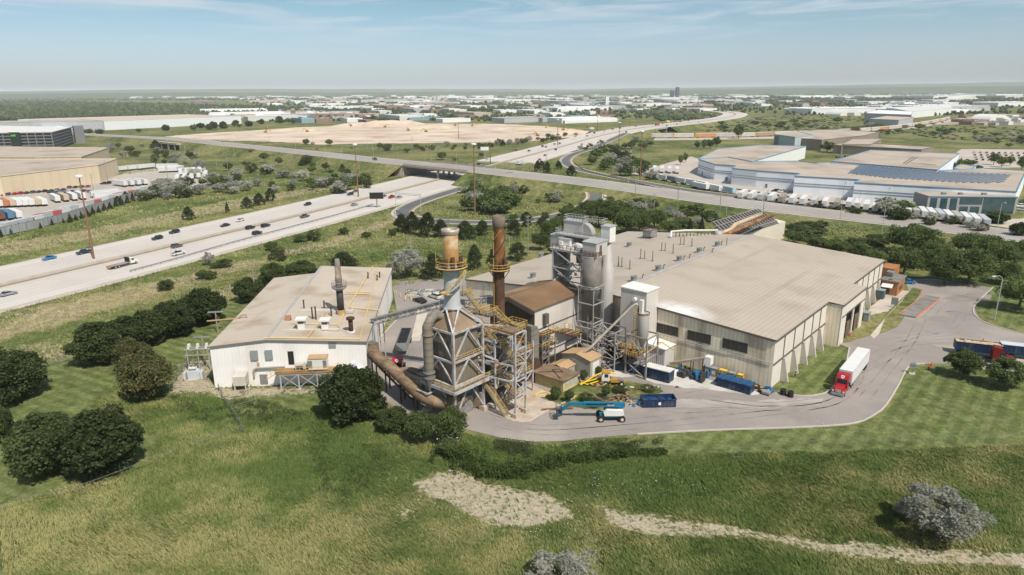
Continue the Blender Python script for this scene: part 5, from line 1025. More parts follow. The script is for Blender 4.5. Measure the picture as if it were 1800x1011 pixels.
# truck scale
sc0, sc1 = Vector((*G(1583, 553), 0)), Vector((*G(1628, 520), 0)); sdv = (sc1-sc0).normalized(); snv = Vector((sdv.y, -sdv.x, 0))
t = thing('truck_scale', 'long truck weighbridge with orange side rails in the yard', 'weighbridge', sc0); ang = math.atan2(sdv.y, sdv.x); t.rotation_euler = (0, 0, ang); LN = (Vector((*G(1640, 524), 0))-Vector((*G(1607, 563), 0))).length-2
MB().box(-1, -3.7, .07, LN, .2, .35).build('deck', M('scale_deck', (.20, .185, .17), var=.25, vs=.4), t); ORG = M('orange_paint', (.62, .2, .06), var=.1)
for y in (.35, -3.9): MB().box(-.5, y-.07, .07, LN, y+.04, .4).build('guide_rail', ORG, t)
# ---------------- vehicles and yard equipment
def wheel(par, x, y, r, w=.3, nm='wheel', hub=True, rc=None):
    s = 1 if y > 0 else -1; o = MB().cyl((x, y-w/2*1, r), (x, y+w/2, r), r, n=14).build(nm, BLACK, par)
    if hub: MB().cyl((x, y+s*w/2, r), (x, y+s*(w/2+.03), r), r*.5, n=10).build('rim', rc or GALV, o)
    return o
PAINT = M('body_paint', (.5, .5, .5), rough=.28, var=0, objcol=True, spec=.5); TPAINT = M('trailer_skin', (.5, .5, .5), rough=.5, var=.04, vs=.8, objcol=True)
CG = M('car_glass', (.02, .025, .03), rough=.08, var=0, spec=.6)
TC_ = (.64, .63, .62)
def make_trailer(label, L_=16.0, H0=1.15, H1=4.05, col=TC_, parts=True):
    t = thing('box_trailer', label, 'trailer', (0, 0, 0)); w = 1.3
    b = MB().box(0, -w, H0, L_, w, H1).build('box_body', TPAINT, t)
    mb = MB()
    for s in (-1, 1):
        mb.box(0, s*w-.012 if s > 0 else s*w-.02, H1-.12, L_, s*w+.02 if s > 0 else s*w+.012, H1); mb.box(0, s*w-.02, H0, L_, s*w+.02, H0+.14)
    mb.build('side_rail', GALV, t)
    mb = MB(); mb.box(-.03, -1.2, H0+.1, -.004, -.02, H1-.15); mb.box(-.03, .02, H0+.1, -.004, 1.2, H1-.15); mb.build('rear_door', TPAINT, t)
    mb = MB()
    for y in (-.9, -.3, .3, .9): mb.bar((-.06, y, H0+.1), (-.06, y, H1-.2), .05)
    mb.build('lock_rod', GALV, t)
    mb = MB(); mb.box(.3, -.5, .85, L_-.5, .5, H0-.01); mb.box(-.05, -1.1, .5, .1, 1.1, .65); mb.build('underframe', BLACK, t)
    for x in (1.6, 2.95):
        for s in (-1, 1): MB().cyl((x, s*.75, .52), (x, s*1.28, .52), .52, n=12).build('wheel', BLACK, t)
    mb = MB()
    for s in (-1, 1): mb.box(L_-3.3, s*.6-.08, .05, L_-3.1, s*.6+.08, H0)
    mb.build('landing_gear', GREYM, t); setcol(t, col); return t
trl = make_trailer('long white box trailer behind the red truck on the yard road')
tr0 = Vector((*G(1508, 609.4, 4.1), 0)); tr1 = Vector((*G(1473, 651.5, 4.1), 0)); dd = (tr1-tr0).normalized(); trot = math.atan2(dd.y, dd.x); off_ = Vector((-dd.y, dd.x, 0))*1.3
trl.location = tr0+off_; trl.rotation_euler = (0, 0, trot)
for ch in trl.children: pass
REDT = M('truck_red', (.36, .016, .018), rough=.3, var=0, spec=.5); CHR = M('chrome', (.6, .6, .6), rough=.25, metal=.9, var=0)
def make_tractor(label, red=REDT):
    t = thing('semi_truck', label, 'truck', (0, 0, 0))
    mb = MB(); mb.side([(1.9, .9), (1.9, 3.1), (2.2, 3.9), (3.6, 3.75), (4.05, 3.0), (4.3, 2.15), (4.3, .9)], -1.15, 1.15); mb.build('cab', red, t)
    mb = MB(); i0 = len(mb.v); mb.side([(4.3, .85), (4.3, 2.05), (5.4, 1.95), (6.25, 1.75), (6.45, 1.5), (6.5, .85)], -.82, .82); mb.build('hood', red, t)
    mb = MB()
    for s in (-1, 1): mb.side([(4.7, 1.35), (5.0, 1.5), (6.2, 1.45), (6.45, 1.1), (6.4, .8), (4.7, .8)], min(s*.8, s*1.18), max(s*.8, s*1.18))
    mb.build('fender', red, t)
    mb = MB(); mb.q((4.32, 1.0, 2.15), (4.08, .92, 2.98), (4.08, -.92, 2.98), (4.32, -1.0, 2.15)); mb.q((4.32, -1.0, 2.15), (4.08, -.92, 2.98), (4.08, .92, 2.98), (4.32, 1.0, 2.15)); mb.build('windshield', CG, t)
    for s in (-1, 1): MB().box(3.2, s*1.155-.012, 2.1, 4.0, s*1.155+.012, 2.85).build('side_window', CG, t)
    MB().box(6.49, -.55, .95, 6.54, .55, 1.65).build('grille', CHR, t); MB().box(6.45, -1.2, .35, 6.7, 1.2, .8).build('bumper', GREYV, t)
    for s in (-1, 1): MB().box(6.4, s*.98-.16, 1.0, 6.5, s*.98+.16, 1.3).build('headlight', WHTP, t); mb = MB(); mb.box(4.2, s*1.45-.12, 1.9, 4.35, s*1.45+.12, 2.7); mb.bar((4.2, s*1.15, 2.5), (4.25, s*1.4, 2.5), .05); mb.build('mirror', BLACK, t)
    mb = MB()
    mb.q((3.72, .36, 3.735+.03), (3.72, -.36, 3.765), (4.0, -.3, 3.13), (4.16, 0, 2.98)) if 0 else None
    mb.v = []; mb.f = []; a = Vector((3.66, 0, 3.68)); b = Vector((4.03, 0, 3.06)); nn_ = Vector((.86, 0, .5)).normalized()*.03
    sh = [(-.34, 0), (.34, 0), (.34, .55), (0, 1.0), (-.34, .55)]; mb.q(*[tuple(a.lerp(b, v)+Vector((0, u, 0))+nn_) for u, v in sh][::-1]); mb.build('white_emblem', WHTP, t)
    mb = MB(); mb.q(*[tuple(a.lerp(b, v)+Vector((0, u, 0))+nn_*1.4) for u, v in [(-.2, .2), (-.06, .2), (-.06, .6), (-.2, .6)]][::-1]); mb.q(*[tuple(a.lerp(b, v)+Vector((0, u, 0))+nn_*1.4) for u, v in [(.06, .2), (.2, .2), (.2, .6), (.06, .6)]][::-1]); mb.build('emblem_mark', M('emblem_blue', (.1, .12, .3)), t)
    mb = MB(); mb.box(-1.8, -.42, .75, 4.6, .42, 1.05); mb.build('chassis', BLACK, t)
    mb = MB()
    for s in (-1, 1): mb.cyl((1.9, s*.95, .75), (3.4, s*.95, .75), .32, n=12)
    mb.build('fuel_tank', CHR, t)
    for x in (-1.1, .25):
        for s in (-1, 1): wheel(t, x, s*.95, .52, .55)
    for s in (-1, 1): wheel(t, 5.5, s*1.02, .52, .3)
    return t
tk = make_tractor('red semi truck with white emblem pulling the long white trailer'); tk.location = tr0+off_+dd*14.6; tk.rotation_euler = (0, 0, trot)
def text(name, s, size, mat, par, loc, rot, parn=None):
    c = bpy.data.curves.new(name, 'FONT'); c.body = s; c.size = size; c.extrude = .01; c.align_x = 'CENTER'; c.align_y = 'CENTER'; c.materials.append(mat); o0 = bpy.data.objects.new('x', c); COL.objects.link(o0); bpy.context.view_layer.update(); me = bpy.data.meshes.new_from_object(o0.evaluated_get(bpy.context.evaluated_depsgraph_get())); bpy.data.objects.remove(o0); bpy.data.curves.remove(c); o = bpy.data.objects.new(name, me); COL.objects.link(o); o.parent = par; o.location = loc; o.rotation_euler = rot; return o
BLUD = M('navy_steel', (.014, .034, .08), rough=.5, var=.15, vs=1., stain=(.12, .13, .15), ss=.6, samt=.4); TARP = M('blue_tarp', (.018, .075, .18), rough=.5, var=.2, vs=1.5, bump=.8)
def rolloff(label, p, rz, L_=6.8, W_=2.45, H=1.7, top='open', lid=None):
    t = thing('roll_off_container', label, 'skip', (*p, 0), rz); w = W_/2; l = L_/2
    mb = MB(); e = .09
    mb.box(-l, -w, .2, l, w, .32)
    for s in (-1, 1): mb.box(-l, s*w-(e if s > 0 else 0), .32, l, s*w+(0 if s > 0 else e), H); mb.box(s*l-(e if s > 0 else 0), -w+e, .32, s*l+(0 if s > 0 else e), w-e, H)
    mb.build('body', BLUD, t); mb = MB()
    for k in range(9):
        x = -l+.25+k*(L_-.5)/8
        for s in (-1, 1): mb.box(x-.05, s*(w+.045)-.04, .25, x+.05, s*(w+.045)+.04, H-.02)
    mb.bar((-l-.05, -w-.04, H), (l+.05, -w-.04, H), .12); mb.bar((-l-.05, w+.04, H), (l+.05, w+.04, H), .12); mb.bar((-l-.04, -w, H), (-l-.04, w, H), .12); mb.bar((l+.04, -w, H), (l+.04, w, H), .12); mb.build('ribs', BLUD, t)
    mb = MB(); mb.box(-l, -.7, 0, l, -.55, .2); mb.box(-l, .55, 0, l, .7, .2); mb.build('skid', BLACK, t)
    if top == 'tarp': mb = MB(); n = 8; [mb.box(-l-.08+k*(L_+.16)/n, -w-.1, H+.03, -l-.08+(k+1)*(L_+.16)/n, w+.1, H+.14+.12*(k % 2)) for k in range(n)]; mb.q((l+.15, -w, H+.1), (l+.55, -w-.1, .4), (l+.5, w, .6), (l+.15, w, H+.1)); mb.build('tarp', TARP, t)
    elif top == 'lid': MB().box(-l-.05, -w-.05, H+.07, l+.05, w+.05, H+.22).build('lid', lid, t)
    else:
        mb = MB(); rr_ = random.Random(5)
        for k in range(30): x, y = rr_.uniform(-l+.3, l-.5), rr_.uniform(-w+.3, w-.4); mb.box(x, y, .4, x+rr_.uniform(.3, .9), y+rr_.uniform(.3, .8), rr_.uniform(.7, 1.3), rr_.random()*3)
        mb.build('load', lid or TARP, t)
    em = MB(); em.q((-.25, -w-.11, .65), (.25, -w-.11, .65), (.25, -w-.11, 1.25), (-.25, -w-.11, 1.25)); em.build('white_emblem', WHTP, t)
    return t
a, b = Vector(G(1129.5, 718)), Vector(G(1187.6, 716.5)); rolloff('open navy skip with a blue liner near the boom lift', ((a+b)/2+Vector((0, 1.25))), math.atan2((b-a).y, (b-a).x), 6.6, 2.5, 1.75, 'open')
def pP(a, b): return P(a, b)[:2]
rolloff('navy skip covered by a blue tarp along the hall front', pP(-4.8, 5.6), HROT+math.pi/2, 7.2, 2.5, 1.9, 'tarp')
rolloff('navy skip with a white lid under the small silo legs', pP(-10.4, 20.6), HROT+math.pi/2+.06, 6.4, 2.5, 2.5, 'lid', M('dusty_lid', (.6, .58, .55), var=.15)); rolloff('dark navy skip mostly hidden behind the silo leg', pP(-10.2, 26.0), HROT+math.pi/2+.3, 4, 2.4, 2.2, 'lid', GREYM)
# telescopic boom lift
BT = M('lift_blue', (.012, .15, .24), rough=.4, var=.08); lc = G(1073, 737); t = thing('boom_lift', 'blue and white telescopic boom lift parked on the yard road', 'boom lift', (*lc, 0), rad(0))
MB().box(-2.1, -.95, .75, 2.1, .95, 1.25).build('chassis', BT, t)
for x in (-2.0, 2.0):
    for s in (-1, 1): wheel(t, x, s*1.25, .62, .5, rc=M('lift_hub', (.5, .44, .36)))
mb = MB(); mb.side([(-1.3, 1.3), (-1.5, 2.0), (-.9, 2.45), (2.2, 2.35), (2.35, 1.5), (1.8, 1.3)], -1.35, -.5); mb.build('counterweight_cover', WHTP, t); mb = MB(); mb.side([(-1.2, 1.3), (-1.2, 2.1), (1.8, 2.1), (1.8, 1.3)], .45, 1.3); mb.build('engine_cover', BT, t)
MB().cyl((0, 0, 1.2), (0, 0, 1.5), .8, n=14).build('turntable', GREYM, t)
bm = MB(); bm.bar((2.6, 0, 3.0), (-5.2, 0, 3.25), .7, .8); boom = bm.build('boom', BT, t); MB().bar((-5.2, 0, 3.25), (-7.8, 0, 3.32), .5, .55).build('boom_tip', BT, boom); MB().bar((2.2, 0, 3.0), (1.4, 0, 1.6), .6, .7).build('boom_mount', BT, boom); MB().box(-4.8, -.42, 3.2, .4, -.37, 3.45).build('hose_tray', BLACK, boom)
text('maker_lettering', 'Genie', .55, WHTP, boom, (-.2+.1, -.41, 3.12), (math.pi/2, 0, 0))
mb = MB(); mb.bar((-7.8, 0, 3.3), (-9.3, 0, 2.2), .35); mb.bar((-7.8, 0, 3.0), (-9.1, 0, 1.9), .25); mb.build('jib', BT, t)
mb = MB(); mb.box(-10.3, -1.1, 1.5, -9.3, 1.1, 1.6); mb.rail([(-10.3, -1.1, 1.6), (-9.3, -1.1, 1.6), (-9.3, 1.1, 1.6), (-10.3, 1.1, 1.6)], 1.1, 1., .09, True); mb.box(-9.6, -.7, 1.6, -9.3, .3, 2.5); mb.build('basket', M('basket_dark', (.05, .09, .12), var=.2), t)
# yellow-cabbed yard tractor
yc = Vector(G(1078, 679)); t = thing('yard_tractor', 'white and orange terminal tractor parked by the weedy patch', 'yard truck', (yc.x, yc.y+1, 0), rad(176)); YO = M('tractor_orange', (.48, .24, .03), rough=.4, var=.1)
MB().box(-2.6, -.5, .6, 2.4, .5, .95).build('chassis', YO, t); mb = MB(); mb.side([(.7, .95), (.7, 2.75), (2.1, 2.75), (2.35, 1.8), (2.35, .95)], -1.0, .55); mb.build('cab', WHTP, t)
MB().box(.6, -1.1, 2.76, 2.25, .65, 2.9).build('cab_roof', YO, t); MB().box(1.0, .552, 1.75, 1.8, .58, 2.5).build('side_window', CG, t); MB().box(.66, -.8, 1.8, .695, .3, 2.55).build('rear_window', CG, t); mb = MB(); mb.q((2.37, -.85, 1.8), (2.37, .4, 1.8), (2.14, .4, 2.6), (2.14, -.85, 2.6)); mb.build('windshield', CG, t)
MB().box(-1.0, .5, .8, .5, .9, 1.5).build('engine_box', YO, t); MB().box(-2.3, -.55, 1.0, -1.3, .55, 1.2).build('fifth_wheel', GREYM, t)
for x, y in ((-1.8, -.9), (-1.8, .9), (1.5, -.95), (1.5, .95)): wheel(t, x, y, .52, .42, rc=WHTP)
# loading conveyor by the hall front
t, of = plant('loading_conveyor', 'dusty inclined belt conveyor with white head box against the hall front', 'conveyor', -5, 17)
mb = MB(); mb.bar((-3.2, 21.4, 1.1), (-3.4, 12.9, 4.6), 1.1, .5); mb.build('belt_frame', M('dusty_pink_steel', (.42, .33, .28), var=.2, vs=.8), t, off=of); mb = MB(); mb.box(-4.1, 11.7, 3.3, -2.6, 13.1, 5.1); mb.build('head_box', WHTP, t, off=of)
mb = MB()
for y, z in ((19, 2), (16.2, 3.2), (13.5, 4.2)): mb.bar((-3.9, y, 0), (-3.9, y, z), .15); mb.bar((-2.7, y, 0), (-2.7, y, z), .15)
mb.build('legs', RUSTD, t, off=of)
t, of = plant('machine_pile', 'heap of dark machine parts and blue scraps under the loading conveyor', 'scrap heap', -5.5, 15); mb = MB(); mb2 = MB()
for k in range(34):
    x, y = random.uniform(-7.2, -3.2), random.uniform(11.8, 18.6); m_ = mb2 if k % 6 == 0 else mb; m_.box(x, y, 0, x+random.uniform(.4, 1.3), y+random.uniform(.3, 1.2), random.uniform(.4, 1.5), random.random()*3)
mb.build('dark_scrap', M('black_scrap', (.05, .05, .05), var=.4, vs=2), t, off=of); mb2.build('blue_scrap', M('scrap_blue', (.02, .13, .3)), t, off=of)
t, of = plant('hopper_block', 'squat pale concrete block with sloping top near the lidded skip', 'concrete block', -6.8, 19.2); mb = MB(); mb.prism([(-8, 18), (-6, 18), (-6, 20.4), (-8, 20.4)], 0, [.9, 1.3, 1.3, .9]); mb.build('block', WHTP, t, off=of); MB().box(-7.6, 18.6, 1.12, -6.4, 19.8, 1.32).build('top_stain', TANR, t, off=of)
# cabinets along the wall
def cab(label, a, b, m, w=1.5, h=1.9, open_=False):
    t, of = plant('waste_cage' if open_ else 'storage_bin', label, 'cage' if open_ else 'bin', a, b, group='bins lined up along the hall front'); 
    if not open_: MB().box(a-.6, b-w/2, .05, a+.6, b+w/2, h).build('body', m, t, off=of); MB().box(a-.65, b-w/2-.05, h+.003, a+.65, b+w/2+.05, h+.12).build('lid', m, t, off=of); MB().box(a-.63, b-.35, .6, a-.605, b+.35, 1.3).build('label_plate', WHTP, t, off=of)
    else:
        MB().box(a-.5, b-w/2+.1, .1, a+.5, b+w/2-.1, h*.6).build('contents', TRIMD, t, off=of); mb = MB()
        for x in (a-.6, a+.6):
            for y in (b-w/2, b, b+w/2): mb.bar((x, y, 0), (x, y, h), .1)
        mb.rail([(a-.6, b-w/2, h-1), (a+.6, b-w/2, h-1), (a+.6, b+w/2, h-1), (a-.6, b+w/2, h-1)], 1, 2, .12, True); mb.box(a-.65, b-w/2-.05, h, a+.65, b+w/2+.05, h+.06); mb.build('cage_frame', M('cage_yellow', (.66, .45, .08), var=.1), t, off=of)
cab('left grey bin in the row along the hall front', -1.4, 13.6, GREYV); cab('second grey bin in the row along the hall front', -1.4, 11.8, GREYV); cab('wide yellow cage in the row along the hall front', -1.4, 9.8, None, 1.9, 2, True); cab('lone grey bin between the two yellow cages', -1.4, 7.8, GREYV, 1.4); cab('right hand open yellow cage in the row along the hall front', -1.4, 6.0, None, 1.4, 2, True)
def tyre(label, p, r=.75, h=.5, hub=None, z=0, g='big tyres lying in the yard', n=1):
    t = thing('tyre_stack' if n > 1 else 'tyre', label, 'tyre', (*p, z), 0, g)
    for k in range(n): MB().lathe((0, 0), [(r*.55, .02), (r*.9, .0), (r, .12), (r, h-.12), (r*.9, h), (r*.55, h-.02), (r*.55, .02)], 18, False).build('tyre', BLACK, t, True).location = (0, 0, k*h*1.02)
    if hub: MB().cyl((0, 0, .05), (0, 0, h-.1), r*.55, n=14).build('hub', hub, t)
tyre('big black tyre with yellow hub leaning by the hall corner, left of two', pP(-1.6, 2.5), .9, .6, YO); tyre('big black tyre with yellow hub near the hall corner, right of two', pP(-2.9, .5), .95, .65, YO)
tyre('left tyre stack at the edge of the small lawn', pP(-1.4, -3.1), .62, .42, None, 0, None, 3); tyre('right tyre stack at the edge of the small lawn', pP(-1.5, -4.6), .62, .42, None, 0, None, 3)
t, of = plant('blue_machine', 'small blue grey cart with blue sheet at the hall corner', 'cart', -3.4, -1); MB().box(-4.2, -1.2, .35, -2.8, .3, .8).build('cart_bed', GREYV, t, off=of); mb = MB(); [mb.cyl((x, y-.06, .2), (x, y+.06, .2), .2, n=10) for x in (-4, -3) for y in (-1.1, .2)]; mb.build('wheels', BLACK, t, off=of); mb = MB(); mb.tube([(-2.6, -1.4, .5), (-2.2, -.6, 1.2), (-2.2, .5, .8)], .35, 7); mb.build('blue_sheet', M('scrap_blue', (.02, .13, .3)), t, off=of)
# yellow booms / concrete placing pipes in the weeds
YB = M('bright_yellow_pipe', (.70, .45, .02), rough=.4, var=.08)
def ypipe(label, pts, r=.16): tag(MB().tube(resample([(*G(x, y), z) for x, y, z in pts], .8), r, 8).build('yellow_hose', YB, smooth=True), label, 'hose', 'yellow hoses lying in the weeds')
ypipe('thick yellow hose curving on the gravel left of the hut', [(941, 697, .2), (948, 692, .3), (960, 691, .2), (972, 697, .2), (988, 701, .2), (1000, 701, .2), (1015, 697, .2)]); ypipe('upper long yellow hose leading to the yard tractor', [(1020, 680, .4), (1035, 672, .6), (1050, 665, .9), (1068, 662, 1.), (1082, 663, .8)]); ypipe('second yellow hose just below the upper long one', [(1018, 677, .3), (1030, 675, .5), (1050, 670, .6), (1062, 665, .7), (1080, 666, .6)], .14); ypipe('short yellow hose coiled right of the hut', [(1019, 669, .3), (1023, 676, .5), (1032, 679, .4), (1045, 676, .5), (1058, 671, .4)], .14)
tag(MB().tube(resample([(*G(x, y), z) for x, y, z in ((1062, 668, .3), (1070, 664, .5), (1074, 670, .4), (1068, 676, .3), (1050, 672, .3))], .8), .08, 6).build('black_hose', BLACK), 'thin black hose looping beside the yard tractor', 'hose')
# scrap and pallets by the skip
def pile(name, label, px, py, w, l, h, n, mats, seed, cat='pile'):
    r_ = random.Random(seed); x0, y0 = G(px, py); t = thing(name, label, cat, (x0, y0, 0)); mbs = [MB() for _ in mats]
    for k in range(n):
        x, y = r_.gauss(0, w/2.6), r_.gauss(0, l/2.6); z = max(0, h*(1-(x*x/(w*w)+y*y/(l*l))*3)*r_.random()*.8); m = mbs[k % len(mats)]
        if k % 3 == 0: m.bar((x, y, z+.1), (x+r_.uniform(-1.5, 1.5), y+r_.uniform(-.8, .8), z+.25+r_.random()*.3), .16)
        else: m.box(x, y, max(0, z-.1), x+r_.uniform(.2, 1.), y+r_.uniform(.2, .8), z+r_.uniform(.15, .5), r_.random()*3)
    for m, (nm, ma) in zip(mbs, mats): m.build(nm, ma, t)
    return t
WD = M('old_wood', (.30, .20, .12), var=.3, vs=1); DRK = MATS['black_scrap']; TANP = M('tan_sacking', (.55, .40, .24), var=.2, vs=2); BL2 = MATS['scrap_blue']
pile('pallet_stack', 'stacked dark pallets and boards left of the open navy skip', 1095, 703, 3.4, 1.6, 1.8, 40, [('pallets', M('grey_wood', (.16, .13, .11), var=.3, vs=2)), ('boards', WD)], 3, 'pallets')
pile('junk_pile', 'pile of tan and pale rubbish beside the open navy skip', 1120, 712, 2.8, 1.8, .9, 34, [('rubbish', TANP), ('pale_rubbish', WHTP), ('blue_rubbish', BL2)], 4, 'rubbish'); pile('timber_scatter', 'scattered timber and rusty pipes in the weeds behind the boom lift', 1062, 706, 5.5, 1.2, .5, 36, [('timber', WD), ('rusty_pipe', RUST), ('dark_scrap', DRK)], 8, 'timber')
pile('timber_scatter', 'thin timber and pipes lying in the weeds behind the pallets', 1128, 684, 6, 1.4, .3, 26, [('timber', WD), ('rusty_pipe', RUST), ('pale_scrap', WHTP)], 9, 'timber'); pile('log_pile', 'rust brown logs and pipes between the yellow hoses and weeds', 1052, 680, 3, .9, .5, 22, [('logs', RUST), ('orange_pipe', TANR)], 10, 'logs')
mb = MB(); mb.bar((*G(952, 722), .25), (*G(1008, 720), .5), .3); tag(mb.build('rusty_beam', RUST), 'long rusty beam lying behind the boom lift boom', 'beam')
mb = MB(); mb.lathe((0, 0), [(2.9, .0), (2.2, .55), (1.2, 1.0), (.1, 1.15)], 20, False); o = mb.build('gravel_heap', M('dark_slag', (.09, .09, .10), var=.3, vs=2, fine=.3, bump=.8), smooth=True); x, y = G(1090, 644); o.location = (x, y, .06); o.scale = (1.2, .9, 1); tag(o, 'low heap of dark grey slag in the white dust behind the yard tractor', 'heap')
# traffic cones
cn_ = thing('traffic_cone', 'x', 'traffic cone', (0, 0, 0)); MB().lathe((0, 0), [(.28, .05), (.06, .95)], 10).build('cone', M('cone_orange', (.8, .13, .03)), cn_); MB().box(-.3, -.3, 0, .3, .3, .05).build('base', BLACK, cn_)
for k, (px, py, lb) in enumerate(((1495, 591, 'orange traffic cone at the loading dock opening'), (1728, 601, 'orange traffic cone standing in the yard behind the open dump trailer'), (1638, 643, 'orange cone on the lawn edge near the round sign'), (1475, 607, 'orange cone at the annex corner by the lawn'), (1618, 514, 'orange cone at the far end of the truck scale'))):
    if k == 0: cn_.location = (*G(px, py), 0); cn_['label'] = lb
    else: dup(cn_, G(px, py), 0, lb)
tag(cn_, group='traffic cones in the yard')
# round sign on the lawn
t = thing('round_sign', 'grey round sign with dark lettering on a post at the lawn corner', 'sign', (*G(1603, 657), 0), rad(-20)); MB().cyl((0, 0, 0), (0, 0, 1.5), .06, n=6).build('post', TRIMD, t); MB().cyl((0, -.05, 1.9), (0, .05, 1.9), .75, n=20).build('disc', GREYV, t); MB().box(-.5, -.09, 1.82, .5, -.055, 1.98).build('dark_band', TRIMD, t); MB().box(-.6, -.5, 0, .6, .5, .12).build('pad', KERB, t)
t = thing('hydrant', 'small red hydrant on the lawn edge left of the leafy tree', 'hydrant', (*G(1632, 650), 0)); MB().lathe((0, 0), [(.2, 0), (.17, .7), (.24, .72), (.1, .95)], 10).build('barrel', M('hyd_red', (.4, .05, .03)), t); MB().cyl((-.3, 0, .5), (.3, 0, .5), .09, n=8).build('nozzle', MATS['hyd_red'], t)
# worker
def person(label, p, rz, shirt, pants, hat=None):
    t = thing('person', label, 'person', (*p, 0), rz)
    mb = MB(); mb.lathe((0, 0), [(.02, .84), (.15, .88), (.16, 1.0), (.17, 1.3), (.13, 1.44), (.06, 1.49), (.06, 1.54), (.09, 1.6), (.1, 1.68), (.05, 1.76)], 12)
    for s_, ky, fy in ((1, .03, .12), (-1, -.05, -.02)): mb.tube([(.09*s_, 0, .95), (.11*s_, ky, .5), (.12*s_, ky*1.5, .1)], [.1, .075, .05], 8); mb.tube([(.12*s_, ky*1.5-.06, .06), (.12*s_, ky*1.5+.18, .05)], .05, 6); mb.tube([(.15*s_, 0, 1.41), (.24*s_, -ky, 1.15), (.24*s_, .12-ky, .9), (.24*s_, .15, .8)], [.07, .05, .04, .035], 7)
    o = mb.build('body', M('skin', (.45, .28, .2)), t); r = o.modifiers.new('r', 'REMESH'); r.mode = 'VOXEL'; r.voxel_size = .03
    MB().lathe((0, 0), [(.17, .85), (.185, 1.0), (.2, 1.35), (.12, 1.48)], 12).build('jacket', shirt, t, True); MB().lathe((0, .02), [(.15, 1.68), (.13, 1.78), (.03, 1.82)], 10).build('hard_hat', hat, t, True); mb = MB(); mb.tube([(.1, 0, .9), (.12, .02, .5), (.12, 0, .1)], [.115, .09, .07], 8); mb.tube([(-.1, 0, .9), (-.12, -.04, .5), (-.13, -.1, .1)], [.115, .09, .07], 8); mb.build('trousers', pants, t, True); MB().box(-.16, -.21, 1.12, .16, .21, 1.18).build('pale_stripe', WHTP, t)
    return t
person('person in dark workwear and white hard hat on the small lawn', G(1397, 664), rad(200), M('navy_cloth', (.03, .035, .05)), M('navy_cloth', (.03, .035, .05)), WHTP)
# dump trailers right
def dumptrailer(label, p, rz, L_, top, withwheels=True):
    t = thing('dump_trailer', label, 'trailer', (*p, 0), rz); w = 1.25
    mb = MB(); mb.box(0, -w, 1.2, L_, w, 1.35)
    for s in (-1, 1): mb.box(0, s*w-(.08 if s > 0 else 0), 1.35, L_, s*w+(0 if s > 0 else .08), 3.2)
    for x in (0, L_-.08): mb.box(x, -w+.08, 1.35, x+.08, w-.08, 3.2)
    mb.build('body', BLUD, t); mb = MB()
    for k in range(int(L_/.8)+1):
        mb.box(.05+k*.8-.04, -w-.06, 1.25, .05+k*.8+.04, -w, 3.15)
    mb.bar((0, -w-.03, 3.17), (L_, -w-.03, 3.17), .1); mb.build('ribs', BLUD, t); mb = MB(); rr_ = random.Random(2)
    if top == 'tarp': mb.box(-.03, -w-.02, 3.21, L_+.03, w+.02, 3.3); mb.build('cover', M('pale_cover', (.5, .53, .55)), t)
    else: [mb.box(.1+k*.45, -w+.1, 2.6, .1+k*.45+.44, w-.1, 2.95+rr_.random()*.2) for k in range(int((L_-.2)/.45))]; mb.build('load', M('sand_load', (.52, .38, .22), var=.3, vs=1.5), t)
    MB().box(.3, -.4, .8, L_-.3, .4, 1.19).build('chassis', BLACK, t)
    for x in (1.2, 2.5):
        for s in (-1, 1): MB().cyl((x, s*.7, .52), (x, s*1.22, .52), .52, n=12).build('wheel', BLACK, t)
    return t
a, b = Vector(G(1680, 622)), Vector(G(1740, 629)); r1 = math.atan2((b-a).y, (b-a).x); dumptrailer('open navy dump trailer with sandy load behind the left leafy tree', (a.x, a.y+1), r1, (b-a).length+3, 'load')
a, b = Vector(G(1760, 628)), Vector(G(1820, 640)); dumptrailer('navy dump trailer with pale cover at the right edge of the yard', (a.x, a.y+1), r1, 12, 'tarp'); tk2 = make_tractor('red truck nose between the two navy dump trailers', M('dark_red', (.17, .012, .014), rough=.4, var=.1)); x, y = G(1745, 640); tk2.location = (x-1.5, y+2, 0); tk2.rotation_euler = (0, 0, r1)
# coal truck by the tower
a, b = Vector(G(700, 645)), Vector(G(716, 597)); cr_ = math.atan2((a-b).y, (a-b).x); tk3 = make_tractor('red truck cab parked behind the round duct'); tk3.location = (a.x+.5, a.y+2-3.0, 0); tk3.rotation_euler = (0, 0, cr_)
dt = dumptrailer('grey dump trailer filled with black coke behind the duct', (b.x, b.y), cr_, 11, 'load'); dt.children[2].data.materials[0] = M('coke', (.02, .02, .022), var=.3)
for c in dt.children[:2]: c.data.materials[0] = GREYV
# ================================================================== SURROUNDING BUILDINGS
def ccw(p): return p if sum(p[k][0]*p[(k+1) % len(p)][1]-p[(k+1) % len(p)][0]*p[k][1] for k in range(len(p))) > 0 else p[::-1]
def block(name, label, pts, h, wm, rm, trim=None, cat='warehouse', par=.5, z0=0):
    p = ccw(pts); t = thing(name, label, cat, (p[0][0], p[0][1], z0)); o = (p[0][0], p[0][1], 0)
    MB().prism(p, 0, h, top=False).build('wall', wm, t, off=o); MB().prism(p, h-.6, h-.25).build('roof', rm, t, off=o); mb = MB(); n = len(p)
    for k in range(n): a, b = Vector((*p[k], h)), Vector((*p[(k+1) % n], h)); mb.bar(a, b, .45, par)
    mb.build('parapet', trim or wm, t, off=o); return t, o
FLAT = M('flat_roof_gravel', (.42, .35, .285), var=.12, vs=.03, fine=.05, stain=(.27, .225, .18), ss=.04, samt=.75)
BW = M('blue_grey_cladding', (.80, .82, .85), rough=.6, var=.04, vs=.05, rib=('w', 4.), ribc=.95); BTR = M('blue_trim', (.16, .31, .43), var=.05); BTD = M('blue_band', (.12, .17, .23), var=.05)
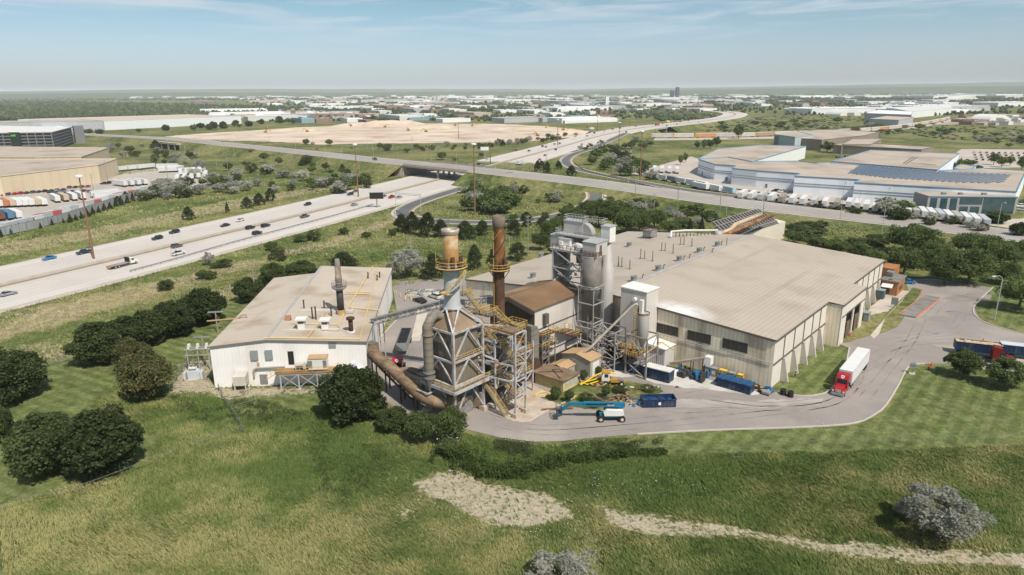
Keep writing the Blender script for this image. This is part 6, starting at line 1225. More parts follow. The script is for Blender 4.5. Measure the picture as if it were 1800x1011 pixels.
main = [G(x, y, 10.5) for x, y in ((1228, 280), (1257, 289), (1294, 291.5), (1287, 296), (1331, 300), (1407, 305), (1397, 309.5), (1512, 316), (1502, 321), (1640, 329), (1787, 337), (1804, 300), (1730, 296), (1650, 300), (1560, 291), (1478, 284.5), (1435, 287), (1405, 283), (1322, 284), (1280, 276))]
t, o = block('distribution_warehouse', 'sprawling pale blue grey warehouse with blue roof trim beyond the crossing road', main, 10.5, BW, FLAT, BTR)
mb = MB()
for k in range(9):
    a, b = Vector((*main[k], 0)), Vector((*main[k+1], 0)); d = (b-a).normalized(); n_ = Vector((d.y, -d.x, 0))*(-.12)
    n_ = Vector((-d.y, d.x, 0)); n_ = n_*(.12 if n_.dot(a) < 0 else -.12)
    for z in (5.0, 6.4): mb.bar(a+n_+Vector((0, 0, z)), b+n_+Vector((0, 0, z)), .16, .28)
mb.build('wall_stripes', BTD, t, off=o)
def on_wall(a, b, f, w, z0, z1, dep=.15): # box on wall segment facing the camera
    a, b = Vector((*a, 0)), Vector((*b, 0)); d = (b-a).normalized(); n_ = Vector((d.y, -d.x, 0)); c = a.lerp(b, f)
    if n_.dot(Vector((c.x, c.y, 0))) > 0: n_ = -n_
    mb = MB(); mb.bar(c-d*w/2+n_*dep+Vector((0, 0, (z0+z1)/2)), c+d*w/2+n_*dep+Vector((0, 0, (z0+z1)/2)), .12, z1-z0); return mb
for k, f in ((0, .3), (1, .6), (4, .25), (5, .6), (7, .5), (7, .9)): on_wall(main[k], main[k+1], f, 1.3, 0, 2.6).build('door', BTD, t, off=o)
wb, o2 = block('white_warehouse_wing', 'white walled loading wing behind the blue grey warehouse', [G(x, y, 10.6) for x, y in ((1322, 284), (1417, 257), (1340, 255), (1262, 262), (1235, 275), (1229, 279.5), (1280, 276))], 10.6, M('bright_white_wall', (.72, .72, .70), var=.03), FLAT, BTR)
for k in range(9): on_wall(G(1350, 296), G(1419, 268), .1+.1*k, 3, 0, 3.2).build('dock_door', TRIMD, wb, off=o2)
up = [G(1462, 284, 11.5), G(1532, 264, 11.5), G(1686, 270, 11.5), G(1648, 299, 11.5)]; t3, o3 = block('warehouse_upper_wing', 'raised rear wing of the blue grey warehouse with blue edge', up, 11.6, BW, FLAT, BTR)
mb = MB()
for q in ([(1592, 288), (1612, 277)], [(1588, 287), (1606, 276)], [(1600, 286), (1646, 290)]): mb.bar((*G(*q[0], 11.5), 11.55), (*G(*q[1], 11.5), 11.55), .7, .1)
mb.build('roof_patches', TRIMD, t3, off=o3)
# solar panels on the roof: rows of tilted panels, one object per row
SOL = M('solar_panel', (.13, .17, .23), rough=.3, var=.25, vs=.25, rib=('x', 1.6), ribc=.6)
e0 = Vector((*G(1640, 325, 10.8), 0)); du = Vector((.6, -.8, 0)); dv = Vector((-du.y, du.x, 0)); dv = dv if dv.x > 0 else -dv
k = 0; solproto = None
A_ = [G(x, y, 10.8) for x, y in ((1490, 304), (1514, 288), (1585, 291), (1670, 301), (1778, 305), (1762, 322), (1668, 319), (1560, 312))]
s0 = [((p[0]-e0.x)*du.x+(p[1]-e0.y)*du.y) for p in A_]
for s in np.arange(min(s0)+1, max(s0), 2.9):
    ts = [tt for tt in np.arange(-60, 120, 1.5) if poly_sd(np.array([e0.x+du.x*s+dv.x*tt]), np.array([e0.y+du.y*s+dv.y*tt]), A_)[0] > 0 and not abs(e0.x+du.x*s+dv.x*tt-262) < 2]
    if len(ts) < 3 or k > 90: continue
    a = e0+du*s+dv*ts[0]; b = e0+du*s+dv*ts[-1]; mb = MB(); L2 = (b-a).length; mb.q((0, -.5, .12), (L2, -.5, .12), (L2, .5, .4), (0, .5, .4)); mb.q((0, .5, .4), (L2, .5, .4), (L2, .5, 0), (0, .5, 0))
    r = mb.build('solar_row', SOL); r.location = (a.x, a.y, 10.35); r.rotation_euler = (0, 0, math.atan2(dv.y, dv.x)); k += 1
    tag(r, 'row of dark blue solar panels on the warehouse roof, %s from the camera side edge' % (ORD[k-1] if k <= 30 else 'one of the rear rows'), 'solar panels', 'solar panel rows on the warehouse roof')
    if k > 30: r['label'] = 'rear row of dark blue solar panels on the warehouse roof'
# glass fronted office
of0 = Vector((*G(1628, 375), 0)); of1 = Vector((*G(1785, 377), 0)); od = (of1-of0).normalized(); on = Vector((od.y, -od.x, 0)); OL = (of1-of0).length; oa = math.atan2(od.y, od.x)
t = thing('glass_office', 'two storey grey office with dark glass bays at the warehouse corner', 'office', of0, oa); CG2 = M('office_grey', (.33, .32, .32), var=.05)
MB().box(0, .5, 0, OL, 16, 8.4).build('wall', CG2, t); MB().box(.2, .7, 8.42, OL-.2, 15.8, 8.6).build('roof', FLAT, t); mb = MB(); mb.bar((0, .35, 8.5), (OL, .35, 8.5), .4, .3); mb.build('roof_trim', BTR, t)
for x0, x1, z0, z1 in ((1.2, 4.4, .3, 7.6), (6.0, 9.2, .3, 7.6), (10.6, 13.8, .3, 7.6), (15, 25.5, 4.6, 8.0), (15.4, 19.3, .3, 3.6), (20.4, 24.6, .3, 3.6), (26, OL-1, .3, 8.1)): MB().box(x0, .38, z0, x1, .48, z1).build('glass_bay', M('teal_glass', (.03, .07, .08), rough=.12, var=.3, vs=.4, spec=.7), t)
for x in (9, 17, 28): r = MB().box(x, 6, 8.65, x+2, 7.5, 9.6).build('rooftop_unit', GREYM, t)
# buildings behind on the right
SB = M('brown_block', (.27, .22, .175), var=.1, vs=.05, rib=('w', 3), ribc=.92); PB2 = M('pale_blue_panel', (.42, .47, .50), var=.05)
def pxblock(name, label, pxs, h, wm, rm=None, trim=None, cat='industrial building'): return block(name, label, [G(x, y, h) for x, y in pxs], h, wm, rm or FLAT, trim, cat)
pxblock('brown_factory', 'low brown factory with stepped roofs beyond the warehouse', [(1362, 240), (1445, 246), (1520, 238), (1545, 232), (1480, 228), (1440, 228), (1375, 236)], 11, SB)
pxblock('blue_panel_block', 'pale blue panelled block joined to the brown factory', [(1361, 236), (1398, 241), (1430, 238), (1400, 230)], 13, PB2); pxblock('long_brown_wall', 'long low brown building running behind the warehouse wing', [(1465, 255), (1620, 263), (1640, 258), (1490, 250)], 8, SB)
pxblock('brown_factory_wing', 'brown factory wing with flat roof units beyond the warehouse', [(1480, 254), (1530, 254), (1550, 244), (1500, 244)], 9, SB)
pxblock('small_teal_office', 'small teal edged office beside the far car park', [(1677, 296), (1700, 300), (1716, 292), (1690, 288)], 5, BW, None, BTR, 'office')
# left warehouses, parking garage, long white warehouse
CRM = M('cream_block', (.62, .51, .36), var=.04, vs=.05, rib=('w', 8), ribc=.95)
t, o = block('cream_warehouse', 'near cream walled warehouse with brown flat roof at the left edge', [(-345, 382), (-310.7, 417.8), (-289.1, 483), (-301.9, 529.7), (-388, 527), (-440, 470)], 12, CRM, FLAT)
on_wall((-345, 382), (-310.7, 417.8), .55, 4, 0, 12).build('pale_panel', WHTP, t, off=o)
block('cream_warehouse', 'rear cream warehouse with brown flat roof behind the near one', [(-375, 545), (-340, 548), (-371, 640), (-485, 661), (-520, 560)], 12, CRM, FLAT)
pg0 = Vector((*G(130, 252), 0)); pg1 = Vector((*G(97, 265), 0)); pg2 = Vector((*G(-60, 268), 0))
t = thing('parking_garage', 'dark multi storey parking garage with slatted levels and green sign', 'parking garage', (pg1.x, pg1.y, 0)); o = (pg1.x, pg1.y, 0); GD = M('garage_dark', (.10, .10, .105), var=.15, vs=.1); GL = M('garage_slab', (.20, .20, .21), var=.06); hG = 20
MB().prism(ccw([(pg1.x, pg1.y), (pg0.x, pg0.y), (pg0.x-150, pg0.y+60), (pg2.x, pg2.y)]), 0, hG-1).build('wall', GD, t, off=o); MB().prism(ccw([(pg1.x, pg1.y), (pg0.x, pg0.y), (pg0.x-150, pg0.y+60), (pg2.x, pg2.y)]), hG-1, hG).build('roof', M('pale_concrete', (.6, .58, .55)), t, off=o)
mb = MB()
for k in range(6):
    z = 3.+k*3.3; mb.bar((pg1.x, pg1.y-1, z), (pg2.x, pg2.y-1, z), 1, .9); mb.bar((pg1.x, pg1.y-1, z), (pg0.x+1, pg0.y, z), 1, .9)
for k in range(12): p = pg1.lerp(pg2, k/11); mb.bar((p.x, p.y-1.2, 0), (p.x, p.y-1.2, hG-1), .8)
mb.build('floor_slabs', GL, t, off=o); p = pg1.lerp(pg2, .42); MB().box(p.x-6, p.y-2.2, 0, p.x+6, p.y-.5, hG+.4).build('stair_core', M('green_glass', (.03, .045, .04), rough=.2), t, off=o); MB().box(p.x-2.6, p.y-2.9, hG-4, p.x+2.6, p.y-2.3, hG-2).build('green_sign', M('sign_green', (.12, .4, .08)), t, off=o)
mb = MB(); mb.prism(ccw([(pg0.x+3, pg0.y), (pg0.x+9, pg0.y+10), (pg0.x+3, pg0.y+20), (pg0.x-6, pg0.y+12)]), 0, hG+1); mb.build('stair_tower', GL, t, off=o)
WLW = M('far_white_wall', (.68, .69, .70), var=.03)
block('long_white_warehouse', 'very long white warehouse at the left with pale tan roof', [(-689, 1189), (-545, 1420), (-700, 1530), (-905, 1290)], 15, WLW, M('tan_far_roof', (.5, .4, .32), var=.1)); block('grey_warehouse', 'grey office front joined to the long white warehouse', [(-840, 1110), (-690, 1186), (-760, 1240), (-900, 1180)], 16, M('grey_far', (.38, .4, .42)), FLAT)
# ---- rows of trailers in yards
def row(base, n, p0, p1, rz, lab, grp, cols=None, fl=0):
    for k in range(n):
        f = k/(n-1) if n > 1 else 0; x = p0[0]+(p1[0]-p0[0])*f; y = p0[1]+(p1[1]-p0[1])*f; r = dup(base, (x, y, 0), rz, lab % (ORD[k] if n > 1 else 'only'), grp, color=(cols[k % len(cols)] if cols else TC_))
Wc = (.66, .65, .64); OR_ = (.45, .15, .06); BL_ = (.06, .18, .30); TN = (.5, .4, .28); GR = (.45, .46, .47)
def dirpx(a, b): a, b = Vector(G(*a)), Vector(G(*b)); return math.atan2((b-a).y, (b-a).x)
rl = dirpx((310, 366), (250, 345))     # left yard trailer direction
row(trl, 8, G(2, 366), G(80, 363), dirpx((80, 363), (50, 350)), 'box trailer at the left yard, %s from the left in the front row of eight', 'front row of trailers in the left yard', [Wc, OR_, TN, Wc, Wc, Wc, TN, Wc])
row(trl, 4, G(103, 357), G(148, 352), dirpx((103, 357), (75, 344)), 'box trailer right of the front row of eight, %s of four', 'next four trailers in the left yard', [Wc, TN, Wc, Wc])
row(trl, 2, G(160, 348), G(166, 352), dirpx((160, 350), (212, 344)), 'long white trailer parked sideways at the right end of the left yard, %s of two', 'two sideways trailers in the left yard')
row(trl, 3, G(6, 389), G(36, 386), dirpx((36, 386), (22, 380)), 'short coloured trailer end at the left edge, %s of three', 'three trailer ends at the left edge', [(.12, .05, .04), BL_, Wc])
row(trl, 17, G(8, 408), G(236, 343), dirpx((50, 395), (106, 382)), 'pale roofed trailer behind the grey screen wall, %s from the left', 'trailers lined up behind the grey screen wall', [GR, Wc, GR, (.5, .12, .1), Wc])
row(trl, 4, G(222, 329), G(258, 326), dirpx((258, 326), (220, 321)), 'white trailer on the lot by the cream warehouse, %s of four', 'four white trailers by the cream warehouse lot'); row(trl, 3, G(208, 302), G(242, 299), dirpx((210, 302), (235, 299)), 'white trailer beside the cream warehouse corner, %s of three', 'three white trailers at the warehouse corner')
row(trl, 5, G(282, 304), G(308, 303), rad(95), 'white trailer facing out from the middle yard, %s from the left of five', 'five trailers facing out of the middle yard'); row(trl, 2, G(278, 299), G(276, 297), dirpx((278, 299), (318, 298)), 'long white trailer parked sideways in the middle yard, %s of two', 'two sideways trailers in the middle yard')
row(trl, 4, G(318, 309), G(352, 306), rad(115), 'white trailer of the upper right cluster in the middle yard, %s of four', 'upper right cluster of trailers'); row(trl, 5, G(312, 320), G(362, 313), rad(112), 'white trailer of the lower right cluster in the middle yard, %s of five', 'lower right cluster of trailers')
rp = dirpx((1150, 315), (1190, 324))
row(trl, 6, G(1135, 312), G(1215, 326), rp+.05, 'white trailer parked along the ramp, %s from the left of six', 'trailers parked along the ramp', [Wc, Wc, (.2, .22, .25), Wc]); row(trl, 4, G(1150, 304), G(1190, 306), dirpx((1150, 306), (1152, 298)), 'white trailer standing in the open lot left of the warehouse, %s of four', 'four trailers in the open lot')
row(trl, 3, G(1218, 330), G(1262, 336), rp, 'trailer with coloured side by the ramp near the warehouse, %s of three', 'three trailers near the warehouse corner', [Wc, Wc, (.35, .5, .55)])
rr = dirpx((1365, 362), (1375, 353))
row(trl, 10, G(1300, 351), G(1468, 369), rr, 'white trailer end facing the road below the warehouse, %s from the left of ten', 'ten trailers facing the road', [Wc, Wc, (.5, .5, .5), Wc, (.3, .27, .22)]); row(trl, 6, G(1490, 368), G(1570, 380), rr, 'white trailer end in the middle group facing the road, %s from the left of six', 'six trailers in the middle roadside group')
row(trl, 10, G(1596, 382), G(1734, 402), rr+.1, 'white trailer end facing the road before the glass office, %s from the left of ten', 'ten trailers in front of the glass office', [Wc, (.4, .38, .33), Wc, Wc, GR])
# ---- cars
def make_car(kind):
    t = thing('car', 'x', 'car', (0, 0, 0)); w = .9
    B_ = {'suv': [(-2.3, .35), (-2.35, 1.0), (-2.2, 1.1), (2.1, 1.05), (2.35, .85), (2.35, .35)], 'sedan': [(-2.35, .35), (-2.4, .85), (-1.6, .98), (1.0, .95), (2.2, .82), (2.4, .6), (2.4, .35)], 'pickup': [(-2.9, .45), (-2.9, 1.15), (1.2, 1.15), (2.6, 1.08), (2.8, .9), (2.8, .45)], 'van': [(-2.6, .35), (-2.6, 1.2), (1.8, 1.2), (2.5, .95), (2.55, .35)]}[kind]
    T_ = {'suv': [(-2.15, 1.05), (-1.95, 1.62), (-1.6, 1.7), (.35, 1.66), (1.15, 1.04)], 'sedan': [(-1.8, .95), (-1.0, 1.4), (.1, 1.42), (1.1, .93)], 'pickup': [(-.9, 1.12), (-.8, 1.82), (.6, 1.8), (1.3, 1.12)], 'van': [(-2.5, 1.15), (-2.4, 2.0), (1.1, 1.95), (1.9, 1.18)]}[kind]
    MB().side(B_, -w, w).build('body', PAINT, t); mb = MB(); n = len(T_); v0 = len(mb.v); mb.side(T_, -.78, .78)
    mb.v = [(x, y*(1.08 if z < 1.2 else .9), z) for x, y, z in mb.v]; mb.build('windows', CG, t)
    xs = [x for x, z in T_ if z > (1.3)]; zt = max(z for x, z in T_); MB().box(min(xs)+.08, -.68, zt-.05, max(xs)-.05, .68, zt+.03).build('roof', PAINT, t)
    if kind == 'pickup': MB().box(-2.8, -.75, 1.16, -1.0, .75, 1.18).build('cargo_bed', BLACK, t)
    L_ = B_[-1][0]; r = .36 if kind != 'pickup' else .42
    for x in (-L_*.62, L_*.62):
        for s in (-1, 1): o = MB().cyl((x, s*.72, r), (x, s*.93, r), r, n=12).build('wheel', BLACK, t); MB().cyl((x, s*.93, r), (x, s*.94, r), r*.55, n=8).build('rim', GALV, o)
    for s in (-1, 1): MB().box(L_-.06, s*.65-.16, .62, L_+.012, s*.65+.16, .78).build('headlight', WHTP, t); MB().box(-L_-.012 if kind != 'pickup' else -2.912, s*.7-.12, .7, -L_+.05, s*.7+.12, .9).build('tail_light', M('tail_red', (.4, .02, .02)), t)
    return t
BK = (.012, .013, .016); DB = (.015, .03, .05); WH = (.62, .61, .59); SV = (.30, .30, .31); GY = (.10, .10, .105); RD = (.45, .02, .02); BU = (.01, .2, .48); TE = (.02, .12, .14)
PR = {k: make_car(k) for k in ('suv', 'sedan', 'pickup', 'van')}; used = set()
def car(kind, color, px, py, rz, label, group=None, z=0.08):
    g = G(px, py, z) if not isinstance(px, Vector) else px; b = PR[kind]
    if kind not in used: used.add(kind); b.location = (g[0], g[1], z); b.rotation_euler = (0, 0, rz); b['label'] = label; setcol(b, color); o = b
    else: o = dup(b, (g[0], g[1], z), rz, label, None, color=color)
    if group: o['group'] = group
    return o
def hwdir(px, py, z=0.):
    p = Vector((*G(px, py, z), 0)); k = min(range(len(HW)), key=lambda i: (HW[i]-Vector((p.x, p.y, HW[i].z))).length); d = HW[min(k+1, len(HW)-1)]-HW[max(k-1, 0)]; return math.atan2(d.y, d.x), HW[k].z
HWC = [('sedan', BU, 87, 456, 1, 'bright blue hatchback on the far carriageway left of the dark pickup'), ('pickup', DB, 148, 446, 1, 'dark blue pickup beside the brown mast on the freeway'), ('suv', BK, 277, 421, 1, 'black suv on the far carriageway, left of two close together'), ('suv', BK, 307, 410, 1, 'black suv on the far carriageway, right of two close together'), ('sedan', BK, 396, 398, 1, 'black hatchback in front of the small white car'), ('sedan', WH, 422, 389, 1, 'small white car on the far carriageway'), ('suv', BK, 541, 361, 1, 'black suv alone on the far carriageway before the bridge'), ('suv', BK, 616, 343, 1, 'black suv beside the second brown mast'), ('sedan', GY, 625, 337.5, 1, 'small grey car just behind the second mast'),
       ('sedan', SV, 15, 519, 0, 'silver estate car at the left edge of the freeway'), ('suv', GY, 311, 435, 0, 'grey suv ahead of the white pickup'), ('pickup', WH, 314, 448, 0, 'white pickup near the guardrail'), ('suv', BK, 440, 402.5, 0, 'black suv, uppermost of three clustered on the near carriageway'), ('suv', BK, 452, 412, 0, 'black suv, lowest of three clustered on the near carriageway'), ('suv', BK, 467, 399, 0, 'black suv, rightmost of three clustered on the near carriageway'), ('pickup', GY, 536, 382.5, 0, 'dark patterned pickup in the middle of the near carriageway'), ('sedan', SV, 623, 361.5, 0, 'silver hatchback left of the billboard'), ('sedan', TE, 674, 346, 0, 'teal car half hidden by the billboard'), ('pickup', RD, 689, 348, 0, 'red pickup right of the billboard'), ('sedan', SV, 702, 348, 0, 'silver car behind the red pickup')]
for kd, c, px, py, s, lb in HWC: a, z = hwdir(px, py); car(kd, c, px, py, a+(math.pi if s else 0), lb, 'cars on the near stretch of freeway')
far_hw = [(842, 289, BK), (856, 281, WH), (908, 265, RD), (930, 266, BK), (954, 258, BK), (960, 259, SV), (975, 254, SV), (984, 253, BK), (1012, 241.5, WH), (1032, 240, BK), (1045, 235, BK), (1063, 232, WH), (1077, 228, BK), (1101, 233, BK), (1090, 226, BK), (1118, 222.5, GY), (1023, 255, SV), (977, 264, BK), (958, 274, RD), (949, 282, RD), (1147, 219, BK), (1181, 215, WH), (1196, 215, BK), (1210, 213, GY), (1222, 211, BK), (1228, 216, WH), (1238, 209, RD), (1190, 219, BK), (1165, 218, SV), (1205, 208, WH), (1172, 222, BK), (1245, 206, WH), (1217, 205, BK)]
FD = ['black', 'white', 'red', 'silver', 'grey']
def cname(c): return {BK: 'black', WH: 'white', RD: 'red', SV: 'silver', GY: 'dark grey', BU: 'blue', DB: 'dark blue', TE: 'teal'}.get(c, 'pale')
cnt = {}
for k, (px, py, c) in enumerate(far_hw):
    z = 0 if px < 1040 else min(7, (px-1040)/12); a, zz_ = hwdir(px, py, z); n_ = cnt.get(c, 0); cnt[c] = n_+1; car('suv' if k % 3 else 'sedan', c, px, py, a, '%s car on the freeway beyond the bridge, %s %s after the bridge' % (cname(c), ORD[n_], cname(c)), 'cars on the freeway beyond the bridge', zz_+.08)
bd = dirpx((620, 275), (700, 288))
for kd, c, px, py, z, lb in (('van', BK, 659, 281.5, 7.6, 'dark van on the crossing road left of the bridge'), ('sedan', RD, 558, 263.5, 6.9, 'red car on the side road before the building site'), ('sedan', BK, 618, 261, 0, 'dark car on the side road above the crossing road'), ('sedan', RD, 391, 251, 6, 'red car far up the crossing road'), ('sedan', BK, 750, 259, 0, 'dark car on the side road right of the mast')): car(kd, c, px, py, bd, lb, None, z+.1)
# parked cars near the plant
yd = dirpx((735, 530), (747, 534)); car('sedan', BK, 738, 531, yd+math.pi, 'black car parked between the white building and the first smokestack'); car('suv', WH, 765, 524, yd+math.pi, 'white suv parked beside the black car'); car('suv', SV, 785, 516, yd+math.pi, 'silver suv parked partly behind the smokestack'); car('sedan', BU, 1594, 498, rad(160), 'bright blue car parked behind the brick office')
lab_ = ['dark', 'red', 'silver', 'black']
cc = [BK, GY, RD, RD, BK, GY, BK, BK, BK, SV, BK, GY]
for k in range(15): f = k/14; car('suv' if k % 2 else 'sedan', cc[k % 12], 5+f*150, 344-f*13 if k < 11 else 338-f*9, rad(100), 'parked car along the cream warehouse wall, %s from the left' % ORD[k], 'cars parked along the cream warehouse')
for k in range(8): car('sedan', (BK, GY, SV)[k % 3], 88+k*10, 339+(k % 2)*1.5-k*.4, rad(100), 'parked car in the row behind the trailers, %s from the left' % ORD[k], 'second row of cars in the left yard')
for k, (x, y) in enumerate(((184, 324), (192, 323), (201, 321), (120, 325))): car('pickup', BK, x, y, rad(190), 'dark pickup on the lot beside the cream warehouse, %s of four' % ORD[k], 'dark pickups by the cream warehouse')
for k in range(36): i, j = k % 9, k//9; car('sedan', (WH, SV, BK, GY, RD, SV)[(k*5) % 6], 1712+i*11+j*1.5, 269+j*4.2+.6*i*.3, rad(60), 'parked car in the far right car park', 'cars in the far right car park')
for k in range(12): car('sedan', (BK, SV, WH)[k % 3], 1470+k*5.2, 277-k*.4, rad(60), 'parked car behind the warehouse wing', 'cars parked behind the warehouse wing')
for k, (x, y) in enumerate(((1363, 337), (1373, 338), (1389, 340))): car('suv', (BK, WH, BK)[k], x, y, rad(200), 'car parked below the warehouse wall, %s from the left of three' % ORD[k], 'cars below the warehouse wall')
for k, (x, y) in enumerate(((1792, 364), (1796, 370), (1798, 356))): car('suv', (WH, SV, BK)[k], x, y, rad(200), 'parked car right of the glass office, %s of three' % ORD[k], 'cars right of the glass office')
# flatbed tow truck and far trucks
a, z = hwdir(217, 467); g0 = G(196, 473); t = thing('flatbed_truck', 'white flatbed tow truck with orange marked deck on the near carriageway', 'truck', (*g0, .08), a+math.pi*0)
t.location = (*G(194, 474), .08)
MB().box(-.5, -1.25, 1.0, 6.8, 1.25, 1.25).build('flatbed', M('bed_grey', (.25, .22, .2), var=.2), t); mb = MB(); mb.side([(7.4, .6), (7.4, 2.6), (8.9, 2.5), (9.2, 1.7), (10.3, 1.55), (10.4, .6)], -1.1, 1.1); mb.build('cab', WHTP, t); mb = MB(); mb.q((9.0, -.9, 2.45), (9.3, -1, 1.72), (9.3, 1, 1.72), (9.0, .9, 2.45)); mb.build('windshield', CG, t); MB().box(7.8, -1.13, 1.7, 8.8, 1.13, 2.35).build('side_window', CG, t)
MB().box(6.7, -1.2, 1.25, 6.9, 1.2, 3.0).build('headboard', BLACK, t); MB().box(-.62, -1.2, .6, -.5, 1.2, 1.2).build('tail_bar', YO, t); MB().box(-.5, -.4, .6, 9, .4, .98).build('chassis', BLACK, t)
for x in (1.4, 2.7, 9.4):
    for s in (-1, 1): wheel(t, x, s*1.0, .5, .35)
for px, py, c, lb in ((1036, 237, (.62, .62, .6), 'white semi trailer truck beyond the bridge'), (910, 291, (.6, .6, .62), 'dark nosed semi truck just past the bridge on the near carriageway'), (1152, 222, (.3, .06, .04), 'dark red box truck where the freeway crosses the railway'), (1060, 256, (.5, .5, .5), 'dark pickup with trailer near the exit ramp'), (1171, 216, (.6, .45, .05), 'yellow truck far along the freeway')):
    zz_ = 0 if px < 1100 else 7; a, z = hwdir(px, py, zz_); r = dup(trl, (*G(px, py, zz_), z+.05), a, lb, None, sc=(.65, 1, 1), color=c); r.name = 'box_truck'; r['category'] = 'truck'
    mb = MB(); mb.box(17, -1.2, .6, 19.8, 1.2, 3.2); mb.build('cab', REDT if 'red' in lb else WHTP, r); mb = MB(); mb.box(19.6, -1.1, 2, 19.85, 1.1, 2.9); mb.build('windshield', CG, r)
# ---- train of autorack wagons
rail_px = [(1142, 243), (1180, 243), (1220, 242.5), (1262, 242), (1300, 241.5), (1350, 240), (1400, 238.5), (1450, 236.5), (1500, 233.5), (1540, 230.5), (1580, 226.5), (1620, 220.5), (1650, 215), (1668, 210.5)]
RPATH = resample([(*G(x, y), 0) for x, y in rail_px], 2.0); w0 = thing('rail_wagon', 'x', 'rail wagon', (0, 0, 0)); WS = M('wagon_silver', (.5, .5, .5), rough=.5, var=.12, vs=.3, rib=('x', 2.), ribc=.85, objcol=True)
MB().box(-13.2, -1.55, 1.2, 13.2, 1.55, 5.6).build('wagon_body', WS, w0); mb = MB(); mb.box(-13.4, -1.2, 5.6, 13.4, 1.2, 5.95); mb.build('wagon_roof', WHTP, w0)
for s in (-1, 1): MB().box(s*13.6-.35, -1.5, 1.2, s*13.6+.35, 1.5, 5.5).build('end_panel', M('wagon_yellow', (.60, .33, .04), var=.1), w0)
for x in (-10, 10):
    mb = MB(); mb.box(x-1.6, -1.2, .3, x+1.6, 1.2, 1.1); mb.build('bogie', BLACK, w0)
dist = 0; step = 28.4; k = 0; last = RPATH[0]; acc = 0; first = True
cols_ = [(.50, .46, .42), (.50, .46, .42), (.55, .25, .10), (.47, .44, .42), (.5, .47, .42), (.38, .24, .18)]
for i in range(1, len(RPATH)):
    acc += (RPATH[i]-RPATH[i-1]).length
    if acc >= step*(k+.5):
        d = RPATH[i]-RPATH[i-1]; a = math.atan2(d.y, d.x); lb = 'long rail wagon with yellow ends, %s from the freeway bridge' % ORD[k] if k < 30 else 'long rail wagon in the distant tail of the train'
        if first: w0.location = RPATH[i]+Vector((0, 0, .1)); w0.rotation_euler = (0, 0, a); w0['label'] = lb; w0['group'] = 'rail wagons of the long train'; setcol(w0, cols_[0]); first = False
        else: dup(w0, RPATH[i]+Vector((0, 0, .1)), a, lb, 'rail wagons of the long train', color=cols_[k % 6])
        k += 1
t = thing('rail_bridge', 'freeway bridge span over the railway', 'bridge', (0, 0, 0)); mb = MB()
for i in hwr[:-1]:
    a, b = HW[i], HW[i+1]; nn2 = normals(HW[i:i+2]); 
    for s in (1, -1): mb.bar(a+nn2[0]*27.8*s-Vector((0, 0, .6)), b+nn2[0]*27.8*s-Vector((0, 0, .6)), .5, 2.2)
mb.build('girder', BCON, t); mb = MB()
for i in (hwr[0], hwr[-1]): n2 = normals(HW)[i]; mb.bar(HW[i]+n2*27-Vector((0, 0, 3.6)), HW[i]-n2*27-Vector((0, 0, 3.6)), 1, 6.8)
mb.build('abutment', BCON, t)
t = thing('underpass', 'dark concrete underpass below the far end of the crossing road', 'bridge', (*G(293, 262), 0), dirpx((265, 256), (325, 262))); MB().box(-24, -1.5, 0, 24, 3, 7).build('opening', DARKV, t)
mb = MB(); mb.box(-30, -2, 5.6, 30, 3.2, 7.6)
for x in (-24, -8, 8, 24): mb.box(x-.7, -1.9, 0, x+.7, -1.6, 5.6)
mb.build('beam', BCON, t)
# ---- poles and masts
MBR = M('brown_mast', (.22, .12, .07), var=.15)
mast = thing('high_mast', 'x', 'light mast', (0, 0, 0)); MB().cyl((0, 0, 0), (0, 0, 30.5), .45, .2, 8).build('pole', MBR, mast); MB().lathe((0, 0), [(.4, 30.3), (1.4, 30.7), (1.4, 31.2), (.3, 31.5)], 12).build('light_ring', M('lamp_white', (.7, .7, .72)), mast)
for k, (px, py, yt) in enumerate(((165, 455, 308), (630, 346, 253), (835, 378, 252), (980, 258, 210), (1087, 274, 215), (1125, 317, 230), (806, 243, 214), (862, 290, 246), (1050, 232, 203), (1107, 228, 200))):
    lb = 'tall brown freeway light mast, %s from the left' % ORD[sorted([165, 630, 835, 980, 1087, 1125, 806, 862, 1050, 1107]).index(px)]; s = ZH(px, py, yt)/31.3
    if k == 0: mast.location = (*G(px, py), 0); mast.scale = (1, 1, s); mast['label'] = lb; mast['group'] = 'tall brown light masts'
    else: dup(mast, G(px, py), 0, lb, sc=(1, 1, s))
lamp = thing('street_lamp', 'x', 'street lamp', (0, 0, 0)); MB().cyl((0, 0, 0), (0, 0, 9.4), .13, .09, 8).build('pole', GALV, lamp); MB().tube([(0, 0, 9.4), (-.2, 0, 10.2), (-.9, 0, 10.6), (-1.8, 0, 10.55)], .07, 6).build('arm', GALV, lamp); MB().box(-2.5, -.15, 10.42, -1.7, .15, 10.6).build('lamp_head', M('lamp_white', (.7, .7, .72)), lamp)
lamps = [(1748, 563, 485, 'curved street lamp on the lawn at the far right of the yard'), (1447, 415, 396, 'street lamp behind the hall between road and shrubs'), (1556, 440, 422, 'street lamp above the trees right of the hall'), (896, 455, 413, 'grey lamp post right of the rusty smokestack')]
for k, (px, py, yt, lb) in enumerate(lamps):
    s = ZH(px, py, yt)/10.6
    if k == 0: lamp.location = (*G(px, py), 0); lamp['label'] = lb; lamp.scale = (s, s, s)
    else: dup(lamp, G(px, py), 0, lb, sc=(s, s, s))
